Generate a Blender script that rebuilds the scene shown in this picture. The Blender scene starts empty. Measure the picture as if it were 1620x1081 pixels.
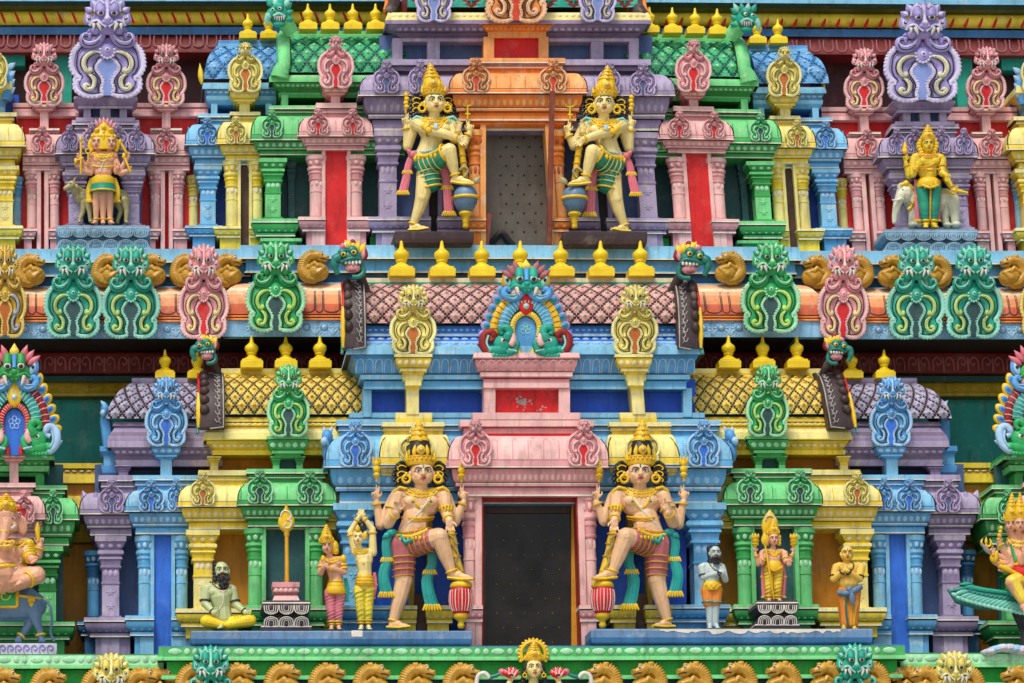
import bpy, math, random
from mathutils import Vector, Matrix
random.seed(7)
scene = bpy.context.scene
COL = scene.collection
R = math.radians
PX = 160.0            # photo pixels per metre on the reference plane of the facade
CD, CX, CZ = 40.0, -4.0, -8.0   # camera: distance, sideways and below

# ------------------------------------------------ camera, sky, sun, exposure
cam_d = bpy.data.cameras.new("camera")
cam = bpy.data.objects.new("camera", cam_d); COL.objects.link(cam)
WIDTH = 1620 / PX
cam.location = (CX, -CD, CZ); cam.rotation_euler = (R(90), 0, 0)
cam_d.sensor_width = 36; cam_d.lens = 36 * CD / WIDTH
cam_d.shift_x = -CX / WIDTH; cam_d.shift_y = -CZ / WIDTH
cam_d.clip_start = .5; cam_d.clip_end = 2000
scene.camera = cam
world = bpy.data.worlds.new("World"); scene.world = world; world.use_nodes = True
wn = world.node_tree.nodes; wl = world.node_tree.links
sky = wn.new('ShaderNodeTexSky'); sky.sky_type = 'NISHITA'; sky.sun_disc = False
SUN_EL, SUN_AZ = 58, 205        # azimuth in degrees from +y (clockwise seen from above)
sky.sun_elevation = R(SUN_EL); sky.sun_rotation = R(SUN_AZ)
sky.air_density = 1.0; sky.dust_density = 4.0; sky.ozone_density = 1.0
wl.new(sky.outputs[0], wn['Background'].inputs[0]); wn['Background'].inputs[1].default_value = .11
sun_d = bpy.data.lights.new("sun", 'SUN'); sun_d.energy = 1.45; sun_d.angle = R(16); sun_d.color = (1, .965, .9)
sun = bpy.data.objects.new("sun", sun_d); COL.objects.link(sun)
sv = Vector((math.sin(R(SUN_AZ)) * math.cos(R(SUN_EL)), math.cos(R(SUN_AZ)) * math.cos(R(SUN_EL)), math.sin(R(SUN_EL))))
sun.rotation_euler = sv.to_track_quat('Z', 'Y').to_euler()
scene.view_settings.view_transform = 'Standard'; scene.view_settings.look = 'None'
scene.view_settings.exposure = .43; scene.view_settings.gamma = 1; scene.view_settings.use_curve_mapping = False

# ------------------------------------------------ materials
def lin(h):
    h = h.lstrip('#'); o = []
    for i in (0, 2, 4):
        c = int(h[i:i + 2], 16) / 255
        o.append(c / 12.92 if c <= .04045 else ((c + .055) / 1.055) ** 2.4)
    return o
MATS = {}
def mat(name, hexc, rough=.5, grime=.35, fade=.0, metal=0, spec=.35, vary=.14, scale=1.0, fadecol='#e9dfc4'):
    """Painted stucco: uneven brushed colour, rain streaks of grime, worn pale patches, a little bump."""
    if name in MATS: return MATS[name]
    m = bpy.data.materials.new(name); m.use_nodes = True
    nt = m.node_tree; N = nt.nodes; L = nt.links
    b = N['Principled BSDF']; b.inputs['Roughness'].default_value = rough; b.inputs['Metallic'].default_value = metal
    b.inputs['Specular IOR Level'].default_value = spec
    c = lin(hexc)
    geo = N.new('ShaderNodeNewGeometry')
    def noise(sc, det=5, rg=.6, stretch=None):
        n = N.new('ShaderNodeTexNoise'); n.inputs['Scale'].default_value = sc; n.inputs['Detail'].default_value = det
        n.inputs['Roughness'].default_value = rg
        if stretch:
            mp = N.new('ShaderNodeMapping'); mp.inputs['Scale'].default_value = stretch
            L.new(geo.outputs['Position'], mp.inputs['Vector']); L.new(mp.outputs[0], n.inputs['Vector'])
        else: L.new(geo.outputs['Position'], n.inputs['Vector'])
        return n
    def ramp(src, a, bb, lo=0., hi=1.):
        r = N.new('ShaderNodeMapRange'); r.inputs['From Min'].default_value = a; r.inputs['From Max'].default_value = bb
        r.inputs['To Min'].default_value = lo; r.inputs['To Max'].default_value = hi
        L.new(src, r.inputs['Value']); return r.outputs[0]
    def mix(f, a, bcol):
        x = N.new('ShaderNodeMix'); x.data_type = 'RGBA'
        L.new(f, x.inputs['Factor'])
        if isinstance(a, list): x.inputs[6].default_value = a + [1]
        else: L.new(a, x.inputs[6])
        x.inputs[7].default_value = list(bcol) + [1]
        return x.outputs[2]
    n1 = noise(3.1 * scale)
    dk = [v * (1 - vary * 1.6) for v in c]; lt = [min(.95, v * (1 + vary) + .012) for v in c]
    col = mix(ramp(n1.outputs['Fac'], .32, .68), dk, lt)
    if fade > 0:
        n3 = noise(5.5 * scale, 8, .68)
        col = mix(ramp(n3.outputs['Fac'], .54, .72, 0, fade), col, lin(fadecol))
    if grime > 0:
        n2 = noise(1.0, 7, .7, (16 * scale, 16 * scale, 2.2 * scale))
        col = mix(ramp(n2.outputs['Fac'], .51, .8, 0, grime), col, lin('#2a2119'))
        n4 = noise(28 * scale, 4, .7)
        col = mix(ramp(n4.outputs['Fac'], .64, .74, 0, grime * .8), col, lin('#3a3028'))
    L.new(col, b.inputs['Base Color'])
    bp = N.new('ShaderNodeBump'); bp.inputs['Strength'].default_value = .02 if name == 'glassdark' else .22; bp.inputs['Distance'].default_value = .012
    nb = noise(45 * scale, 4, .6); L.new(nb.outputs['Fac'], bp.inputs['Height']); L.new(bp.outputs[0], b.inputs['Normal'])
    rr = ramp(n1.outputs['Fac'], .3, .7, max(.03, rough - min(.12, rough * .4)), min(1, rough + min(.12, rough * .5))); L.new(rr, b.inputs['Roughness'])
    MATS[name] = m; return m
PAL = dict(
 purple='#9283a6', purple_lt='#ac9fbc', purple_dk='#71607c', hi='#e6e2cc', pink='#da989b', pink_lt='#ebbab4', pink_dk='#b0646a',
 red='#d01210', red_dk='#8d1414', green='#34a14c', green_lt='#6fce80', green_dk='#157a2b', green_in='#18b43a',
 blue='#5aa7d8', blue_lt='#7fc0e0', blue_md='#3a8bcf', blue_dp='#2460d8', blue_dk='#2a6a9c', blue_gr='#486392', slab='#6286ac',
 yellow='#ecce36', yellow_lt='#efe08a', yellow_dk='#b99a20', kal='#f4cf00', orange='#ea7f22', orange_lt='#f0a35a', orange_dk='#b8541c',
 teal='#17a187', teal_lt='#9ad8c6', teal_dk='#0f4a44', niche='#21575a', greenwall='#159083', maroon='#4a1c16', maroon_lt='#83302a', ochre='#cb8813',
 brown='#4a2f20', darkbrown='#3a2620', black='#141111', line='#1d1714', white='#dcd8cc', cream='#e8d9b0', gold='#dba012', gold_y='#e6bd10', gold_lt='#f0d040',
 skin='#e6ba8c', skin_p='#dfa582', skin_y='#ecd68a', skin_g='#bac68e', skin_b='#b9c9c4', skin_gold='#e0c020', skin_or='#e8bd4a', lion='#c3932a', lion_y='#dcae2c', grey='#8c8880', olive='#5e6020',
 dvgreen='#109070', stripe='#b25e66', sash='#129a90', sashpink='#d04a5c', goat='#a49a68', elephant='#cfd0b4', bull='#5c7f9e', ebrown='#3a2a2c', lotus='#6b93ab', lotus_lt='#96b7c8', eave_top='#efb384', eave_mid='#e8955a', eave_low='#d3623a', tile_p='#d7a49c', tile_y='#e2c95c', tile_v='#b3a8bf', greyline='#a9a49c', tile_b='#62a2d4', tile_g='#3fb878', plinthw='#cfcfe0', iris='#1c1210', lip='#b8362c', hair='#191718', mayil='#12786a', rose='#d66f7c', hotred='#d41414')
PAL.update(pole='#7a3420', doorgrey='#655d52', glassdark='#140b04')
WORN = dict(eave_top=.5, eave_mid=.4, eave_low=.3, tile_p=.45, tile_y=.35, tile_v=.4, tile_b=.2, tile_g=.25, hi=.1, purple_lt=.5, pink_lt=.42, yellow_lt=.6, blue_lt=.5, green_lt=.35, cream=.5, orange=.35, slab=.3, purple=.3, pink=.3, yellow=.25, blue=.25, orange_lt=.5, greenwall=.15, ebrown=.12, darkbrown=.15)
FIGM = ('skin', 'gold', 'iris', 'lip', 'hair', 'dvg', 'stri', 'sash', 'goat', 'eleph', 'bull', 'lion', 'kal', 'white', 'mayil', 'rose')
def M(n):
    if n in MATS: return MATS[n]
    if n.startswith(FIGM):
        return mat(n, PAL[n], rough=.36, grime=.30 if n not in ('white', 'kal') else .12, spec=.5, vary=.10, scale=1.8)
    if n == 'doorgrey': return mat(n, PAL[n], .38, .3, 0, metal=.25)
    if n == 'glassdark': return mat(n, PAL[n], .06, .1, 0, spec=.3, vary=.3)
    if n in ('black', 'line', 'iris'): return mat(n, PAL[n], .6, 0, 0, vary=.05)
    if n.startswith('tile_'): return mat(n, PAL[n], rough=.6, grime=.9, fade=WORN[n], scale=1.6)
    if n.endswith('_lt'): return mat(n, PAL[n], rough=.55, grime=.6, fade=WORN.get(n, .12))
    return mat(n, PAL[n], rough=.5, grime=.62, fade=WORN.get(n, .08))

# ------------------------------------------------ photo point -> place on the facade
def lerp(a, b, t): return a + (b - a) * t
AXK = [(0, 809), (120, 813), (300, 819), (460, 825), (640, 831), (720, 837), (1081, 842)]
def axis(py):
    for (a, va), (b, vb) in zip(AXK, AXK[1:]):
        if py <= b: return lerp(va, vb, (py - a) / (b - a))
    return AXK[-1][1]
def mirror(px, py, ax=None):
    a = axis(py) if ax is None else ax
    h = min(1, abs(a - px) / 350)
    dy = 9 * h * (1 - py / 600) if py < 600 else -2 * h * (py - 600) / 400
    return 2 * a - px, py + dy
def place(px, py, d):
    k = (CD * PX - d) / (CD * PX)
    return Vector((CX + ((px - 810) / PX - CX) * k, -d / PX, CZ + ((540.5 - py) / PX - CZ) * k))

WL = {}
def link(o, parent=None):
    COL.objects.link(o)
    if parent is not None: o.parent = parent
def thing(name, label, cat, at, group=None, kind=None, mir=False, ax=None):
    o = bpy.data.objects.new(name, None); o.empty_display_size = .1; link(o)
    px, py, d = at
    if mir: px, py = mirror(px, py, ax)
    o.location = place(px, py, d); WL[o] = Vector(o.location)
    tag(o, label, cat, group, kind); return o
def tag(o, label=None, cat=None, group=None, kind=None):
    if label: o['label'] = label
    if cat: o['category'] = cat
    if group: o['group'] = group
    if kind: o['kind'] = kind
    return o
def kids(o): return [c for c in bpy.data.objects if c.parent == o]
def copy_tree(o, parent=None, mats=None):
    c = o.copy(); COL.objects.link(c); c.parent = parent
    if mats and c.type == 'MESH': dress(c, mats)
    for ch in KIDS.get(o, []): copy_tree(ch, c, mats)
    return c
KIDS = {}
def dress(o, mats):
    for s, role in zip(o.material_slots, o.data['roles'].split(',')):
        if role in mats: s.link = 'OBJECT'; s.material = M(mats[role])

# ------------------------------------------------ mesh builder working in photo pixels (x right, y down, d towards the viewer)
class MB:
    def __init__(s, d0=0, mir=False, ax=None, local=False):
        s.v = []; s.f = []; s.mi = []; s.mats = []; s.d0 = d0; s.mir = mir; s.ax = ax; s.local = local; s.cm = 0
    def m(s, n):
        if n not in s.mats: s.mats.append(n)
        s.cm = s.mats.index(n)
    def p(s, x, y, d, dz=None):
        if s.local: return (x / PX, -d / PX, -y / PX)
        if s.mir: x, y = mirror(x, y, s.ax)
        w = place(x, y, s.d0 if dz is None else dz); return (w.x, -d / PX, w.z)
    def add(s, pts, faces, dz=None):
        b = len(s.v); s.v += [s.p(*q, dz) if len(q) == 3 else s.p(q[0], q[1], q[2], q[3]) for q in pts]
        for f in faces: s.f.append(tuple(b + i for i in f)); s.mi.append(s.cm)
    def box(s, x0, y0, x1, y1, d0, d1, m=None, dz=None):
        if m: s.m(m)
        dz = d1 if dz is None else dz
        s.add([(x0, y0, d1), (x1, y0, d1), (x1, y1, d1), (x0, y1, d1), (x0, y0, d0), (x1, y0, d0), (x1, y1, d0), (x0, y1, d0)],
              [(3, 2, 1, 0), (4, 5, 6, 7), (0, 1, 5, 4), (1, 2, 6, 5), (2, 3, 7, 6), (3, 0, 4, 7)], dz)
    def stack(s, x0, x1, d, back, st, L=1, Rr=1):
        """horizontal mouldings: every station (y, overhang, material of the band below it) is a mitred rectangle"""
        n = len(st); pts = []
        for y, e, *_ in st:
            z = d + e
            pts += [(x0 - e * L, y, d + e, z), (x1 + e * Rr, y, d + e, z), (x1 + e * Rr, y, back, z), (x0 - e * L, y, back, z)]
        b = len(s.v); s.v += [s.p(*q[:3], q[3]) for q in pts]
        def ff(*i): s.f.append(tuple(b + k for k in i)); s.mi.append(s.cm)
        for i in range(n - 1):
            if len(st[i]) > 2 and st[i][2]: s.m(st[i][2])
            a, c = i * 4, i * 4 + 4
            for j in range(4): ff(c + j, c + (j + 1) % 4, a + (j + 1) % 4, a + j)
        ff(0, 1, 2, 3); a = (n - 1) * 4; ff(a + 3, a + 2, a + 1, a)
    def ring(s, rings, close=True, cap=True):
        n = len(rings[0]); pts = [p for r in rings for p in r]; fs = []
        for i in range(len(rings) - 1):
            for j in range(n if close else n - 1):
                k = (j + 1) % n; fs.append((i * n + j, i * n + k, (i + 1) * n + k, (i + 1) * n + j))
        if cap: fs.append(tuple(range(n))[::-1]); fs.append(tuple((len(rings) - 1) * n + j for j in range(n)))
        s.add(pts, fs)
    def tube(s, path, r, m=None, n=8, flat=1.0, closed=False, cap=True):
        """swept round (flat<1: flattened in depth) tube through points (x, y, d); r a number or one per point"""
        if m: s.m(m)
        P = [Vector(q) for q in path]; k = len(P); rr = r if isinstance(r, (list, tuple)) else [r] * k
        rings = []
        for i, q in enumerate(P):
            if closed: t = P[(i + 1) % k] - P[i - 1]
            else: t = P[min(i + 1, k - 1)] - P[max(i - 1, 0)]
            if t.length < 1e-6: t = Vector((0, 1, 0))
            t.normalize(); ref = Vector((0, 0, 1)) if abs(t.z) < .9 else Vector((1, 0, 0))
            u = t.cross(ref).normalized(); w = u.cross(t).normalized()
            rings.append([tuple(q + (u * math.cos(2 * math.pi * j / n) + w * (math.sin(2 * math.pi * j / n) * flat)) * rr[i]) for j in range(n)])
        if closed: rings.append(rings[0])
        s.ring(rings, cap=cap and not closed)
    def cap(s, a, b, r1, r2, m=None, n=10):
        """tapered limb with round ends"""
        if m: s.m(m)
        A, B = Vector(a), Vector(b); t = (B - A); 
        if t.length < 1e-4: return s.ell(a, (r1, r1, r1))
        t.normalize(); pts = []; rr = []
        for ang in (80, 55, 28): pts.append(A - t * r1 * math.sin(R(ang))); rr.append(r1 * math.cos(R(ang)))
        pts += [A, B]; rr += [r1, r2]
        for ang in (28, 55, 80): pts.append(B + t * r2 * math.sin(R(ang))); rr.append(r2 * math.cos(R(ang)))
        s.tube(pts, rr, None, n)
    def ell(s, c, r, m=None, nu=10, nv=7, rot=0):
        """ellipsoid, rot = degrees clockwise in the picture plane"""
        if m: s.m(m)
        ca, sa = math.cos(R(rot)), math.sin(R(rot)); rings = []
        for i in range(nv + 1):
            th = math.pi * min(max(i / nv, .015), .985); rg = []
            for j in range(nu):
                ph = 2 * math.pi * j / nu
                x, d, y = math.sin(th) * math.cos(ph) * r[0], math.sin(th) * math.sin(ph) * r[2], -math.cos(th) * r[1]
                rg.append((c[0] + x * ca - y * sa, c[1] + x * sa + y * ca, c[2] + d))
            rings.append(rg)
        s.ring(rings)
    def leaf(s, c, r, rot, m=None, d=4, pt=1.0):
        """pointed leaf or flame: base at c, length r[1] along rot (0 = up), half width r[0], domed thickness d"""
        if m: s.m(m)
        ca, sa = math.cos(R(rot)), math.sin(R(rot)); prof = [(0, .35), (.2, .85), (.42, 1), (.65, .75), (.85, .35), (1, .03)]
        rings = []
        for t, w in prof:
            rg = []
            for j in range(6):
                ph = 2 * math.pi * j / 6
                x = math.cos(ph) * w * r[0]; y = -t * r[1]; dd = math.sin(ph) * d * min(1, w + .2)
                rg.append((c[0] + x * ca - y * sa, c[1] + x * sa + y * ca, c[2] + dd))
            rings.append(rg)
        s.ring(rings)
    def plate(s, out, d0, d1, m=None, bev=0):
        """flat shape cut to an outline, with thickness and a chamfered front edge"""
        if m: s.m(m)
        n = len(out); cx = sum(p[0] for p in out) / n; cy = sum(p[1] for p in out) / n
        def inset(b):
            r = []
            for i, p in enumerate(out):
                a, c = out[i - 1], out[(i + 1) % n]; tx, ty = c[0] - a[0], c[1] - a[1]; l = math.hypot(tx, ty) or 1
                r.append((p[0] - ty / l * b * s_or, p[1] + tx / l * b * s_or))
            return r
        area = sum(out[i - 1][0] * out[i][1] - out[i][0] * out[i - 1][1] for i in range(n)); s_or = 1 if area > 0 else -1
        rings = [[(x, y, d0) for x, y in out], [(x, y, d1 - bev) for x, y in out]]
        if bev: rings.append([(x, y, d1) for x, y in inset(bev)])
        s.ring(rings)
    def lathe(s, cx, d, prof, m=None, n=14):
        """turned shape on a vertical axis: (y, radius, material)"""
        if m: s.m(m)
        rings = []
        for q in prof:
            rings.append([(cx + math.cos(2 * math.pi * j / n) * q[1], q[0], d + math.sin(2 * math.pi * j / n) * q[1]) for j in range(n)])
        s.ring(rings)
    def build(s, name, parent=None, bev=0, ang=38, sm=True):
        me = bpy.data.meshes.new(name)
        off = Vector((0, 0, 0))
        if not s.local:
            if parent is not None: off = WL[parent]
            else:
                xs, ys, zs = zip(*s.v); off = Vector(((min(xs) + max(xs)) / 2, (min(ys) + max(ys)) / 2, min(zs)))
        me.from_pydata([(x - off.x, y - off.y, z - off.z) for x, y, z in s.v], [], s.f)
        for n in s.mats: me.materials.append(M(n) if n in PAL or n in MATS else M('white'))
        me['roles'] = ','.join(s.mats)
        me.polygons.foreach_set('material_index', s.mi)
        if sm:
            me.polygons.foreach_set('use_smooth', [True] * len(s.f)); me.set_sharp_from_angle(angle=R(ang))
        o = bpy.data.objects.new(name, me); link(o, parent)
        if parent is None and not s.local: o.location = off
        WL[o] = WL.get(parent, Vector((0, 0, 0))) if parent is not None else off
        if parent is not None: KIDS.setdefault(parent, []).append(o)
        if bev:
            b = o.modifiers.new('edge', 'BEVEL'); b.width = bev / PX; b.segments = 2; b.limit_method = 'ANGLE'; b.angle_limit = R(40); b.use_clamp_overlap = True
        return o
def apply_mods(o):
    dg = bpy.context.evaluated_depsgraph_get(); me = bpy.data.meshes.new_from_object(o.evaluated_get(dg))
    roles = o.data.get('roles', ''); o.modifiers.clear(); o.data = me; me['roles'] = roles
def sculpt(o, voxel, smooth=4):
    """melt the overlapping lumps of one mesh into a single continuous skin"""
    mats = [m for m in o.data.materials]
    r = o.modifiers.new('skin', 'REMESH'); r.mode = 'VOXEL'; r.voxel_size = voxel / PX; r.use_smooth_shade = True
    if smooth:
        q = o.modifiers.new('soft', 'SMOOTH'); q.iterations = smooth; q.factor = .5
    apply_mods(o)
    if not o.data.materials and mats: o.data.materials.append(mats[0])
    o.data.polygons.foreach_set('use_smooth', [True] * len(o.data.polygons))
    return o
def bez(pts, n=4):
    """smooth curve through points"""
    P = [Vector(p) for p in pts]; out = []
    for i in range(len(P) - 1):
        p0, p1, p2, p3 = P[max(i - 1, 0)], P[i], P[i + 1], P[min(i + 2, len(P) - 1)]
        for k in range(n):
            t = k / n
            out.append(tuple(.5 * ((2 * p1) + (p2 - p0) * t + (2 * p0 - 5 * p1 + 4 * p2 - p3) * t * t + (3 * p1 - p0 - 3 * p2 + p3) * t ** 3)))
    out.append(tuple(P[-1])); return out
def petals(b, x0, x1, y, d, n, ry, m, rd=2.0, fill=.42, rx=None):
    w = (x1 - x0) / n; keep = b.d0; b.d0 = d
    for i in range(n): b.ell((x0 + (i + .5) * w, y, d), (rx or w * fill, ry, rd), m, 8, 4)
    b.d0 = keep

# ------------------------------------------------ unseen street ground, added with pale paving to bounce light up onto the undersides
def ground():
    me = bpy.data.meshes.new('ground'); z = -16
    me.from_pydata([(-600, -600, z), (600, -600, z), (600, 600, z), (-600, 600, z)], [], [(0, 1, 2, 3)])
    me.materials.append(mat('paving', '#b9b2a4', .8, .2, 0, scale=.2)); o = bpy.data.objects.new('ground', me); COL.objects.link(o); o['kind'] = 'structure'
ground()
# ------------------------------------------------ repeated ornaments (built once, then copied)
def sym(f):
    f(1); f(-1)
def make_kudu(hs, tall=1.0):
    """horseshoe-arch ornament crowned by a fanged face; origin at the middle of its foot. hs scales the head"""
    LW = 1.0 if hs > .9 else .7
    root = bpy.data.objects.new('horseshoe_ornament', None); root.empty_display_size = .1; link(root)
    half = [(6, -7), (10, -1.5), (20, 0), (31, -1.5), (40, -8), (43, -16), (40.5, -23), (38, -27.5), (43, -33), (47.5, -43), (47.5, -54), (45.5, -64), (41, -72), (34, -79), (24, -84), (12, -87)]
    hole = [(4, -2), (5.5, -8), (6, -14), (3.6, -22), (6.5, -30), (11.5, -38), (12.4, -45), (8.6, -51.5), (4, -54.5)]
    outl = half + [(0, -86)] + [(-x, y) for x, y in half[::-1]]
    b = MB(local=True)
    b.plate(outl, -6, 4, 'A', 1.5)
    # raised band of the horseshoe, flattened
    for s in (1, -1):
        band = bez([(s * 14, -8, 4), (s * 29, -12, 4), (s * 31, -24, 4), (s * 24, -33, 4), (s * 29, -46, 4), (s * 26, -58, 4), (s * 12, -68, 4), (0, -70, 4)], 3)
        b.tube(band, [9, 10, 10, 10, 10, 9.5, 9, 9, 9, 10] + [11] * (len(band) - 11) + [10], 'A', 8, .3)
        # scalloped pale rims, outside and around the opening, with a dark painted line inside them
        for path, r, off in ((half, 3.5, 0), (hole, 2.5, 1)):
            q = bez([(s * (x * .945 if not off else x + 1.6), y * .97 - 1.4 if not off else y - (1.4 if y < -54 else 0), 4.6) for x, y in path], 6)
            b.tube(q, r, 'H', 7, .72); acc = 0
            for i in range(1, len(q)):
                dx, dy = q[i][0] - q[i - 1][0], q[i][1] - q[i - 1][1]; l = math.hypot(dx, dy); acc += l
                if acc > r * 1.25:
                    acc = 0; nx, ny = (-dy / l, dx / l) if l else (0, 1); sg = 1 if (nx * q[i][0] + ny * (q[i][1] + 45)) * (1 if not off else -1) > 0 else -1
                    b.ell((q[i][0] + nx * sg * r * .55, q[i][1] + ny * sg * r * .55, q[i][2] + .5), (r * .56, r * .75, 2.4), 'H', 6, 4, math.degrees(math.atan2(dy, dx)) + 0)
            ins = [(x * .86, y * .935 - 3.4, 6.4) for x, y, d in q[4:]] if not off else [(x + s * 3.6, y - (2.6 if y < -52 else 0), 6.2) for x, y, d in q[3:]]
            b.tube(ins, .75 * LW, 'K', 5)
        # foot curl outside
        b.tube(bez([(s * 40, -17, 5), (s * 42, -25, 5), (s * 38, -29, 6), (s * 34.5, -26, 6), (s * 36, -23, 6)], 3), 2.3, 'H', 6)
        # moustache scroll
        mo = bez([(s * 6, -98, 7), (s * 8, -86, 8), (s * 15, -77, 9), (s * 25, -75, 9), (s * 31, -80, 9), (s * 30, -87, 9), (s * 25, -88, 9), (s * 24, -84, 9)], 3)
        mo = [(x, -80 + (y + 80) * (hs if y < -80 else 1), d) if hs < .9 else (x, y, d) for x, y, d in mo]
        if hs < .9: mo = [(x * .72, y, d) for x, y, d in mo]
        b.tube(mo, [5] * 4 + [5.6] * 8 + [4.6] * (len(mo) - 16) + [3.4] * 4, 'A', 7, .8)
        b.tube([(x, y + 2.2, d + 4.1) for x, y, d in mo[4:-2]], .8, 'K', 5)
        b.tube([(x, y - 2.2, d + 3.8) for x, y, d in mo[3:-3]], 1.2, 'H', 5)
    b.ell((0, -66, 7), (9.5, 12, 5), 'A', 10, 6)
    for i in range(9):
        a = R(-100 + 25 * i); b.ell((math.sin(a) * 9, -66 + math.cos(a) * 11, 9), (2.2, 2.2, 2), 'H', 6, 4)
    b.ell((0, -67, 12), (3.6, 3.8, 2), 'H', 8, 5); b.ell((0, -67, 13.4), (1.6, 1.6, 1.4), 'K', 6, 4)
    body = b.build('horseshoe', root, ang=60)
    b = MB(local=True)
    hp = [(x, y) for x, y in hole]
    b.plate([(x * .97, y) for x, y in hp] + [(0, -54)] + [(-x * .97, y) for x, y in hp[::-1]], 3, 6.3, 'C')
    b.build('niche', root)
    for s in (1, -1):
        b = MB(local=True)
        up = bez([(s * 10, -65, 8), (s * 20, -63, 9), (s * 28, -56, 9), (s * 30, -46, 9), (s * 27, -38, 9), (s * 22, -36, 9), (s * 21.5, -39.5, 9), (s * 24, -40, 9)], 3)
        b.tube(up, [1.2, 1.8, 2.4, 2.8] + [3.1] * (len(up) - 8) + [2.8, 2.4, 2, 1.8], 'B', 7, .7)
        lo = bez([(s * 24, -33, 8), (s * 18, -27, 9), (s * 16.5, -20, 9), (s * 19, -12, 9), (s * 26, -10, 9), (s * 29, -14.5, 9), (s * 26, -17.5, 9), (s * 24, -15, 9)], 3)
        b.tube(lo, [1.2, 1.8, 2.3] + [2.8] * (len(lo) - 7) + [2.4, 2.2, 2, 1.6], 'B', 7, .7)
        for pth in (up, lo):
            for k in (4.3, -4.0):
                b.tube([(x + s * k * (1 if pth is up else -1), y - (.9 if k > 0 else -.9), d - 1.2) for x, y, d in pth[1:-6]], .75 * LW, 'K', 5)
            for x, y, d in pth[2:-7:1]: b.ell((x - s * 1.1, y, d + 2), (1.3, .8, .9), 'H', 5, 3)
        b.build('scroll', root, ang=60)
    # ---- face
    def h(x, y, d): return (x * hs, -84 + (y + 84) * hs, d * (hs * .5 + .5) + 2)
    b = MB(local=True)
    b.ell(h(0, -108, 6), (21 * hs, 19 * hs, 9), 'A', 12, 8)
    b.ell(h(0, -122, 8), (17 * hs, 12 * hs, 9), 'A', 12, 7)
    b.ell(h(0, -105, 15), (9 * hs, 7 * hs, 8), 'A', 10, 6)
    b.ell(h(0, -109, 21), (4.5 * hs, 4 * hs, 4), 'H', 8, 5)
    b.tube([h(0, -134, 12), h(0, -124, 15), h(0, -112, 18)], [3.4 * hs, 2.6 * hs, 3 * hs], 'H', 7)
    for s in (1, -1):
        b.ell(h(s * 5, -104, 20), (3 * hs, 2.6 * hs, 3), 'A', 7, 5)
        b.cap(h(s * 9, -131, 13), h(s * 8.5, -121, 18), 6.2 * hs, 6.2 * hs, 'A', 9)
        b.tube(bez([h(s * 4, -131, 19), h(s * 9, -135, 18), h(s * 15, -130, 16), h(s * 16, -121, 14)], 3), 1.7 * hs, 'H', 6)
        b.tube(bez([h(s * 2, -97, 19), h(s * 7, -101, 19), h(s * 12, -107, 17), h(s * 18, -106, 15), h(s * 22, -101, 12)], 3), 2.3 * hs, 'H', 6)
        b.tube(bez([h(s * 4, -96, 20), h(s * 9, -101, 20), h(s * 13, -104.5, 18), h(s * 18, -103, 16)], 3), .9 * hs, 'K', 5)
        b.ell(h(s * 15, -95, 10), (6 * hs, 7 * hs, 5), 'A', 8, 5)
        b.leaf(h(s * 20, -104, 6), (8 * hs, 19 * hs), s * 24, 'A', 4); b.leaf(h(s * 20.5, -105, 9), (5 * hs, 13 * hs), s * 24, 'H', 3)
        b.ell(h(s * 23, -112, 12), (2.4 * hs, 2.6 * hs, 2), 'K', 7, 4); b.ell(h(s * 23, -112, 14), (1.4 * hs, 1.5 * hs, 1.5), 'W', 6, 4)
        for k, (x, y, ln, rt) in enumerate(((13, -128, 15, 32), (19, -122, 12, 52), (7, -132, 12, 10))):
            b.leaf(h(s * x, y, 6), (6 * hs, ln * hs), s * rt, 'A', 3.5); b.leaf(h(s * x, y - 1, 9), (3 * hs, ln * .75 * hs), s * rt, 'H', 2)
        for k in range(3): b.leaf(h(s * (17 + k * 2), -97 + k * 5, 6), (3.5 * hs, 10 * hs), s * (110 + 16 * k), 'A', 3)
    b.leaf(h(0, -130, 8), (6 * hs, 15 * hs), 0, 'A', 4); b.ell(h(0, -134, 12), (3.6 * hs, 3.8 * hs, 2), 'H', 8, 5); b.ell(h(0, -134, 14), (1.8 * hs, 1.8 * hs, 1.3), 'K', 6, 4)
    face = b.build('monster_face', root, ang=60)
    for s in (1, -1):
        e = MB(local=True); e.ell(h(s * 8.5, -117, 20.5), (4.4 * hs, 3.4 * hs, 3.6), 'W', 9, 6); e.ell(h(s * 8.3, -116.4, 23), (2.9 * hs, 2.7 * hs, 2), 'P', 8, 5)
        e.build('eye', face, ang=60)
        e = MB(local=True)
        for (x, y, x2, y2, r) in ((11, -103, 8.5, -92, 3.4), (17, -102, 17.5, -94, 2.4)):
            e.tube([h(s * x, y, 17), h(s * (x * .7 + x2 * .3), y * .6 + y2 * .4, 18.5), h(s * x2, y2, 18)], [r * hs, r * .85 * hs, .3 * hs], 'W', 7)
        e.build('fang', face, ang=60)
    return root
def scheme(a, h, b, c, k='line', w='white', p='iris'): return dict(A=a, H=h, B=b, C=c, K=k, W=w, P=p)
PAL.update(kt='#16a084', kt_h='#8fd2bd', kt_b='#b9d066', kt_c='#27494a', kg='#27ac5e', kg_h='#a2dfae', kg_b='#b4dc5c', kp='#dd9298', kp_h='#efc0bc', kp_b='#ead48c', kp_c='#d0161c',
  kl='#9c90cb', kl_h='#cdc7e4', kl_b='#d0cda0', kl_c='#7d92cf', ky='#dccb5c', ky_h='#f0e8a6', ky_b='#e9dc80', ky_c='#b9641c', kb='#559fdb', kb_h='#a6cdec', kb_b='#8cc3e8', kb_c='#2c6fd6',
  ko='#e58a3e', ko_h='#f3c095', ko_c='#cf3a14', kd='#c2982a', kd_h='#e8d070', kd_b='#a0b4cc', kpu='#a392bd', kpu_h='#beaed2', kpu_c='#4d5b86')
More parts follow.
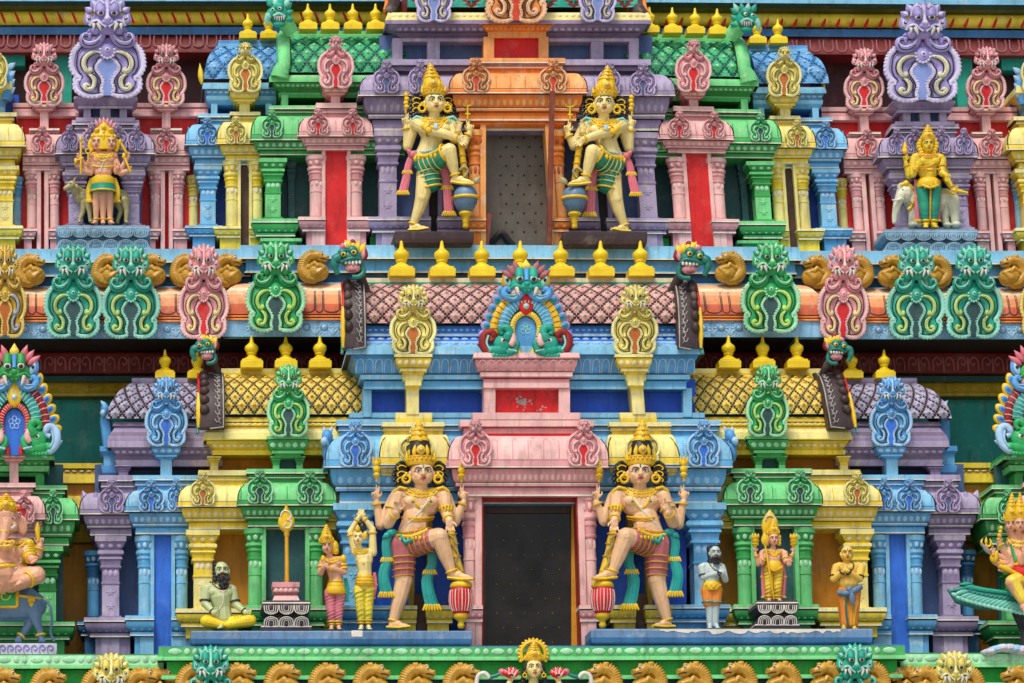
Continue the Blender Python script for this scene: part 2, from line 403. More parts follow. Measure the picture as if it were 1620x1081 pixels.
SCH = dict(teal=scheme('kt', 'kt_h', 'kt_b', 'kt_c'), green=scheme('kg', 'kg_h', 'kg_b', 'kt_c'), pink=scheme('kp', 'kp_h', 'kp_b', 'kp_c'), lilac=scheme('kl', 'kl_h', 'kl_b', 'kl_c'),
  yellow=scheme('ky', 'ky_h', 'ky_b', 'ky_c'), blue=scheme('kb', 'kb_h', 'kb_b', 'kb_c'), orange=scheme('ko', 'ko_h', 'ko_h', 'ko_c'), gold=scheme('kd', 'kd_h', 'kd_b', 'kd_c' if 'kd_c' in PAL else 'ky_c'),
  purple=scheme('kpu', 'kpu_h', 'kpu_h', 'kpu_c'), pinkplain=scheme('kp', 'kp_h', 'kp_h', 'kp_c', 'pink_dk'), greenplain=scheme('kg', 'kg_h', 'kg_h', 'kt_c'))
PROTO = {}
def put(proto_key, maker, loc, sc, mats, label, cat, group=None, rz=0, name=None):
    if proto_key not in PROTO:
        o = maker(); PROTO[proto_key] = o
        def dd(x):
            for c in KIDS.get(x, []):
                if mats: dress(c, mats)
                dd(c)
        dd(o)
        if mats and o.type == 'MESH': dress(o, mats)
    else: o = copy_tree(PROTO[proto_key], None, mats)
    o.location = loc; o.scale = sc; o.rotation_euler = (0, 0, rz); tag(o, label, cat, group); return o
def kudu(px, py, d, w, h, sch, label, group, small=True, mir=False, ax=None, tilt=0):
    """w x h in photo pixels, foot at (px, py)"""
    if mir: px, py = mirror(px, py, ax)
    k = (CD * PX - d) / (CD * PX); H = 84 + 56 * (.62 if small else 1)
    put('kudu_s' if small else 'kudu_l', lambda: make_kudu(.62 if small else 1.0), place(px, py, d), (w / 94 * k, (w / 94 * .5 + .5) * k, h / H * k), SCH[sch], label, 'arch ornament', group)
# ---- brass-yellow pot finials on the roof ridges
def make_finial():
    b = MB(local=True)
    b.box(-19, -12, 19, 0, -19, 19, 'A'); b.box(-16.5, -15.5, 16.5, -11.8, -16.5, 16.5, 'A')
    b.lathe(0, 0, [(-15, 15.5), (-18, 13.5), (-21, 9), (-23, 6.8), (-25, 6.6), (-25.2, 8.2), (-27, 8.6), (-28, 8), (-32, 10.8), (-36, 11.8), (-40, 10.6), (-43.5, 6.5), (-45.5, 4.2), (-47, 3.6), (-52, 2.7), (-57, 1.9), (-58, .6)], 'A', 18)
    return b.build('pot_finial', None, bev=1.0, ang=50)
def finial(px, py, d, h, label, group, w=1.0, mir=False, ax=None):
    if mir: px, py = mirror(px, py, ax)
    k = (CD * PX - d) / (CD * PX); s = h / 58 * k
    put('finial', make_finial, place(px, py, d), (s * w, s * w, s), dict(A='kal'), label, 'finial', group)
# ---- golden curled lions
def make_lion():
    root = bpy.data.objects.new('lion_figure', None); root.empty_display_size = .1; link(root)
    b = MB(local=True); b.m('A')
    nk = bez([(5, -38, 8), (-6, -40, 7), (-14, -34, 6), (-18, -24, 5), (-17, -14, 6), (-9, -6, 7), (3, -4, 8)], 4)
    b.tube(nk, [7, 7.5, 7.5, 7.5, 7.5, 7.5, 7.5, 7.5, 8, 8, 8, 8.5, 8.5, 9, 9, 9.5, 9.5, 9.5, 9.5, 9, 9, 8, 8, 7, 6], None, 10)
    b.ell((4, -15, 8), (17, 15, 12), None, 14, 10)
    b.ell((4, -39, 11), (8.5, 7, 8), None, 12, 8)
    b.cap((6, -38, 13), (17, -34, 15), 6, 4, None, 9); b.cap((6, -34, 13), (15, -30.5, 14), 4, 2.8, None, 8)
    b.ell((18, -36, 17), (3, 2.5, 3), None, 8, 6); b.ell((9, -43.5, 15), (3.5, 2.5, 3), None, 8, 6)
    b.leaf((-1, -43, 13), (4, 9), -60, None, 3)
    b.cap((-9, -21, 12), (-1, -27, 16), 4.2, 3.6, None, 8); b.cap((-1, -27, 16), (3, -22, 18), 3.6, 3, None, 8); b.cap((4, -12, 17), (13, -20, 16), 5, 3.5, None, 8); b.cap((13, -20, 16), (4, -23, 18), 3.4, 3, None, 8)
    for i in range(2, 19, 1):
        q = nk[i]; t = Vector(nk[i + 1]) - Vector(nk[i - 1]); t.normalize(); u = Vector((t.y, -t.x, 0)); r = 8.6
        b.tube([tuple(Vector(q) + u * (r * math.cos(a)) + Vector((0, 0, r * math.sin(a)))) for a in [R(x) for x in (10, 50, 90, 130, 170)]], 1.0, None, 6)
    o = b.build('lion_body', root); sculpt(o, .75, 1)
    b = MB(local=True); b.ell((10, -40.5, 18.6), (2, 1.8, 1.2), 'W', 8, 5); b.ell((10.4, -40.3, 19.5), (1.1, 1.1, .8), 'P', 7, 4); b.build('eye', root)
    b = MB(local=True); b.tube(bez([(8, -33.5, 18), (13, -33.2, 18.4), (18, -31.8, 17.5)], 3), .9, 'K', 6); b.tube([(18.6, -37, 19.2), (19.6, -36, 18.8)], .7, 'K', 5); b.build('mouth', root)
    return root
def lion(px, py, d, w, face, label, group, mir=False):
    if mir: px, py = mirror(px, py); face = -face
    k = (CD * PX - d) / (CD * PX) * w / 42
    put('lion', make_lion, place(px, py, d), (face * k, k, k), dict(A='lion', W='white', P='iris', K='iris'), label, 'lion', group)
# ------------------------------------------------ mouldings shared by the shrines
def pilaster(bay, cx, w, y0, y1, d, m, ml, rnd=False, mir=False, pet='cream', name='pilaster', orn=True):
    H = y1 - y0; b = MB(d, mir); h = w / 2
    st = [(0, .42), (.065, .42), (.075, .34), (.12, .26), (.165, .12), (.172, .2), (.185, .27), (.215, .27), (.235, .2), (.24, .12), (.27, .18), (.28, .2), (.30, .1), (.36, .05), (.365, .12), (.385, .12), (.39, .0), (.56, .0), (.565, .05), (.585, .05), (.59, 0), (.97, 0), (.975, .14), (1, .14)]
    if rnd:
        b.m(m)
        pr = [(y0 + f * H, h * (1 + 1.5 * e)) for f, e in st]
        for i in range(len(pr) - 1):
            b.m(ml if st[i][0] in (0, .185, .385, .39, .565, .59) else m); b.lathe(cx, d - h, [pr[i], pr[i + 1]], None, 16)
    else:
        b.stack(cx - h, cx + h, d, d - w * 1.3, [(y0 + f * H, e * w, ml if f in (0, .185, .385, .59) else m) for f, e in st])
    if orn:
        n = 3
        for i in range(n):
            x = cx + (i - 1) * w * (.5 if not rnd else .42); dz = 0 if not rnd or i == 1 else -h * .45
            b.ell((x, y0 + .12 * H, d + w * .24 + dz), (w * .17, H * .036, 2), pet, 8, 5)
            b.ell((cx + (i - 1) * w * .3, y0 + .45 * H, d + (0 if i == 1 or not rnd else -h * .25)), (w * .15, H * .045, 1.4), pet, 7, 4)
        for i in ((0, 1) if not rnd else ()):
            for k in range(6): b.leaf((cx, y0 + (.68 + .17 * i) * H, d + .3), (w * .09, w * .26), k * 60 + 30, ml, .9)
            b.ell((cx, y0 + (.68 + .17 * i) * H, d + .6), (w * .08, w * .08, 1.4), pet, 7, 4)
        for i in (): b.tube(bez([(cx - w * .28, y0 + (.66 + .15 * i) * H, d + .4), (cx + w * .1, y0 + (.62 + .15 * i) * H, d + .4), (cx + w * .25, y0 + (.69 + .15 * i) * H, d + .4), (cx, y0 + (.72 + .15 * i) * H, d + .4), (cx - w * .06, y0 + (.67 + .15 * i) * H, d + .4)], 3), w * .04, ml, 5) if not rnd else None
    return b.build(name, bay, bev=.8)
def jamb(bay, x0, x1, y0, y1, d, m, mir=False, e=None, name='jamb'):
    b = MB(d, mir); b.box(x0, y0, x1, y1, d - 40, d, m)
    if e:
        b.box(x1 - 1.6, y0, x1 + .8, y1, d - 38, d + 1.2, e)
    return b.build(name, bay, bev=.8)
def panel(bay, x0, y0, x1, y1, d, m, mir=False, name='wall_panel', th=14):
    b = MB(d, mir); b.box(x0, y0, x1, y1, d - th, d, m); return b.build(name, bay)
def curve(y0, y1, e0, e1, m, n=6, convex=True):
    o = []
    for i in range(n + 1):
        a = R(90 * i / n)
        if convex: o.append((y0 + (y1 - y0) * (1 - math.cos(a)), e0 + (e1 - e0) * math.sin(a), m))
        else: o.append((y0 + (y1 - y0) * math.sin(a), e0 + (e1 - e0) * (1 - math.cos(a)), m))
    return o
def cornice(bay, x0, x1, ys, yk0, yk1, yu, d, m, ml, md, mir=False, E=26, L=1, Rr=1, pet='cream', xs=None, name='cornice', np=None):
    """step fascia, curved eave with a lip between lip ends x0..x1, then the receding mouldings below it"""
    b = MB(d, mir); a0 = x0 + E * L; a1 = x1 - E * Rr
    if ys is not None:
        s0, s1 = xs if xs else (a0 - 8 * L, a1 + 8 * Rr); q = (yk0 - ys) / 3
        b.stack(s0, s1, d, d - 90, [(ys, 8, ml), (ys + q - 1.6, 8.6, 'hi'), (ys + q, 8.6, m), (ys + q + .6, 8, 'line'), (ys + q + 1.6, 4, m), (ys + 2 * q - 1.4, 4.5, 'hi'), (ys + 2 * q, 4.5, m), (ys + 2 * q + .5, 1, m), (yk0 + 1, 1, m)], L, Rr)
    lip = (yk1 - yk0) * .26
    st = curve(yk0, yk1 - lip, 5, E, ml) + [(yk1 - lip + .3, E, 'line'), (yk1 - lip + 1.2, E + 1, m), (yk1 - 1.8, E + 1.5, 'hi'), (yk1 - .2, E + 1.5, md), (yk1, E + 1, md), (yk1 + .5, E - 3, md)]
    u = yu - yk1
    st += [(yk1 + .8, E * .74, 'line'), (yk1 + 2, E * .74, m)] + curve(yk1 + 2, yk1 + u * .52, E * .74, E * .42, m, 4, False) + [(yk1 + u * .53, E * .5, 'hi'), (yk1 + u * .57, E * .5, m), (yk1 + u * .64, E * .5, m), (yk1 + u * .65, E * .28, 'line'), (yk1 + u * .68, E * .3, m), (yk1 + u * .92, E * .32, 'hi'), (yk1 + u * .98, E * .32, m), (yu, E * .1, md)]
    b.stack(a0, a1, d, d - 110, st, L, Rr)
    n = np or max(2, int((x1 - x0) / 11))
    petals(b, a0 - E * .5 * L, a1 + E * .5 * Rr, yk1 + u * .26, d + E * .64, n, u * .19, pet, 2.2)
    b.d0 = d + E * .75
    for q, x in ((L, x0), (Rr, x1)):                                # dark painted joint at the ends of the eave
        if q and E >= 20: b.tube([(x - (1 if x == x0 else -1) * (E - (5 + (E - 5) * math.sin(R(a)))) * -.0 + (1 if x == x0 else -1) * (E - 5) * (1 - math.sin(R(a))), yk0 + (yk1 - lip - yk0) * (1 - math.cos(R(a))), d + 5 + (E - 5) * math.sin(R(a))) for a in (8, 30, 50, 65, 78, 90)] + [(x, yk1, d + E + 1)], 1.0, 'line', 5)
    # worn painted tongues on the eave
    n2 = max(2, int((x1 - x0) / 24))
    for i in range(n2 + 1):
        x = x0 + 5 + (x1 - x0 - 10) * i / n2
        b.tube([(x, yk0 + (yk1 - lip - yk0) * (1 - math.cos(R(a))), d + 5 + (E - 5) * math.sin(R(a)) + .1) for a in (35, 50, 65, 78, 89)], .8, m, 5)
    return b.build(name, bay, bev=.8)
def base(bay, x0, x1, y0, y1, yf, d, m, ml, md, mir=False, E=12, L=1, Rr=1, pet='cream', post=None, name='base'):
    """projecting moulded base below the pilasters, on a narrower foot down to yf"""
    b = MB(d, mir); h = y1 - y0; a0 = x0 + E * L; a1 = x1 - E * Rr
    st = [(y0, E, ml), (y0 + h * .16, E + .6, 'hi'), (y0 + h * .22, E + .6, ml), (y0 + h * .24, E - 1.5, 'line'), (y0 + h * .29, E - 1, m)] + curve(y0 + h * .29, y0 + h * .8, E - 1, E * .2, m, 5, False) + [(y0 + h * .81, E * .45, m), (y1 - 1.6, E * .5, 'hi'), (y1, E * .5, md), (y1 + .5, 0, m), (yf, 0, m)]
    b.stack(a0, a1, d, d - 70, st, L, Rr)
    petals(b, a0 - E * .5 * L, a1 + E * .5 * Rr, y0 + h * .53, d + E * .62, max(2, int((x1 - x0) / 12)), h * .2, pet, 2)
    if post: b.box(post[0], y1, post[1], yf, d - 40, d + 2.2, ml)
    return b.build(name, bay, bev=.8)
def bowl(bay, x0, x1, y0, y1, yf, d, m, ml, mir=False, name='pedestal', w=.32, pet='cream'):
    """bracket under an arch ornament: lip, bowl, neck and a short post"""
    b = MB(d, mir); c = (x0 + x1) / 2; hw = (x1 - x0) / 2; h = y1 - y0; k = hw * (1 - w)
    st = [(y0, k, ml), (y0 + h * .16, k, 'line'), (y0 + h * .2, k * .92, m)] + curve(y0 + h * .2, y0 + h * .68, k * .92, k * .3, m, 5) [::1]
    st = [(y0, k, ml), (y0 + h * .16, k, 'line'), (y0 + h * .2, k * .9, m)]
    for i in range(6):
        a = R(90 * i / 5); st.append((y0 + h * .2 + h * .5 * math.sin(a), k * .35 + k * .55 * math.cos(a), m))
    st += [(y0 + h * .72, k * .5, ml), (y0 + h * .86, k * .5, m), (y0 + h * .87, k * .25, m), (y1, k * .25, m), (y1 + .5, 0, ml), (yf, 0, ml)]
    b.stack(c - hw * w, c + hw * w, d, d - 40, st)
    petals(b, x0 + hw * .12, x1 - hw * .12, y0 + h * .42, d + k * .8, max(3, int(hw / 6)), h * .15, pet, 2)
    return b.build(name, bay, bev=.7)
def roof(bay, x0, x1, y0, y1, dt, df, cw, rows, mb_, mt, ms, edge=None, mir=False, tl=0, tr=0, a0=22, a1=94, name='roof', ridge=None, rim=None):
    """barrel roof: curved shell with raised serrated leaf tiles, a stud on each"""
    b = MB((dt + df) / 2, mir); sa0 = math.sin(R(a0)); ca0 = math.cos(R(a0)); ca1 = math.cos(R(a1))
    def S(u, v, h=0):
        a = R(lerp(a0, a1, v)); t = (ca0 - math.cos(a)) / (ca0 - ca1); q = (1 - t) ** 2
        xa = x0 + tl * q; xb = x1 - tr * q
        return (lerp(xa, xb, u), lerp(y0, y1, t) - math.cos(a) * h, lerp(dt, df, (math.sin(a) - sa0) / (1 - sa0)) + math.sin(a) * h)
    nv, nu = 12, 12; b.m(mb_); pts = []; fs = []
    for i in range(nv + 1):
        for j in range(nu + 1): pts.append(S(j / nu, i / nv))
    for i in range(nv):
        for j in range(nu): k = i * (nu + 1) + j; fs.append((k, k + 1, k + nu + 2, k + nu + 1))
    b.add(pts, fs)
    for u in (0, 1):                                                # end walls
        pr = [S(u, i / nv) for i in range(nv + 1)]; n = len(pr); pts = pr + [(x, y, dt - 60) for x, y, d in pr]
        b.add(pts, [(i, i + 1, n + i + 1, n + i) if u else (i + 1, i, n + i, n + i + 1) for i in range(n - 1)])
    b.build(name, bay, ang=60)
    b = MB((dt + df) / 2, mir); cols = max(2, round((x1 - x0) / cw)); du = 1 / cols; dv = 1 / rows
    v0 = .13 if ridge else 0
    for r in range(int(round(rows * 2)) + 1):
        for c in range(cols + 1):
            cu = (c + (.5 if r % 2 else 0)) * du; cv = v0 + (1 - v0) * r * dv / 2
            if cu > 1.001: continue
            A, B = du * .46, dv * .46 * (1 - v0); ring = []
            for e in range(4):
                for k in range(6):
                    t = k / 6; a = R(90 * e); p = (math.cos(a), math.sin(a)); q = (math.cos(a + math.pi / 2), math.sin(a + math.pi / 2))
                    s = 1.0 if k % 2 == 0 else .76
                    ring.append(((p[0] * (1 - t) + q[0] * t) * s, (p[1] * (1 - t) + q[1] * t) * s))
            cl = lambda z, lo=0., hi=1.: max(lo, min(hi, z))
            pts = [S(cl(cu), cl(cv, v0), 4.2)] + [S(cl(cu + x * A * .55), cl(cv + y * B * .55, v0), 3.4) for x, y in ring] + [S(cl(cu + x * A), cl(cv + y * B, v0), 1.5) for x, y in ring] + [S(cl(cu + x * A), cl(cv + y * B, v0), -.5) for x, y in ring]
            n = 24; fs = [(0, 1 + i, 1 + (i + 1) % n) for i in range(n)]
            for q in (1, 1 + n): fs += [(q + i, q + n + i, q + n + (i + 1) % n, q + (i + 1) % n) for i in range(n)]
            b.m(mt); b.add(pts, fs)
            if 0 < cu < 1 and v0 < cv < .99:
                p = S(cu, cv, 4.5); b.ell(p, (3, 2.8, 2.2), ms[0], 8, 4); b.ell((p[0], p[1], p[2] + 1.4), (1.9, 1.8, 1.6), ms[1], 7, 4)
    o = b.build('roof_tiles', bay, ang=25)
    if ridge:
        b = MB((dt + df) / 2, mir); b.m(ridge[0]); pts = [S(u, v, 3) for v in (0, .05, .1) for u in (0, 1)]
        q = S(0, 0, 4), S(1, 0, 4), S(0, .1, 4), S(1, .1, 4)
        ys0, ys1 = S(0, 0)[1], S(0, .13)[1]; dd = S(0, .1)[2]
        b.box(q[2][0], ys0 - 2, q[3][0], ys1, dd - 30, dd + 3, ridge[0]); n = int((x1 - x0) / 13)
        for i in range(n): b.ell((lerp(q[2][0] + 5, q[3][0] - 5, i / max(1, n - 1)), ys0 + (ys1 - ys0) * .45, dd + 3), (5, (ys1 - ys0) * .3, 1.6), ridge[1], 7, 4)
        b.box(q[2][0], ys1 - 2.2, q[3][0], ys1 + 2.4, dd - 20, dd + 5, ridge[2])
        b.build('roof_ridge', bay, bev=.8)
def rows_(bay, x0, x1, d, st, mir=False, L=1, Rr=1, pet=None, name='moulding', back=100, bev=.8):
    b = MB(d, mir); b.stack(x0, x1, d, d - back, st, L, Rr)
    for (y, e, n, ry, m) in (pet or []):
        petals(b, x0 - e * .8 * L, x1 + e * .8 * Rr, y, d + e, n, ry, m, 2)
    return b.build(name, bay, bev=bev)
SIDE = {False: 'left', True: 'right'}

def tongues(bay, x0, x1, y0, y1, d, e0, e1, n, m, ml, mir=False):
    """row of painted lotus tongues on a sloping face"""
    b = MB(d + (e0 + e1) / 2, mir); w = (x1 - x0) / n
    for i in range(n):
        c = x0 + (i + .5) * w; r = w * .4
        def q(x, t, o=1.2): return (x, lerp(y0, y1, t), d + lerp(e0, e1, t) + o)
        P_ = [q(c - r, .98), q(c - r, .6), q(c - r * .9, .3), q(c - r * .5, .12), q(c, .05), q(c + r * .5, .12), q(c + r * .9, .3), q(c + r, .6), q(c + r, .98)]
        b.m(m); b.add([(x, y, z - .4) for x, y, z in P_], [tuple(range(len(P_)))]); b.tube(P_, 1.0, ml, 5)
    return b.build('lotus_tongues', bay)
# ------------------------------------------------ the tower itself: walls, ledges and friezes between the shrines
tower = thing('temple_tower', 'tall stepped temple tower painted in many colours, filling the whole view behind the statues', 'tower', (836, 1200, -60))
for mir in (False, True):
    P = tower
    X0 = -420
    panel(P, X0, -420, 822, 400, -300, 'maroon', mir, 'upper_wall', 60)
    panel(P, X0, 1136, 842, 3000, 128, 'green', mir, 'foot_wall', 260)
    # cornice of the storey above
    b = MB(-262, mir); b.stack(X0, 818, -262, -320, [(-120, 44, 'blue_lt'), (-4, 44, 'blue_lt'), (2, 44, 'teal_dk'), (9, 34, 'teal_dk'), (10, 22, 'olive'), (20, 10, 'red'), (23, 10, 'yellow_dk')], 0, 0)
    b.tube([(X0, 32, -252), (818, 32, -252)], 11, 'yellow', 12)
    for i in range(54):
        x = -400 + i * 22.5; b.ell((x, 33, -244), (2.6, 10, 5), 'red', 8, 5, -24)
    b.stack(X0, 818, -262, -320, [(42, 8, 'blue_dk'), (43, 12, 'blue_dk'), (55, 12, 'maroon'), (56, 4, 'maroon_lt'), (57, 6, 'maroon_lt'), (80, 14, 'maroon_lt'), (83, 14, 'maroon')], 0, 0)
    for i in range(56):
        x = -400 + i * 21; b.tube(bez([(x - 7, 58, -253), (x - 7, 74, -249), (x, 78, -248), (x + 7, 74, -249), (x + 7, 58, -253)], 3), 1.6, 'pink_dk', 5)
    b.build('upper_cornice', P, bev=.8)
    for (q0, q1, q2, q3) in ((86, 82, 114, 168), (-6, 78, 40, 104), (-6, 104, 12, 168)):
        b = MB(-270, mir); b.box(q0, q1, q2, q3, -330, -268, 'kt'); b.build('painted_frame', P, bev=1)
    # ledge between the two storeys
    for (a0, a1, y, d, L, q) in ((395, 826, 388, -45, 1, 0), (X0, 397, 394, -62, 0, 0)):
        b = MB(d, mir)
        b.stack(a0, a1, d, -300, [(y, 15, 'blue_lt'), (y + 17, 15, 'blue_lt'), (y + 20, 17, 'cream'), (y + 22, 17, 'line'), (y + 23.5, 6, 'blue'), (y + 40, 6, 'blue_lt'), (y + 42, 8, 'cream'), (y + 44, 8, 'line'), (y + 45.5, -4, 'blue_dk'), (y + 58, -4, 'blue_dk'), (y + 59, 2, 'blue_lt'), (y + 63, 2, 'blue_lt')], L, 0)
        b.build('ledge', P, bev=.8)
        b = MB(d, mir); k = 449 if L else 455; e = 497 if L else 500
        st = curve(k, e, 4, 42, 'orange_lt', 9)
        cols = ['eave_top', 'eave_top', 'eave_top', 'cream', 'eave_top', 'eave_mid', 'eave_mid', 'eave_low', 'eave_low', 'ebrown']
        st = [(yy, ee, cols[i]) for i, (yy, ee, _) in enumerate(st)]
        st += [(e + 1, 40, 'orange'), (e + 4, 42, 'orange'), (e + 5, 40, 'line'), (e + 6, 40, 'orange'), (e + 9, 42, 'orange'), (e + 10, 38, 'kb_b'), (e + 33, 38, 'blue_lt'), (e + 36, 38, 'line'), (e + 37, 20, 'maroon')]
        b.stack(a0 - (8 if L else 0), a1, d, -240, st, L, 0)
        x = a0 if L else a0 + 10; b.d0 = d + 32
        while x < a1 - 6:
            for wd in (24, 11):
                def cv(xx, a): return (xx, k + (e - k) * (1 - math.cos(R(a))), d + 4 + 38 * math.sin(R(a)) + .2)
                pth = [cv(x, a) for a in (20, 40, 60, 75, 84)] + [cv(x + wd * .2, 88), cv(x + wd * .5, 89), cv(x + wd * .8, 88)] + [cv(x + wd, a) for a in (84, 75, 60, 40, 20)]
                b.tube(pth, .8, 'ebrown', 5); x += wd + 2
        b.build('eave', P, bev=.6)
        b = MB(d + 38, mir); x = a0 + 6 if L else a0 + 12
        yy = e + 21
        while x < a1 - 8:
            b.ell((x, yy, d + 38), (9.5, 9.5, 1.2), 'kb_h', 14, 4); b.ell((x, yy, d + 38.6), (7.2, 7.2, 1.4), 'kb', 12, 4); b.ell((x, yy, d + 39.4), (4, 4, 1.4), 'kb_h', 10, 4); b.ell((x, yy, d + 40), (2, 2, 1.4), 'gold_y', 8, 4)
            for i in range(12): b.leaf((x + 8 * math.sin(R(30 * i)), yy - 8 * math.cos(R(30 * i)), d + 38.2), (1.3, 4), 30 * i, 'kb_h', .9)
            for s in (-1, 0, 1): b.leaf((x + 14, yy + 12, d + 38.2), (2.2, 13), s * 32, 'kb_h', 1.0)
            x += 28
        b.build('rosette_band', P, ang=60)
    # shaded recess with painted friezes under that ledge
    panel(P, X0, 524, 834, 566, -168, 'maroon', mir, 'recess_wall', 40)
    b = MB(-150, mir); b.stack(X0, 834, -150, -260, [(558, 10, 'red_dk'), (561, 12, 'maroon_lt'), (590, 14, 'maroon_lt'), (594, 2, 'teal_dk'), (595, 10, 'teal_dk'), (604, 10, 'teal_dk'), (605, -2, 'yellow_dk'), (607, 0, 'yellow_dk'), (620, 2, 'yellow_dk'), (622, 4, 'yellow_dk'), (627, 4, 'olive'), (632, -14, 'olive')], 0, 0)
    b.d0 = -137
    for i in range(32):
        x = -400 + i * 39
        for s in (1, -1):
            b.tube(bez([(x + s * 3, 586, -136), (x + s * 4, 570, -137), (x + s * 11, 565, -137.4), (x + s * 16, 572, -137), (x + s * 12, 578, -136.6), (x + s * 9, 574, -136.6)], 3), 1.5, 'pink_dk', 5)
        b.tube([(x + 19.5, 588, -136), (x + 19.5, 566, -137.5)], 2, 'pink_dk', 5)
        if i * 39 - 400 < 840: b.tube([(x + 13 * math.cos(R(a)), 609 + 9 * math.sin(R(a)), -149) for a in range(0, 181, 20)], 1, 'gold', 5); b.tube([(x + 8 * math.cos(R(a)), 609 + 5.5 * math.sin(R(a)), -149) for a in range(0, 181, 20)], .8, 'gold', 5)
    b.build('frieze', P, bev=.6)
    panel(P, X0, 618, 834, 1080, -168, 'greenwall', mir, 'lower_wall', 60)
    # yellow lintels and brown recess between the corner and its neighbour
    rows_(P, -60, 330, -60, [(733, 8, 'yellow'), (741, 8, 'yellow'), (742, 3, 'yellow_dk'), (750, 5, 'yellow_dk'), (751, 8, 'yellow'), (764, 10, 'yellow'), (766, 2, 'line'), (767, 0, 'ochre'), (784, 0, 'ochre'), (785, 6, 'yellow'), (790, 8, 'yellow'), (800, 8, 'yellow_lt'), (802, 10, 'yellow'), (806, 10, 'yellow_dk'), (808, -3, 'yellow_dk'), (850, -6, 'yellow_dk'), (858, -2, 'olive'), (860, -20, 'olive')], mir, 0, 0, [(746, 5, 34, 1.7, 'cream')], 'lintel')
    panel(P, -60, 850, 330, 1060, -92, 'ochre', mir, 'recess_panel', 30)
    # green ledge at the foot
    for (a0, a1, y, d, L) in ((258, 842, 1022, 168, 1), (X0, 259, 1035, 140, 0)):
        b = MB(d, mir)
        b.stack(a0, a1, d, -140, [(y, 6, 'blue_dk' if L else 'green_dk'), (y + 2, 7, 'kg_h' if not L else 'green'), (y + 17, 7, 'green_lt'), (y + 20, 9, 'green_lt'), (y + 23, 9, 'line'), (y + 25, -6, 'green_in'), (y + 46, -6, 'green'), (y + 47, 2, 'green_lt'), (y + 51, 3, 'green_lt'), (y + 53, 3, 'line'), (y + 54, -16, 'niche'), (y + 120, -16, 'niche')], L, 0)
        x = a0 + 8; i = 0
        while x < a1 - 6:
            rx = 11 if i % 3 == 0 else 5; x += rx
            b.ell((x, y + 10, d + 7), (rx, 5.2, 1.8), 'kg_h', 12, 5); x += rx + 3; i += 1
        b.build('foot_ledge', P, bev=.8)
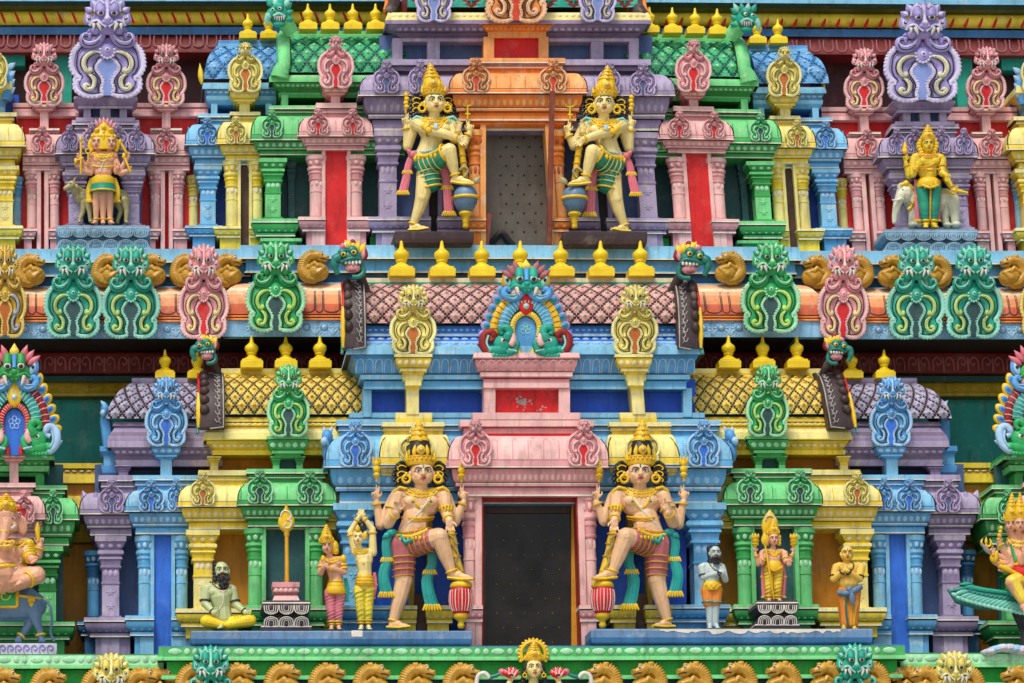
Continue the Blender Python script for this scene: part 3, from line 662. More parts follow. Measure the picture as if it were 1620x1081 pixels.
# ------------------------------------------------ miniature shrines, left half and its mirror image
def shrine(label, at, mir): return thing('miniature_shrine', label, 'shrine', at, 'miniature shrines on the tower', None, mir)
for mir in (False, True):
    S = SIDE[mir]
    # ===== upper storey, yellow shrine cut by the picture edge
    B = shrine(f'yellow shrine with blue side column, cut by the upper {S} picture edge', (-10, 395, -128), mir); d = -128
    panel(B, -120, 150, 30, 396, d - 46, 'blue_dp', mir)
    rows_(B, -80, 6, d, [(128, 12, 'yellow_lt'), (140, 14, 'yellow'), (150, 4, 'yellow'), (158, 2, 'blue'), (170, 2, 'blue_lt'), (190, 2, 'blue')], mir, 0, 1)
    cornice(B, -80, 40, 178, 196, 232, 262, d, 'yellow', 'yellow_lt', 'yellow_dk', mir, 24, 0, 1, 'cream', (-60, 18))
    pilaster(B, 8, 24, 262, 358, d, 'yellow', 'yellow_lt', False, mir); pilaster(B, 26, 15, 280, 360, d - 30, 'blue', 'blue_lt', True, mir, 'kb_h')
    base(B, -40, 36, 357, 378, 397, d, 'yellow', 'yellow_lt', 'yellow_dk', mir, 12, 0, 1)
    b = MB(d, mir); b.tube(bez([(10, 160, d + 4), (14, 130, d + 4), (12, 104, d + 2)], 4), [9] * 5 + [8, 7, 6, 5], 'kb', 8); [b.leaf((13, 150 - i * 13, d + 8), (5, 15), 50, 'kb_h', 3) for i in range(4)]; b.build('roof_end', B)
    # ===== upper storey, outermost pink shrine
    B = shrine(f'pink shrine with red recesses and paired slim columns, upper storey far {S}', (168, 395, -150), mir); d = -150
    panel(B, 24, 180, 322, 396, -169, 'hotred', mir, th=30)
    rows_(B, 20, 330, d - 20, [(163, 4, 'pink_lt'), (170, 4, 'pink'), (171, 1, 'line'), (172, 2, 'pink'), (178, 10, 'pink_lt'), (184, 12, 'pink'), (188, 6, 'pink_dk'), (189, -20, 'red')], mir, 0, 0, name='parapet')
    for a, c in ((40, 102), (232, 296)):
        cornice(B, a - 4, c + 4, 203, 213, 246, 270, d, 'pink', 'pink_lt', 'pink_dk', mir, 12, 0, 0, 'pink_lt', (a + 6, c - 8))
    rows_(B, 95, 240, d - 12, [(246, 14, 'pink'), (250, 8, 'pink_dk'), (256, 4, 'pink'), (268, 6, 'pink_dk'), (270, 0, 'red')], mir, 0, 0)
    for cx, jx in ((50, 58), (86, 70), (246, 254), (282, 267)):
        pilaster(B, cx, 15.5, 270, 362, d, 'pink', 'pink_lt', True, mir, 'pink_lt')
        jamb(B, jx, jx + 7, 270, 396, d + 1, 'pink_lt', mir)
    for a, c in ((62, 66), (71, 71)): pass
    for x0, x1 in ((30, 58), (77, 106), (228, 254), (273, 304)):
        base(B, x0, x1, 362, 378, 397, d + 2, 'pink', 'pink_lt', 'pink_dk', mir, 8, 1 if x0 in (30, 228) else .3, 1, 'pink_lt')
    for c in (70, 263): bowl(B, c - 21, c + 21, 160, 177, 206, d + 2, 'pink', 'pink_lt', mir)
    # ===== purple shrine in front of it
    B = shrine(f'purple shrine behind the {"green-trousered" if mir else "two-headed"} statue, upper storey {S}', (166, 395, -115), mir); d = -115
    panel(B, 108, 266, 224, 396, d - 30, 'blue_gr', mir)
    cornice(B, 88, 244, 190, 212, 244, 272, d, 'purple', 'purple_lt', 'purple_dk', mir, 22, 1, 1, 'purple', (122, 212))
    for cx in (120, 209): pilaster(B, cx, 23, 272, 356, d, 'purple', 'purple_lt', False, mir, 'purple_lt')
    rows_(B, 108, 222, d, [(356, 8, 'purple_lt'), (362, 8, 'purple'), (372, 2, 'purple'), (396, 2, 'purple')], mir, name='base', back=50)
    b = MB(d, mir); b.stack(138, 196, d, d - 40, [(152, 20, 'purple_lt'), (156, 22, 'purple'), (166, 12, 'purple'), (168, 14, 'purple_lt'), (172, 14, 'purple'), (172.5, -8, 'blue_gr'), (190, -8, 'purple')])
    for x0, x1 in ((132, 144), (158, 175), (189, 201)): b.box(x0, 172, x1, 192, d - 30, d + 6, 'purple_lt')
    b.box(120, 186, 214, 193, d - 30, d + 10, 'purple_lt'); b.build('pedestal', B, bev=.8)
    # ===== blue and yellow shrine with the rounded blue roof
    B = shrine(f'light blue shrine with rounded blue tiled roof and yellow twin columns, upper storey {S}', (365, 395, -135), mir); d = -135
    panel(B, 298, 176, 432, 396, d - 45, 'blue_dp', mir)
    roof(B, 322, 437, 66, 134, d - 60, d + 8, 31, 2.0, 'blue_dk', 'tile_b', ('kb_h', 'kb_h'), mir=mir, tl=26, a0=25, ridge=('kb', 'kb_h', 'blue_lt'))
    rows_(B, 330, 437, d, [(131, 8, 'blue_lt'), (137, 10, 'blue_lt'), (141, 10, 'line'), (142, 6, 'blue'), (150, 2, 'blue'), (152, 4, 'blue_lt'), (158, 3, 'blue'), (166, -2, 'blue_dk')], mir, 1, 0, [(146, 5, 12, 2.2, 'kb_h')])
    for x0 in (334, 420): jamb(B, x0, x0 + 10, 164, 182, d, 'blue_lt', mir, name='post')
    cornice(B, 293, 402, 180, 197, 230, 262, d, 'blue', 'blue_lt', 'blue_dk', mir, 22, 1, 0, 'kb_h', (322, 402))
    b = MB(d + 10, mir); b.tube([(340 + (13 - a / 50) * math.cos(R(a)), 108 + (16 - a / 40) * math.sin(R(a)), d + 4) for a in range(0, 560, 20)], 2.2, 'kb_h', 6); b.leaf((320, 128, d - 12), (5, 34), -6, 'yellow', 5); b.build('roof_end', B)
    pilaster(B, 329, 24, 262, 357, d, 'blue', 'blue_lt', False, mir, 'kb_h'); pilaster(B, 306, 15, 278, 360, d - 28, 'yellow', 'yellow_lt', True, mir)
    base(B, 293, 352, 357, 374, 397, d, 'blue', 'blue_lt', 'blue_dk', mir, 12, pet='kb_h')
    dy = d + 12
    bowl(B, 362, 412, 140, 164, 180, dy + 4, 'yellow', 'yellow_lt', mir)
    cornice(B, 343, 440, 177, 193, 228, 254, dy, 'yellow', 'yellow_lt', 'yellow_dk', mir, 20, 1, 0, 'cream', (372, 412))
    panel(B, 378, 252, 398, 397, dy - 10, 'brown', mir, 'slot', 10)
    for cx, jx in ((367, 376), (406, 394)):
        pilaster(B, cx, 19, 254, 360, dy, 'yellow', 'yellow_lt', True, mir); jamb(B, jx, jx + 5, 252, 397, dy + 1, 'yellow_lt', mir)
    base(B, 338, 381, 358, 376, 397, dy + 2, 'yellow', 'yellow_lt', 'yellow_dk', mir, 10, 1, .2); base(B, 394, 428, 358, 376, 397, dy + 2, 'yellow', 'yellow_lt', 'yellow_dk', mir, 10, .2, 1)
    # ===== green shrine with barrel roof and pink red-slotted doorway
    B = shrine(f'green shrine with green tiled barrel roof and red slot between pink columns, upper storey {S}', (510, 395, -105), mir); d = -105
    panel(B, 398, 150, 640, 396, d - 50, 'niche', mir)
    roof(B, 448, 640, 51, 124, d - 60, d + 10, 25.5, 2.5, 'niche', 'tile_g', ('kg_h', 'kg_h'), mir=mir, a0=25, ridge=('green_lt', 'kg_h', 'green_lt'))
    rows_(B, 440, 640, d, [(119, 12, 'green_lt'), (123, 14, 'green_lt'), (130, 14, 'line'), (131, 8, 'green'), (138, 4, 'green'), (139, 2, 'green_dk'), (147, -2, 'green_lt'), (149, 0, 'green'), (155, -2, 'green_dk'), (157, -14, 'niche')], mir, 1, 0, [(135, 5, 26, 2.2, 'kg_h')])
    for x0 in (445, 600): jamb(B, x0, x0 + 11, 150, 170, d, 'green_lt', mir, name='post')
    b = MB(d + 10, mir); pts = []                                # rounded end rib of the barrel roof
    for i in range(11):
        a = R(lerp(10, 100, i / 10)); pts.append((446 + (3 if i < 9 else (i - 8) * -2), lerp(46, 124, (math.cos(R(10)) - math.cos(a)) / (math.cos(R(10)) - math.cos(R(100)))), d - 45 + 62 * math.sin(a)))
    b.tube(pts, [11] * 8 + [11, 13, 15], 'green_lt', 10, .7); b.tube([(x + 10, y, q + 1) for x, y, q in pts], 1.6, 'line', 5); b.tube([(x - 9, y, q + 2) for x, y, q in pts], 2.4, 'kg', 6)
    b.ell((446, 118, d + 18), (11, 9, 8), 'green_lt'); b.build('roof_rib', B, ang=60)
    cornice(B, 397, 640, 167, 184, 222, 246, d, 'green', 'green_lt', 'green_dk', mir, 20, 1, 0, 'kg_h', (434, 640))
    pilaster(B, 432, 24, 250, 346, d, 'green', 'green_lt', False, mir, 'kg_h'); pilaster(B, 461, 10, 250, 346, d - 36, 'niche', 'niche', False, mir, 'niche', orn=False)
    base(B, 398, 474, 346, 374, 378, d, 'green', 'green_lt', 'green_dk', mir, 14, pet='kg_h'); rows_(B, 420, 470, d, [(377, 8, 'green_lt'), (382, 8, 'green'), (383, 0, 'green'), (397, 0, 'green')], mir, back=50, name='base')
    rows_(B, 585, 640, d - 8, [(374, 4, 'green_in'), (397, 4, 'green_in')], mir, 0, 0, name='base', back=30)
    dp = d + 14
    bowl(B, 509, 553, 136, 152, 168, dp + 4, 'pink', 'pink_lt', mir)
    cornice(B, 472, 590, 163, 186, 216, 238, dp, 'pink', 'pink_lt', 'pink_dk', mir, 20, 1, 1, 'pink_lt', (508, 556))
    panel(B, 511, 236, 554, 397, dp - 4, 'hotred', mir, 'slot', 14)
    for cx, jx in ((501, 509), (563, 549)):
        pilaster(B, cx, 21, 246, 344, dp, 'pink', 'pink_lt', True, mir, 'pink_lt'); jamb(B, jx, jx + 6, 237, 397, dp + 1, 'pink_lt', mir)
    base(B, 472, 515, 343, 366, 397, dp + 2, 'pink', 'pink_lt', 'pink_dk', mir, 13, 1, .1, 'pink_lt', (494, 514)); base(B, 549, 592, 343, 366, 397, dp + 2, 'pink', 'pink_lt', 'pink_dk', mir, 13, .1, 1, 'pink_lt', (550, 570))
    # ===== lower storey, corner shrine in green and pink
    B = shrine(f'green corner shrine with pink bracket, lower storey at the {S} edge', (20, 1035, 30), mir); d = 30
    panel(B, -120, 735, 100, 1040, d - 40, 'niche', mir)
    rows_(B, -80, 66, d, [(716, 18, 'green'), (722, 20, 'green_lt'), (728, 20, 'line'), (729, 12, 'green'), (736, 8, 'green_dk'), (737, 12, 'green_lt'), (746, 10, 'green'), (747, 0, 'line'), (748, 2, 'green'), (754, -2, 'green_dk'), (756, -24, 'niche')], mir, 0, 1, [(733, 8, 14, 2.6, 'kg_h')])
    bowl(B, 0, 44, 712, 732, 768, d + 16, 'pink', 'pink_lt', mir); jamb(B, 56, 70, 750, 772, d, 'green', mir, name='post')
    cornice(B, -60, 124, 768, 788, 823, 864, d, 'green', 'green_lt', 'green_dk', mir, 22, 0, 1, 'kg_h', (-40, 98))
    cornice(B, -60, 72, 764, 785, 822, 852, d + 16, 'pink', 'pink_lt', 'pink_dk', mir, 20, 0, 1, 'pink_lt', (-40, 48))
    pilaster(B, 75, 27, 864, 986, d, 'green_dk', 'green_lt', False, mir, 'kg_h'); pilaster(B, -20, 27, 864, 986, d, 'green_dk', 'green_lt', False, mir, 'kg_h')
    base(B, -60, 118, 984, 1012, 1040, d, 'green', 'green_lt', 'green_dk', mir, 16, 0, 1, 'kg_h')
    # ===== lower storey, purple and blue shrine
    B = shrine(f'purple and blue shrine with rounded lattice roof and bright blue slot, lower storey {S}', (235, 1035, 8), mir); d = 8
    panel(B, 150, 735, 322, 1040, d - 44, 'blue_gr', mir)
    roof(B, 170, 352, 600, 670, d - 70, d + 12, 22, 2.8, 'line', 'tile_v', ('kpu_h', 'kt'), mir=mir, tl=44, a0=28, ridge=('purple_lt', 'cream', 'purple'))
    rows_(B, 188, 352, d, [(668, 8, 'purple_dk'), (674, 10, 'purple_dk'), (675, 6, 'purple'), (682, 10, 'purple'), (684, 12, 'purple_dk'), (690, 16, 'purple'), (698, 18, 'purple_lt'), (708, 18, 'line'), (709, 12, 'purple'), (720, 4, 'purple'), (722, 6, 'purple_dk'), (728, 6, 'purple_lt'), (738, 2, 'purple_dk'), (740, -20, 'blue_gr')], mir, 1, 0, [(715, 10, 16, 2.8, 'kpu_h')])
    b = MB(d + 10, mir); b.tube(bez([(172, 705, d - 14), (168, 670, d - 14), (166, 640, d - 12)], 4), [9] * 6 + [7, 6, 5], 'kb', 8); b.ell((166, 646, d - 6), (7, 11, 8), 'kb'); b.ell((163, 652, d), (5, 6, 6), 'kb_h')
    for i in range(4): b.leaf((168, 642 + i * 6, d - 4), (4, 14), -40 + i * 28, 'kb_h', 3)
    b.stack(166, 184, d - 16, d - 60, [(706, 8, 'kb'), (714, 8, 'kb'), (720, 2, 'blue'), (736, 2, 'blue_md'), (737, 6, 'kb'), (748, 4, 'blue_dk'), (760, 0, 'blue_dk')]); b.build('roof_end', B, bev=.6)
    cornice(B, 126, 208, 752, 780, 814, 848, d, 'purple', 'purple_lt', 'purple_dk', mir, 24, 1, 0, 'kpu_h', (164, 330))
    pilaster(B, 195, 15, 736, 760, d, 'purple', 'purple_lt', False, mir, orn=False, name='post')
    b = MB(d, mir); b.leaf((140, 806, d + 8), (9, 30), -18, 'kpu_h', 6); b.leaf((150, 806, d + 14), (8, 26), 4, 'kpu', 5); b.build('corner_leaf', B)
    pilaster(B, 175, 27, 848, 978, d, 'purple', 'purple_lt', False, mir, 'kpu_h')
    base(B, 133, 206, 977, 1008, 1040, d, 'purple', 'purple_lt', 'purple_dk', mir, 18, 1, 0, 'kpu_h', (159, 189))
    pilaster(B, 148, 20, 872, 978, d - 34, 'blue_dk', 'blue', True, mir, 'kb_h'); base(B, 122, 170, 984, 1006, 1040, d - 34, 'blue_dk', 'blue', 'blue_dk', mir, 12, pet='kb_h')
    db = d + 14
    bowl(B, 238, 288, 703, 726, 758, db + 6, 'kb', 'blue_lt', mir, w=.36, pet='kb_h')
    cornice(B, 198, 330, 752, 776, 810, 846, db, 'blue', 'blue_lt', 'blue_dk', mir, 24, 1, 0, 'kb_h', (218, 330))
    panel(B, 240, 844, 276, 1040, db - 6, 'kb_c', mir, 'slot', 14)
    for cx, jx in ((229, 238), (287, 271)):
        pilaster(B, cx, 20, 848, 976, db, 'blue', 'blue_lt', True, mir, 'kb_h'); jamb(B, jx, jx + 6, 846, 1040, db + 1, 'blue_lt', mir)
    base(B, 198, 244, 974, 1006, 1040, db + 2, 'blue', 'blue_lt', 'blue_dk', mir, 15, 1, .1, 'kb_h', (222, 243)); base(B, 271, 318, 974, 1006, 1040, db + 2, 'blue', 'blue_lt', 'blue_dk', mir, 12, .1, 0, 'kb_h', (272, 300))
    # ===== lower storey, yellow barrel-roofed shrine with a green niche
    who = 'Murugan' if False else ''
    B = shrine(f'yellow shrine with yellow lattice barrel roof and green niche, lower storey {S}', (440, 1000, 40), mir); d = 40
    panel(B, 330, 718, 578, 1010, d - 46, 'ochre', mir)
    roof(B, 350, 572, 585, 664, d - 80, d + 12, 20.6, 3.0, 'ebrown', 'tile_y', ('gold_y', 'ko'), mir=mir, a0=28, ridge=('yellow_lt', 'cream', 'yellow'))
    rows_(B, 345, 572, d, [(660, 10, 'yellow_dk'), (664, 12, 'yellow'), (668, 12, 'line'), (669, 10, 'yellow'), (673, 13, 'yellow'), (675, 10, 'yellow_dk'), (679, 14, 'yellow_lt'), (684, 22, 'yellow_lt'), (695, 24, 'yellow'), (697, 22, 'line'), (698, 18, 'yellow'), (711, 6, 'yellow'), (713, 10, 'yellow'), (720, 8, 'yellow_dk'), (723, -16, 'ochre')], mir, 1, 0, [(671, 11, 26, 2, 'cream'), (681, 16, 20, 2.4, 'cream'), (705, 13, 22, 2.8, 'cream')])
    pilaster(B, 339, 12, 722, 747, d, 'yellow', 'yellow_lt', False, mir, orn=False, name='post')
    cornice(B, 281, 556, 744, 768, 802, 838, d, 'yellow', 'yellow_lt', 'yellow_dk', mir, 26, 1, 0, 'cream', (322, 556))
    pilaster(B, 321, 29, 838, 966, d, 'yellow', 'yellow_lt', False, mir); base(B, 278, 392, 963, 992, 1010, d, 'yellow', 'yellow_lt', 'yellow_dk', mir, 16); base(B, 500, 552, 963, 992, 1010, d, 'yellow', 'yellow_lt', 'yellow_dk', mir, 14, 0, 0)
    dg = d + 20
    bowl(B, 422, 489, 690, 722, 724, dg + 4, 'green', 'green_lt', mir, w=.5, pet='kg_h')
    for x in (437, 474): pilaster(B, x, 10, 722, 746, dg, 'green', 'green_lt', False, mir, orn=False, name='post')
    panel(B, 436, 718, 476, 746, dg - 16, 'niche', mir)
    cornice(B, 376, 532, 742, 764, 800, 834, dg, 'green', 'green_lt', 'green_dk', mir, 24, 1, 1, 'kg_h', (398, 510))
    panel(B, 416, 832, 488, 1010, dg - 18, 'niche', mir, 'niche_panel', 14)
    for cx, jx, q in ((404, 414, 0), (500, 483, 1)):
        pilaster(B, cx, 22, 836, 962, dg, 'green', 'green_lt', True, mir, 'kg_h'); jamb(B, jx, jx + 7, 834, 1000, dg + 1, 'green_lt', mir)
    base(B, 385, 424, 958, 990, 1010, dg + 2, 'green', 'green_lt', 'green_dk', mir, 14, 1, .1, 'kg_h'); base(B, 481, 520, 958, 990, 1010, dg + 2, 'green', 'green_lt', 'green_dk', mir, 14, .1, 1, 'kg_h')
    base(B, 400, 506, 975, 990, 1010, dg - 8, 'green_dk', 'green', 'green_dk', mir, 6, 0, 0, 'kg_h')

# ------------------------------------------------ central shrines
# upper: purple storey with orange doorway
B = thing('central_shrine', 'purple central shrine with orange doorway frame, upper storey', 'shrine', (819, 395, -85), 'miniature shrines on the tower'); d = -85
panel(B, 600, 56, 1032, 100, d - 20, 'blue_gr'); panel(B, 606, 150, 1034, 396, d - 40, 'blue_gr')
roof(B, 642, 1004, -58, 22, d - 60, d + 12, 42, 2, 'red_dk', 'teal', ('kt_h', 'kt_h'), a0=25)
rows_(B, 640, 1000, d, [(20, 26, 'yellow_lt'), (30, 30, 'yellow_lt'), (32, 30, 'purple'), (38, 30, 'purple_dk'), (39, 24, 'purple'), (52, 8, 'purple'), (53, 14, 'purple_dk'), (60, 6, 'purple'), (61, 4, 'purple_lt'), (66, 4, 'purple_dk')], pet=[(25, 28, 40, 3, 'cream'), (46, 17, 36, 3.2, 'purple_lt')])
for s in (1, -1):
    b = MB(d + 10, s < 0, 816); b.tube(bez([(622, -14, d - 10), (624, 2, d + 6), (620, 16, d + 18), (614, 24, d + 20)], 4), 10, 'darkbrown', 10, .7); b.tube(bez([(611, -14, d - 8), (612, 4, d + 8), (608, 20, d + 20)], 4), 3.4, 'orange', 7); b.build('roof_rib', B)
for x0, x1 in ((621, 637), (676, 696), (935, 955), (995, 1011)): jamb(B, x0, x1, 60, 98, d + 3, 'purple_lt', name='post')
rows_(B, 632, 1004, d, [(94, 26, 'purple_lt'), (103, 26, 'purple'), (104, 24, 'line'), (105, 18, 'purple'), (112, 18, 'purple_lt'), (113, 6, 'purple_dk'), (121, 6, 'purple')])
cornice(B, 568, 1067, None, 118, 152, 208, d, 'purple', 'purple_lt', 'purple_dk', False, 30, pet='purple_lt')
for s in (False, True):
    pilaster(B, 614, 27, 206, 346, d, 'purple', 'purple_lt', False, s, 'purple_lt'); base(B, 583, 682, 343, 368, 397, d, 'purple', 'purple_lt', 'purple_dk', s, 12, 1, 0, 'purple_lt', (604, 624)); base(B, 692, 748, 343, 368, 397, d, 'purple', 'purple_lt', 'purple_dk', s, 12, 0, 0, 'purple_lt')
    panel(B, 678, 205, 694, 396, d - 12, 'line', s, 'slot', 20); jamb(B, 672, 679, 205, 396, d - 6, 'purple', s); jamb(B, 693, 700, 205, 396, d - 6, 'purple', s)
    pilaster(B, 752, 19, 206, 346, d + 22, 'orange', 'orange_lt', True, s, 'orange_dk'); jamb(B, 760, 769, 195, 396, d + 23, 'orange_lt', s); base(B, 738, 769, 344, 366, 397, d + 22, 'orange', 'orange_lt', 'orange_dk', s, 9, 1, .1, 'orange_lt')
rows_(B, 776, 860, d + 12, [(33, 16, 'orange_lt'), (38, 18, 'orange'), (39, 14, 'line'), (40, 13, 'orange'), (50, 6, 'orange'), (51, 4, 'orange_lt'), (60, 4, 'orange'), (62, -8, 'red')], pet=[(45, 11, 14, 3, 'orange_lt')])
panel(B, 776, 60, 858, 98, d + 8, 'red', name='red_panel'); jamb(B, 765, 782, 58, 97, d + 15.3, 'orange_lt', name='post'); jamb(B, 852, 868, 58, 97, d + 15.3, 'orange_lt', name='post')
cornice(B, 710, 928, 92, 116, 148, 192, d + 21, 'orange', 'orange_lt', 'orange_dk', False, 24, pet='orange_lt', xs=(752, 886))
rows_(B, 750, 886, d + 16, [(190, 6, 'orange'), (196, 8, 'orange'), (201, 2, 'orange_dk')], name='lintel')
DOOR = thing('metal_door', 'grey metal door leaf dotted with small holes in the upper orange doorway', 'door', (819, 392, -110))
panel(DOOR, 764, 196, 872, 396, -108, 'doorgrey' if 'doorgrey' in PAL else 'grey', name='door_leaf', th=6)
b = MB(-107)
for r in range(11):
    for c in range(4):
        x = 792 + c * 18.5 + (9 if r % 2 else 0); y = 218 + r * 14.9; b.ell((x, y, -107.6), (1.7, 1.7, 1), 'black', 8, 4)
b.build('hole', DOOR)['kind'] = 'stuff'
b = MB(-105); b.tube(bez([(778, 385, -104), (792, 370, -100), (806, 384, -100), (812, 390, -100)], 4), 5, 'black', 8); b.build('cable_bundle', DOOR)
for (q0, q1, lb) in (((873, 146, -36), (869, 388, -42), 'long thin reddish brown timber pole leaning across the right side of the upper doorway'), ((777, 332, -70), (771, 388, -66), 'short dark timber stub leaning at the lower left of the upper doorway')):
    b = MB(-40); x0, y0, z0 = q0; x1, y1, z1 = q1; w = 4
    b.ring([[(x0 - w, y0, z0 + 4), (x0 + w, y0, z0 + 4), (x0 + w, y0, z0 - 4), (x0 - w, y0, z0 - 4)], [(x1 - w, y1, z1 + 4), (x1 + w, y1, z1 + 4), (x1 + w, y1, z1 - 4), (x1 - w, y1, z1 - 4)]]); b.mats[:] = ['pole']; tag(b.build('timber_pole', None, bev=.6), lb, 'pole')
# lower: large sala roof over the doorway
B = thing('central_shrine', 'blue central shrine with big pink lattice barrel roof over the lower doorway', 'shrine', (835, 1020, 70), 'miniature shrines on the tower'); d = 70
panel(B, 575, 600, 1100, 676, d - 20, 'kb_c' if False else 'blue_dp'); panel(B, 586, 736, 1086, 1022, d - 40, 'blue_dp')
roof(B, 577, 1086, 442, 519, d - 50, d + 20, 26, 2.9, 'ebrown', 'tile_p', ('gold_y', 'kb'), a0=30, ridge=('cream', 'yellow_lt', 'kt'))
rows_(B, 590, 1072, d, [(515, 10, 'kb'), (519, 14, 'kb_c'), (526, 12, 'kb'), (527, 12, 'line'), (528, 14, 'kb_h'), (532, 14, 'kb'), (534, 10, 'kb_c'), (540, 16, 'kb_b'), (546, 24, 'kb_b'), (548, 40, 'blue_lt'), (559, 42, 'blue_lt'), (561, 42, 'line'), (562, 34, 'blue_md'), (568, 30, 'blue'), (590, 16, 'blue'), (592, 14, 'blue_dk'), (593, 20, 'blue_lt'), (600, 20, 'blue'), (602, 12, 'line'), (603, 14, 'blue'), (612, 14, 'blue_lt'), (616, 14, 'blue_dk'), (618, 2, 'blue_dk')], pet=[(522, 12, 52, 2.6, 'kb_b'), (537, 12, 34, 2.8, 'kb_h'), (543, 22, 30, 2.6, 'kb_h')])
tongues(B, 562, 1100, 568, 590, d, 30, 16, 36, 'kb', 'kb_h')
for x0, x1 in ((574, 588), (1081, 1095)): jamb(B, x0, x1, 614, 660, d + 6, 'blue_lt', name='post')
rows_(B, 556, 1112, d, [(653, 3, 'blue_lt'), (661, 3, 'blue'), (662, 2, 'line'), (663, 6, 'blue_lt'), (670, 6, 'blue'), (671, -3, 'line'), (673, 0, 'blue'), (682, 0, 'blue_lt'), (690, 0, 'blue_md'), (695, 0, 'blue_md')])
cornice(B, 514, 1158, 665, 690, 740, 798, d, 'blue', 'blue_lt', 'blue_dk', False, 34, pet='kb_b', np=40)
for s in (False, True):
    b = MB(d, s); b.tube(bez([(528, 730, d + 8), (520, 712, d + 10), (516, 692, d + 6)], 4), [14] * 4 + [11, 10, 9, 8, 6], 'kb', 9); b.ell((517, 694, d + 14), (9, 12, 10), 'kb'); b.ell((512, 702, d + 20), (6, 7, 7), 'kb_h'); b.leaf((520, 690, d + 14), (4, 14), 20, 'kb_h', 3); b.leaf((514, 690, d + 14), (4, 13), -12, 'kb_h', 3); b.build('corner_beast', B, ang=60)
    a, c = (600, 712) if not s else (600, 712)
    cornice(B, a, c, 668, 688, 736, 762, d + 14, 'yellow', 'yellow_lt', 'yellow_dk', s, 22, .4, .4, 'cream', (608, 700))
    rows_(B, 630, 680, d + 14, [(653, 4, 'yellow_lt'), (662, 4, 'yellow'), (668, 4, 'yellow')], s)
    bowl(B, 624, 684, 560, 592, 610, d + 30, 'yellow', 'yellow_lt', s, w=.42); jamb(B, 643, 663, 596, 656, d + 20, 'yellow_lt', s, name='post'); rows_(B, 645, 661, d + 18, [(592, 8, 'yellow_lt'), (602, 8, 'yellow'), (604, 4, 'yellow'), (616, 3, 'yellow')], s, back=30)
    pilaster(B, 562, 38, 796, 962, d, 'blue', 'blue_lt', False, s, 'kb_b'); base(B, 525, 640, 958, 986, 1022, d, 'blue', 'blue_lt', 'blue_dk', s, 16, 1, 0, 'kb_b'); base(B, 616, 660, 958, 986, 1022, d + 8, 'yellow', 'yellow_lt', 'yellow_dk', s, 12, 1, .2); base(B, 674, 722, 958, 986, 1022, d + 8, 'yellow', 'yellow_lt', 'yellow_dk', s, 12, .2, 1)
    panel(B, 656, 940, 676, 1022, d - 2, 'brown', s, 'slot', 20); jamb(B, 676, 684, 800, 1000, d - 14, 'yellow_dk', s); jamb(B, 648, 656, 800, 1000, d - 14, 'yellow_dk', s)
    pilaster(B, 744, 20, 780, 962, d + 26, 'pink', 'pink_lt', True, s, 'pink_lt'); jamb(B, 752, 764, 778, 1022, d + 27, 'pink_lt', s, 'red_dk'); base(B, 728, 764, 958, 984, 1022, d + 26, 'pink', 'pink_lt', 'pink_dk', s, 9, 1, .1, 'pink_lt', (738, 752))
rows_(B, 770, 896, d + 26, [(558, 20, 'pink_lt'), (566, 22, 'pink'), (568, 20, 'line'), (569, 18, 'pink')] + curve(569, 588, 18, 6, 'pink', 5, False) + [(589, 10, 'pink_lt'), (596, 10, 'pink'), (598, 4, 'red_dk'), (600, 5, 'pink'), (606, 5, 'pink_lt'), (614, 5, 'pink'), (617, -6, 'red')])
tongues(B, 756, 910, 570, 587, d + 26, 19, 9, 11, 'pink', 'pink_lt')
panel(B, 780, 612, 886, 660, d + 18, 'hotred', name='red_panel'); jamb(B, 766, 784, 614, 658, d + 27.4, 'pink_lt', name='post'); jamb(B, 884, 902, 614, 658, d + 27.4, 'pink_lt', name='post')
b = MB(d + 19); rq = random.Random(8); [b.ell((828 + rq.gauss(0, 6), 636 + rq.gauss(0, 3.5), d + 18), (.8 + 2.4 * rq.random(), .6 + 1.8 * rq.random(), .5), 'greyline', 7, 4, rq.random() * 90) for i in range(34)]; [b.ell((857 + rq.gauss(0, 4), 646 + rq.gauss(0, 2), d + 18), (.6 + 1.5 * rq.random(), .5 + rq.random(), .5), 'greyline', 7, 4) for i in range(12)]; b.build('peeled_patch', B)
rows_(B, 752, 914, d + 26, [(653, 4, 'pink_lt'), (664, 4, 'pink'), (665, -2, 'line')]); rows_(B, 734, 934, d + 26, [(665, 6, 'pink_lt'), (675, 6, 'pink'), (676, 2, 'red_dk'), (678, 0, 'pink'), (686, 0, 'red'), (690, -2, 'red'), (694, -2, 'pink')])
cornice(B, 708, 962, None, 690, 740, 786, d + 26, 'pink', 'pink_lt', 'pink_dk', False, 26, pet='pink_lt', np=26)
rows_(B, 744, 930, d + 24, [(780, 3, 'pink'), (786, 3, 'pink'), (787, -6, 'red_dk'), (794, -6, 'red_dk')], name='lintel')
DOOR = thing('dark_door', 'dark glass door with rows of tiny metal studs in the lower pink doorway', 'door', (838, 1020, 62))
panel(DOOR, 758, 780, 916, 1024, 56, 'glassdark', name='door_glass', th=6)
b = MB(58)
for r in range(9):
    for c in range(5): b.ell((786 + c * 22 + (11 if r % 2 else 0), 832 + r * 23, 56.4), (.9, .6, 1.0), 'yellow_dk', 6, 3)
b.build('stud', DOOR)['kind'] = 'stuff'
b = MB(62); b.box(762, 786, 769, 1022, 40, 61, 'brown'); b.box(904, 786, 914, 1022, 40, 61, 'ochre'); b.box(769, 786, 904, 812, 40, 60, 'darkbrown'); b.build('door_frame', DOOR, bev=.6)
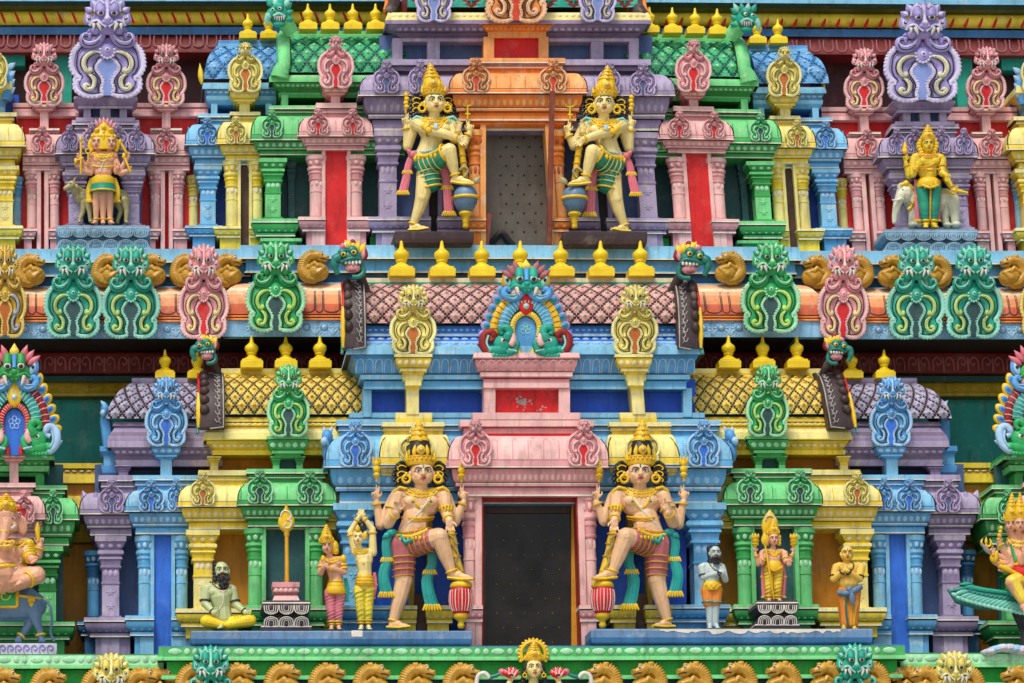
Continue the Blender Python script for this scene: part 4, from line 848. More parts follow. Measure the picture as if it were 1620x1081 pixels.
# ------------------------------------------------ shelves carrying the statues
def shelf(x0, x1, y0, y1, d0, d1, m, ml, label, paint=None):
    b = MB(d1); b.stack(x0, x1, d1, d0, [(y0, -1.5, ml), (y0 + 1.5, 0, ml), (y0 + (y1 - y0) * .5, 0, ml), (y0 + (y1 - y0) * .54, 0, m), (y1 - 3, -1, m), (y1, -5, m)])
    for (px, w) in (paint or []): b.box(px, y0 - .4, px + w, y0 + 10, d1 - 20, d1 + .6, 'white')
    return tag(b.build('statue_shelf', None, bev=1), label, 'shelf', 'shelves under the statues')
shelf(302, 747, 998, 1022, 30, 178, 'blue_dk', 'slab', 'blue concrete shelf at lower left, under the bearded seated man and the spear', [(556, 18)])
shelf(935, 1381, 995, 1020, 30, 178, 'blue_dk', 'slab', 'chipped blue concrete shelf at lower right, under the three standing holy men')
shelf(624, 750, 366, 388, -110, -6, 'darkbrown', 'ebrown', 'dark brown shelf under the left guardian of the upper doorway')
shelf(891, 1024, 366, 390, -110, -6, 'darkbrown', 'ebrown', 'dark brown shelf under the right guardian of the upper doorway')
b = MB(179); rnd = random.Random(4); up = [(1044 + i * 5.6, 995.2) for i in range(52)]; lo = [(x, 997.5 + 7 * rnd.random() * (.4 + .6 * abs(math.sin(i * .5)))) for i, (x, y) in enumerate(up)]
b.plate(up + lo[::-1], 177, 178.7, 'white')
tag(b.build('peeling_paint', None), 'peeled pale paint patches along the top edge of the right blue shelf', 'peeling paint')
# ------------------------------------------------ arch ornaments, finials and lions
GK = 'arch ornaments on the ledge'; GS = 'small arch ornaments on the cornices'; GT = 'arch ornaments on the roofs'
for mir in (False, True):
    S = SIDE[mir]; O = 'right' if not mir else 'left'
    kudu(436, 525, 14, 92, 138, 'green', f'bright green fanged arch ornament on the blue ledge, {S} of the pink lattice roof', GK, False, mir)
    kudu(322, 535, 0, 78, 143, 'pink', f'pink fanged arch ornament with red opening on the ledge, {S} side', GK, False, mir)
    kudu(207, 535, 0, 90, 142, 'teal', f'teal fanged arch ornament on the {S} ledge, the one nearer the pink ornament', GK, False, mir)
    kudu(116, 534, 0, 90, 142, 'teal', f'teal fanged arch ornament on the {S} ledge, the one farther out beside the gold ornament', GK, False, mir)
    kudu(8, 534, 0, 66, 142, 'gold', f'gold arch ornament cut by the {S} edge of the picture', GK, False, mir)
    kudu(170, 155, -88, 118, 152, 'lilac', f'large lilac fanged arch ornament on purple pedestal, upper {S}', GT, False, mir)
    kudu(70, 168, -140, 62, 96, 'pink', f'pink arch ornament on the outer side of the large lilac one, upper {S}', GT, False, mir)
    kudu(263, 168, -140, 62, 94, 'pink', f'pink arch ornament between the large lilac one and the blue roof, upper {S}', GT, False, mir)
    kudu(388, 146, -98, 54, 76, 'yellow', f'yellow arch ornament against the blue tiled roof, upper {S}', GT, True, mir)
    kudu(531, 140, -68, 56, 80, 'pinkplain', f'pink arch ornament against the green barrel roof, upper {S}', GT, True, mir)
    kudu(-8, 140, -100, 40, 72, 'yellow', f'yellow arch ornament cut by the upper {S} picture edge', GT, True, mir)
    kudu(653, 561, 112, 72, 106, 'yellow', f'yellow fanged arch ornament on the pink lattice roof, {S} of the central one', GT, False, mir)
    kudu(456, 691, 84, 66, 110, 'green', f'green fanged arch ornament against the yellow lattice roof, lower {S}', GT, False, mir)
    kudu(263, 706, 44, 66, 106, 'blue', f'blue fanged arch ornament against the purple lattice roof, lower {S}', GT, False, mir)
    for (x, y, dd, w, h, c, l) in ((67, 243, -133, 35, 42, 'pinkplain', 'pink arch ornament on the outer pink cornice'), (263, 243, -133, 35, 42, 'pinkplain', 'pink arch ornament on the inner pink cornice'),
        (110, 239, -88, 28, 40, 'purple', 'outer purple arch ornament above the statue'), (146, 238, -90, 30, 42, 'purple', 'second purple arch ornament above the statue'), (187, 238, -90, 30, 42, 'purple', 'third purple arch ornament above the statue'), (216, 239, -88, 28, 40, 'purple', 'inner purple arch ornament above the statue'),
        (328, 230, -110, 34, 42, 'blue', 'light blue arch ornament below the rounded blue roof'), (373, 228, -98, 34, 42, 'yellow', 'yellow arch ornament below the rounded blue roof'),
        (430, 218, -84, 34, 42, 'greenplain', 'green arch ornament below the green barrel roof'), (503, 214, -68, 35, 40, 'pinkplain', 'outer pink arch ornament above the red slot'), (558, 214, -68, 35, 40, 'pinkplain', 'inner pink arch ornament above the red slot'),
        (611, 148, -52, 42, 50, 'purple', 'purple arch ornament at the end of the purple eave'), (664, 148, -52, 36, 52, 'purple', 'purple arch ornament behind the crown of the guardian'), (753, 146, -42, 44, 52, 'orange', 'orange arch ornament on the orange eave'),
        (84, 829, 56, 32, 54, 'greenplain', 'green arch ornament on the corner eave'), (38, 829, 70, 36, 52, 'pinkplain', 'pink arch ornament on the pink corner eave'),
        (177, 812, 36, 40, 52, 'purple', 'purple arch ornament on the purple eave'), (239, 810, 50, 42, 50, 'blue', 'blue arch ornament over the bright blue slot'), (279, 808, 50, 30, 50, 'blue', 'blue arch ornament half behind the yellow eave'),
        (321, 800, 69, 40, 52, 'yellow', 'yellow arch ornament on the yellow eave'), (411, 797, 86, 42, 52, 'greenplain', 'outer green arch ornament over the green niche'), (490, 797, 86, 42, 52, 'greenplain', 'inner green arch ornament over the green niche'),
        (562, 739, 106, 52, 72, 'blue', 'blue arch ornament on the blue eave'), (658, 736, 108, 54, 60, 'yellow', 'yellow arch ornament behind the crown of the lower guardian'), (752, 738, 124, 52, 72, 'pinkplain', 'pink arch ornament over the corner of the lower doorway')):
        kudu(x, y, dd, w, h, c, f'small {l}, {S} half, {"lower" if y > 600 else "upper"} storey', GS, True, mir)
    gt = ['first', 'second', 'third', 'fourth']
    for i, x in enumerate((487, 522, 558, 594)): finial(x, 50, -118, 44, f'{gt[i]} yellow pot finial from the outer end of the green {S} barrel roof', 'finials on the green roofs', 1.0, mir)
    for i, x in enumerate((392, 425)): finial(x, 64, -175, 42, f'{["outer", "inner"][i]} yellow pot finial on the rounded blue {S} roof', 'finials on the blue roofs', 1, mir)
    for i, x in enumerate((398, 452, 506)): finial(x, 585, -8, 54, f'{["outer", "middle", "inner"][i]} yellow pot finial on the {S} yellow lattice roof', 'finials on the yellow roofs', 1, mir)
    for i, x in enumerate((261, 312)): finial(x, 601, -40, 48, f'{["yellow pot finial on the purple lattice roof", "yellow pot finial half hidden behind the brown end rib"][i]}, {S} side', 'finials on the purple roofs', 1, mir)
    for i, (x, y, f, l) in enumerate(((50, 454, 1, 'between the gold and outer teal ornaments'), (172, 454, 1, 'behind the outer side of the inner teal ornament'), (241, 454, 1, 'behind the inner side of the inner teal ornament'), (296, 454, 1, 'behind the outer side of the pink ornament'), (361, 454, 1, 'just inside the pink ornament'), (498, 448, 1, 'between the green ornament and the roof end'))):
        lion(x, y, -46 if x < 400 else -30, 44, f, f'golden curled lion on the {S} ledge {l}', 'lions along the blue ledge', mir)
    for i, x in enumerate((8, 80, 160, 225, 255)): lion(x, 1118, 142, 53, 1, f'golden lion head on the low {S} green ledge, number {i + 1} from the picture edge' if False else f'golden lion on the {S} end of the green ledge, {["cut by the picture edge", "between edge and yellow face", "just outside the yellow face", "just inside the yellow face", "at the step of the ledge"][i]}', 'lions along the green ledge', mir)
    for i, x in enumerate((310, 380, 450, 520, 591, 662, 733)): lion(x, 1111, 164, 53, 1, f'golden lion on the {S} half of the green ledge, {["outside", "inside"][i] + " the teal face" if i < 2 else ["third", "fourth", "fifth", "sixth"][i - 2] + " counting from the teal face" if i < 6 else "beside the goddess"}', 'lions along the green ledge', mir)
    kudu(333, 1168, 178, 92, 142, 'teal', f'teal fanged face rising over the green ledge at bottom {S}', 'faces at the bottom edge', False, mir); kudu(176, 1180, 152, 92, 142, 'yellow', f'yellow fanged face rising over the green ledge at bottom {S}', 'faces at the bottom edge', False, mir)
nth = ['first', 'second', 'third', 'fourth (middle)', 'fifth', 'sixth', 'seventh']
for i, x in enumerate((635, 699, 762, 823, 887, 950, 1013)): finial(x, 441, 34, 60, f'{nth[i]} yellow pot finial from the left on the pink lattice roof', 'finials on the pink roof', 1.03)
for x, s in ((788, 'left'), (838, 'right')): pass
kudu(816, 36, -40, 104, 150, 'orange', 'orange arch ornament with red opening at the top centre, cut by the picture edge', GT, False)
for x, s in ((686, 'left'), (945, 'right')): kudu(x, 35, -42, 58, 96, 'lilac', f'lilac arch ornament at the top edge, {s} of the orange one', GT, False)
# ------------------------------------------------ statues: one continuous body each, clothing and jewellery as parts
from mathutils.bvhtree import BVHTree
class Fig:
    def __init__(s, name, label, cat, at, group=None, mir=False, ax=None, skin='skin'):
        s.mir = mir; s.ax = ax; s.d0 = at[2]; s.root = thing(name, label, cat, at, group, None, mir, ax); s.skin = skin
        s.b = MB(s.d0, mir, ax); s.b.m(skin); s.tree = None
    def mb(s): return MB(s.d0, s.mir, s.ax)
    def finish(s, vox, smooth=3, name='body'):
        o = s.b.build(name, s.root); sculpt(o, vox, smooth); s.body = o; s.retree([o]); return o
    def retree(s, objs):
        off = WL[s.root]; vs = []; fs = []
        for o in objs:
            n = len(vs); vs += [v.co + off for v in o.data.vertices]; fs += [[i + n for i in p.vertices] for p in o.data.polygons]
        s.tree = BVHTree.FromPolygons(vs, fs); s.last = objs
    def front(s, x, y, default=None):
        xx, yy = mirror(x, y, s.ax) if s.mir else (x, y)
        w = place(xx, yy, s.d0); h = s.tree.ray_cast(Vector((w.x, -30, w.z)), Vector((0, 1, 0)))
        if h[0] is None: return (s.d0 if default is None else default)
        return -h[0].y * PX
    def dr(s, pts, off=.6):
        return [(x, y, s.front(x, y) + off) for x, y in pts]
    def part(s, name, b, sc=None, sm=2, parent=None, ang=60):
        o = b.build(name, s.root if parent is None else parent, ang=ang)
        if parent is not None: pass
        if sc: sculpt(o, sc, sm)
        return o
def limb(b, pts, rr, n=10):
    for i in range(len(pts) - 1): b.cap(pts[i], pts[i + 1], rr[i], rr[i + 1], None, n)
def hand(b, x, y, d, ang, s, thumb=1, curl=(0, 0, .8, .8), fwd=1):
    """palm and five fingers; ang 0 = fingers up, clockwise; thumb +1 = on the right of the palm"""
    a = R(ang); u = Vector((math.sin(a), -math.cos(a), 0)); v = Vector((math.cos(a), math.sin(a), 0)); z = Vector((0, 0, fwd)); o = Vector((x, y, d))
    b.ell(tuple(o + u * s * .6), (s * .92, s * 1.05, s * .42), None, 10, 7, ang)
    ln = (1.35, 1.6, 1.5, 1.15)
    for i in range(4):
        k = thumb * (.72 - .48 * i); c = curl[i] * R(95); p0 = o + u * s * 1.25 + v * k * s
        d1 = u * math.cos(c) + z * math.sin(c); c2 = c * 1.9; d2 = u * math.cos(c2) + z * math.sin(c2)
        sp = v * k * .16
        p1 = p0 + (d1 + sp) * s * ln[i] * .55; p2 = p1 + (d2 + sp) * s * ln[i] * .5
        b.cap(tuple(p0), tuple(p1), s * .25, s * .22, None, 7); b.cap(tuple(p1), tuple(p2), s * .22, s * .17, None, 7)
    t0 = o + v * thumb * s * .7 + u * s * .25; t1 = t0 + (v * thumb * .62 + u * .55 + z * .35) * s * .85; t2 = t1 + (u * .85 + v * thumb * .15 + z * .3) * s * .6
    b.cap(tuple(t0), tuple(t1), s * .3, s * .26, None, 7); b.cap(tuple(t1), tuple(t2), s * .26, s * .18, None, 7)
def foot(b, heel, toe, r):
    """foot seen from the side or three quarters, with five toes"""
    A, B = Vector(heel), Vector(toe); t = (B - A); l = t.length; t.normalize(); up = Vector((0, -1, 0)); w = t.cross(up)
    if w.length < .1: w = Vector((1, 0, 0))
    w.normalize()
    b.cap(tuple(A), tuple(A + t * l * .35 + up * r * .35), r, r * 1.05); b.cap(tuple(A + t * l * .3), tuple(A + t * l * .78 + Vector((0, r * .15, 0))), r * .95, r * .62)
    for i in range(5):
        k = (i - 2) * .36 * r; b.cap(tuple(A + t * l * .74 + w * k * .9 + Vector((0, r * .2, 0))), tuple(A + t * l * (1.02 - .05 * abs(i - 1)) + w * k * 1.15 + Vector((0, r * .3, 0))), r * .3, r * .24, None, 7)
def head(F, cx, cy, w, h, d, yaw=0, ears=True, jaw=1.0):
    """skull, cheeks, jaw, nose, lids and ears added to the body before it is melted together"""
    b = F.b; q = yaw * w * .35
    b.ell((cx, cy - h * .12, d), (w, h * .95, w), None, 14, 10); b.ell((cx + q * .4, cy + h * .4, d + w * .12), (w * .9 * jaw, h * .6, w * .86), None, 12, 8)
    b.ell((cx + q, cy + h * .84, d + w * .62), (w * .3, h * .17, w * .26), None, 8, 6)
    for s in (1, -1): b.ell((cx + q + s * w * .46, cy + h * .26, d + w * .58), (w * .34, h * .3, w * .3), None, 9, 7)
    b.cap((cx + q, cy - h * .16, d + w * .9), (cx + q * 1.25, cy + h * .22, d + w * 1.12), w * .09, w * .15, None, 8)
    for s in (1, -1): b.ell((cx + q * 1.2 + s * w * .15, cy + h * .26, d + w * 1.0), (w * .11, h * .08, w * .12), None, 7, 5)
    b.cap((cx + q - w * .5, cy - h * .27, d + w * .76), (cx + q + w * .5, cy - h * .27, d + w * .76), w * .16, w * .16, None, 8)
    b.ell((cx + q, cy + h * .56, d + w * .86), (w * .28, h * .12, w * .16), None, 8, 6)
    if ears:
        for s in (1, -1): b.ell((cx + s * w * 1.0, cy + h * .08, d - w * .05), (w * .17, h * .3, w * .22), None, 8, 6)
def features(F, cx, cy, w, h, d, yaw=0, mous=False):
    """painted eyes, brows, lips and forehead mark laid on the face"""
    q = yaw * w * .35; fr = F.front
    for s in (1, -1):
        ex, ey = cx + q + s * w * .42, cy - h * .06
        if abs(ex - cx) > w * .86: continue
        e = F.mb(); z = fr(ex, ey)
        e.ell((ex, ey, z - w * .02), (w * .22, h * .1, w * .1), 'white', 10, 6); e.ell((ex + q * .1, ey, z + w * .05), (w * .1, h * .09, w * .06), 'iris', 8, 5)
        e.tube([(ex + s * w * .27 * k, ey - h * (.115 - .09 * k * k) + h * .01, fr(ex + s * w * .27 * k, ey - h * .1) + .3) for k in (-1, -.5, 0, .5, 1, 1.25)], w * .035, 'iris', 5)
        F.part('eye', e)
        e = F.mb(); e.tube([(x, y, fr(x, y) + .3) for x, y in [(cx + q + s * w * t, cy - h * v) for t, v in ((.12, .2), (.28, .3), (.45, .35), (.62, .3), (.72, .2))]], [w * .05, w * .07, w * .065, w * .05, w * .02], 'iris', 6); F.part('eyebrow', e)
    e = F.mb(); y = cy + h * .55; x = cx + q * 1.1
    e.tube([(x + w * t, y - h * v, fr(x + w * t, y) + .4) for t, v in ((-.26, 0), (-.1, .05), (0, .025), (.1, .05), (.26, 0))], [w * .02, w * .06, w * .055, w * .06, w * .02], 'lip', 6)
    e.tube([(x + w * t, y + h * v, fr(x + w * t, y + h * .05) + .4) for t, v in ((-.22, .02), (-.1, .075), (0, .09), (.1, .075), (.22, .02))], [w * .02, w * .065, w * .075, w * .065, w * .02], 'lip', 6); F.part('lips', e)
    if mous:
        e = F.mb(); e.tube([(x + w * t, y - h * .13 + h * v, fr(x + w * t, y - h * .1) + .4) for t, v in ((-.5, .1), (-.3, .0), (-.08, .0), (0, .03), (.08, 0), (.3, 0), (.5, .1))], w * .06, 'hair', 6); F.part('moustache', e)
def ringlet(b, p, ax, r, t, m='gold_y', n=14, fl=1.0):
    """bangle round a limb at p, limb direction ax"""
    a = Vector(ax).normalized(); ref = Vector((0, 0, 1)) if abs(a.z) < .9 else Vector((1, 0, 0)); u = a.cross(ref).normalized(); v = a.cross(u)
    b.tube([tuple(Vector(p) + (u * math.cos(2 * math.pi * i / n) + v * math.sin(2 * math.pi * i / n) * fl) * r) for i in range(n)], t, m, 6, closed=True)
def bangles(F, specs, name='bangle', m='gold_y'):
    for (p, q, f, r, t) in specs:
        b = F.mb(); P, Q = Vector(p), Vector(q); ringlet(b, tuple(P.lerp(Q, f)), tuple(Q - P), r, t, m); F.part(name, b)
def necklaces(F, cx, y0, w, drops, m='gold_y', r=1.6):
    b = F.mb()
    for k, (ww, dp) in enumerate(drops):
        pts = [(cx + ww * math.sin(R(t)), y0 + dp * (1 - abs(t) / 90 * abs(t) / 90)) for t in range(-90, 91, 15)]
        b.tube(F.dr(pts, r * .5), r, m, 6)
        for x, y in pts[1:-1]: b.ell((x, y + r, F.front(x, y + r) + r * .6), (r * .9, r * .9, r * .8), m, 6, 4)
    return F.part('necklace', b)
def earring(F, x, y, d, r):
    b = F.mb(); b.tube([(x + r * math.cos(R(a)), y + r * math.sin(R(a)), d) for a in range(0, 360, 30)], r * .38, 'gold_y', 7, closed=True); b.ell((x, y - r * 1.3, d), (r * .5, r * .6, r * .5), 'gold_y', 7, 5); F.part('earring', b)
def crown(F, cx, d, yb, yt, wb, lean=0, m='gold_y', dark=None, parts=True, name='crown'):
    """tall tiered crown: banded base, flared body with bosses, stacked rings and a bud"""
    b = F.mb(); H = yb - yt; b.m(m)
    for (f0, r0, f1, r1, mm) in ((0, 1, .05, 1.06, m), (.05, 1.06, .09, 1.04, 'gold'), (.09, 1.0, .16, .98, m), (.16, 1.04, .2, 1.02, 'gold'), (.2, .94, .36, .9, dark or m), (.36, .9, .52, .74, dark or m), (.52, .8, .57, .78, m), (.57, .7, .64, .6, m), (.64, .66, .68, .62, 'gold'), (.68, .54, .75, .44, m), (.75, .5, .79, .46, m), (.79, .38, .86, .3, 'gold'), (.86, .34, .9, .3, m), (.9, .2, .96, .14, m), (.96, .1, 1, .02, m)):
        rings = []
        for f, r in ((f0, r0), (f1, r1)): rings.append([(cx + lean * f + math.cos(2 * math.pi * j / 16) * wb * r, yb - H * f, d + math.sin(2 * math.pi * j / 16) * wb * r * .9) for j in range(16)])
        b.m(mm); b.ring(rings)
    for i in range(9):
        a = R(-80 + 20 * i); b.ell((cx + math.sin(a) * wb * 1.03, yb - H * .12, d + math.cos(a) * wb * .95), (wb * .1, H * .035, wb * .1), m, 7, 5)
    for i in range(-2, 3):
        a = R(i * 36); b.leaf((cx + lean * .2 + math.sin(a) * wb * .84, yb - H * .18, d + math.cos(a) * wb * .84), (wb * .2, H * .25), -i * 3, m, wb * .12)
    b.ell((cx + lean * .3, yb - H * .3, d + wb * .92), (wb * .36, wb * .36, wb * .16), m, 12, 6); b.ell((cx + lean * .3, yb - H * .3, d + wb * 1.05), (wb * .2, wb * .2, wb * .14), 'gold', 10, 5); b.ell((cx + lean * .3, yb - H * .3, d + wb * 1.18), (wb * .08, wb * .08, wb * .06), 'kb_h', 7, 4)
    for k in range(3): b.ell((cx + lean * (.55 + k * .12), yb - H * (.52 + k * .12), d + wb * (.76 - k * .16)), (wb * (.2 - .03 * k), H * .035, wb * .12), m, 8, 5)
    for s in (1, -1): b.leaf((cx + s * wb * .95, yb - H * .02, d), (wb * .2, H * .3), s * 8, m, wb * .16)
    return F.part(name, b)
def curls(F, cx, cy, rx, ry, d, n=16, m='hair', sides=True, gold=True):
    for s in (1, -1):
        b = F.mb()
        b.ell((cx + s * rx * .78, cy, d - 6), (rx * .36, ry, 6), m, 10, 7)
        for i in range(n // 2):
            a = lerp(-75, 85, i / (n / 2 - 1)); x = cx + s * (rx * .72 + rx * .34 * math.cos(R(a))); y = cy + ry * math.sin(R(a))
            b.tube(bez([(cx + s * rx * .6, y * .6 + cy * .4, d - 3), (x, y, d - 1), (x + s * rx * .16, y + ry * .14, d - 1), (x + s * rx * .1, y + ry * .26, d)], 3), rx * .075, m, 6)
        F.part('hair', b)
    if gold:
        for s in (1, -1):
            b = F.mb()
            for i in range(3):
                y = cy - ry * .55 + i * ry * .5; b.tube(bez([(cx + s * rx * .62, y, d), (cx + s * rx * .86, y - ry * .12, d + 1.5), (cx + s * rx * 1.04, y + ry * .1, d + 1), (cx + s * rx * .98, y + ry * .28, d + 1)], 3), rx * .036, 'gold_y', 6)
            F.part('hair_band', b)
def sash(F, pts, w, m, fringe='gold_y', tip=True, name='sash'):
    """hanging cloth band with a bunched fold line and fringed bands"""
    b = F.mb(); P = bez(pts, 4); n = len(P); wd = w if isinstance(w, (list, tuple)) else [w] * 2
    rr = [lerp(wd[0], wd[1], i / (n - 1)) for i in range(n)]
    b.tube(P, rr, m, 9, .45)
    for k in (-.45, .1, .5): b.tube([(x + k * rr[i], y, d + rr[i] * .36) for i, (x, y, d) in enumerate(P)], [r * .14 for r in rr], m, 5)
    o = F.part(name, b, ang=60)
    if fringe:
        for f in ((1.0, .5) if tip else (1.0,)):
            b = F.mb()
            i = int((n - 1) * f); x, y, d = P[i]; r = rr[i]
            for j in range(7): b.cap((x + (j - 3) * r * .32, y - r * .1, d + r * .3), (x + (j - 3) * r * .42, y + r * .55, d + r * .35), r * .22, r * .18, fringe, 6)
            F.part('fringe', b)
def club_crown(b, x, y0, y1, d, m='gold_y'):
    """small ritual emblem held between two raised fingers"""
    H = y1 - y0; b.lathe(x, d, [(y1, 1.6), (y1 - H * .16, 2.4), (y1 - H * .2, 5), (y1 - H * .3, 6), (y1 - H * .36, 3.6), (y1 - H * .42, 5.6), (y1 - H * .55, 6.2), (y1 - H * .6, 3.6), (y1 - H * .66, 5), (y1 - H * .78, 5.4), (y1 - H * .84, 2.4), (y1 - H * .95, 2.2), (y0, .4)], m, 12)
    for s in (-1, 0, 1): b.leaf((x + s * 3.4, y1 - H * .62, d + (3 if s == 0 else 0)), (2.4, H * .42), s * 10, m, 2)
def trident(b, x, y0, y1, d, m='gold_y'):
    b.cap((x, y1, d), (x, y0 + 6, d), 1.7, 1.5, m, 7); b.leaf((x, y0 + 12, d), (2.6, 13), 0, m, 2)
    for s in (1, -1): b.tube(bez([(x, y0 + 15, d), (x + s * 6, y0 + 14, d), (x + s * 7.5, y0 + 7, d), (x + s * 5, y0 + 2, d)], 4), [1.6] * 5 + [2] * 4 + [1.4, 1, .8, .4], m, 7)
    b.tube([(x - 4, y1 - 8, d), (x + 4, y1 - 8, d)], 1.6, m, 7)
def lotus_plinth(x0, x1, y0, y1, d0, d1, m, ml, label, cat='plinth', tiers=2, group=None):
    T = thing('lotus_plinth', label, cat, ((x0 + x1) / 2, y1, (d0 + d1) / 2), group); h = y1 - y0
    b = MB(d1); w = 8
    b.stack(x0 + w, x1 - w, d1 - w, d0, [(y0, 6, m), (y0 + h * .06, 7, ml), (y0 + h * .1, 7, m), (y0 + h * .25, 8, m), (y0 + h * .4, 3, m), (y0 + h * .46, -2, m), (y0 + h * .52, -2, m), (y0 + h * .56, 1, m), (y0 + h * .82, 8, m), (y0 + h * .84, 9, ml), (y0 + h * .88, 9, m), (y1, 9, m)]); b.build('plinth_body', T, bev=.8)
    b = MB(d1); n = max(3, int((x1 - x0) / 24)); sp = (x1 - x0 - 6) / n
    for i in range(n):
        c = x0 + 3 + sp * (i + .5)
        for (yy, r, up) in ((y0 + h * .3, h * .16, 1), (y0 + h * .72, h * .17, -1)):
            b.ell((c, yy - up * r * .2, d1 - 1), (sp * .4, r, 3), m, 8, 5)
            for q, rr in ((1, .9), (.68, .7), (.36, .6)):
                b.tube(bez([(c - sp * .46 * q, yy - up * r * .8, d1 + 1), (c - sp * .4 * q, yy + up * r * .5 * q, d1 + 2), (c, yy + up * r * q, d1 + 2.6), (c + sp * .4 * q, yy + up * r * .5 * q, d1 + 2), (c + sp * .46 * q, yy - up * r * .8, d1 + 1)], 3), rr, ml, 5)
    b.build('lotus_petals', T); return T
# ------------------------------------------------ the four door guardians
def guardian_low(mir):
    S = 'right' if mir else 'left'
    F = Fig('guardian_statue', f'large guardian in red striped shorts, foot on red club, {S} of the lower doorway', 'statue', (650, 998, 122), 'guardian statues beside the doors', mir, 839)
    b = F.b; D = 122
    b.ell((648, 853, D), (23, 18, 18)); limb(b, [(649, 846, D), (654, 832, D + 2), (659, 816, D)], [21, 20.5, 21]); b.ell((657, 834, D + 5), (20, 16, 17))
    b.ell((665, 797, D), (32, 24, 21)); b.cap((637, 783, D), (695, 783, D), 11, 11); b.ell((651, 795, D + 14), (13, 9, 7)); b.ell((680, 795, D + 14), (13, 9, 7)); b.cap((666, 776, D), (666, 764, D + 2), 11, 10.5)
    head(F, 667, 750, 18.6, 19, D + 6, .1, jaw=1.04)
    limb(b, [(630, 784, D), (614, 829, D + 6)], [12.5, 9.5]); limb(b, [(614, 829, D + 6), (624, 816, D + 26)], [9.5, 6.5]); hand(b, 625, 812, D + 29, 14, 7.5, 1, (.1, .35, .6, .6))
    limb(b, [(626, 786, D - 8), (603, 829, D - 10), (596, 794, D - 6)], [10.5, 8.6, 5.5]); hand(b, 595, 788, D - 4, -4, 7, 1, (.0, .05, 1, 1))
    limb(b, [(701, 784, D), (706, 814, D + 8), (709, 828, D + 22)], [12.5, 9.5, 6.5]); hand(b, 709, 829, D + 25, 176, 7.4, -1, (.3, .15, .2, .35))
    limb(b, [(706, 786, D - 8), (721, 823, D - 10), (734, 794, D - 6)], [10.5, 8.6, 5.5]); hand(b, 734, 788, D - 4, 4, 7, -1, (0, .05, 1, 1))
    limb(b, [(637, 866, D - 2), (639, 918, D + 2)], [20, 14.5]); limb(b, [(639, 918, D + 2), (633, 944, D), (622, 984, D - 2)], [14, 12.6, 7.6]); b.ell((639, 919, D + 8), (9, 10, 8)); foot(b, (620, 991, D), (648, 992, D + 20), 6.2)
    limb(b, [(655, 862, D + 2), (692, 855, D + 32)], [20, 15]); b.ell((693, 855, D + 36), (13, 13, 12)); limb(b, [(693, 857, D + 33), (703, 884, D + 30), (712, 909, D + 28)], [14, 12, 7.4]); foot(b, (711, 914, D + 26), (745, 919, D + 40), 6)
    F.finish(.85, 3); features(F, 667, 750, 18, 19, D + 6, .1)
    g = F.mb(); limb(g, [(638, 862, D - 1), (639, 909, D + 1)], [21.5, 16.5]); limb(g, [(654, 861, D + 3), (678, 857.5, D + 21)], [21.5, 18]); g.ell((648, 852, D), (24, 14, 19.5)); g.m('stripe'); g.mi = [0] * len(g.f); g.mats = ['stripe']
    sh = F.part('shorts', g, .9, 2); F.retree([F.body, sh])
    g = F.mb()
    for i, y in enumerate((882, 892, 902, 912)): ringlet(g, (638.5, y, D), (.05, 1, 0), 20.6 - i * 1.2, 1.2, 'kd', 20)
    for i in range(5):
        t = i / 4; ringlet(g, (650 + 29 * t, 861.5 - 4 * t, D + 2 + 20 * t), (24, -3.5, 18), 21.8 - 3 * t, 1.2, 'kd', 20)
    F.part('shorts_trim', g)
    g = F.mb(); g.tube(F.dr([(622, 846), (634, 851), (648, 853), (662, 849), (674, 843)], 1), 3.2, 'gold_y', 7); g.tube(F.dr([(624, 842), (640, 846), (660, 843), (672, 838)], 1), 2, 'gold', 6)
    for i in range(7): g.ell((632 + i * 6, 856, F.front(632 + i * 6, 856) + 1), (2.4, 3.4, 2), 'gold_y', 7, 5)
    F.part('belt', g)
    g = F.mb(); g.tube(F.dr([(636, 819), (648, 823), (660, 824), (674, 822), (686, 818)], .6), 2.2, 'gold_y', 6); g.tube(F.dr([(637, 823), (649, 827), (661, 828), (674, 826), (685, 822)], .6), 1.4, 'gold', 6); F.part('chest_band', g)
    g = F.mb(); g.tube(F.dr([(683, 782), (676, 795), (664, 812), (648, 828), (632, 842)], .4), 1.6, 'white', 6); F.part('sacred_thread', g)
    necklaces(F, 666, 772, 20, [(18, 7), (23, 12), (27, 17)]); necklaces(F, 666, 780, 20, [(14, 26)], r=1.5)
    g = F.mb(); g.ell((666, 807, F.front(666, 807) + 1), (4, 5, 2.4), 'gold_y'); g.ell((666, 807, F.front(666, 807) + 3), (1.8, 2, 1), 'kb_h', 7, 4); F.part('pendant', g)
    for s in (1, -1):
        g = F.mb(); c = 666 + s * 34
        for i in range(6): x = c + s * (-6 + i * 2.6); y = 778 + abs(i - 2) * 2 + i * 1.5; g.leaf((x, y, D + 9 - abs(i - 3)), (2.6, 12), 180 - s * (8 + i * 5), 'gold_y', 2)
        g.tube([(c - s * 10, 776, D + 11), (c, 773, D + 11), (c + s * 8, 778, D + 8), (c + s * 11, 788, D + 4)], 2.6, 'gold_y', 7); F.part('shoulder_guard', g)
        g = F.mb(); g.ell((666 + s * 14.5, 797, F.front(666 + s * 14.5, 797)), (2, 2, .9), 'mayil', 8, 4); F.part('nipple', g)
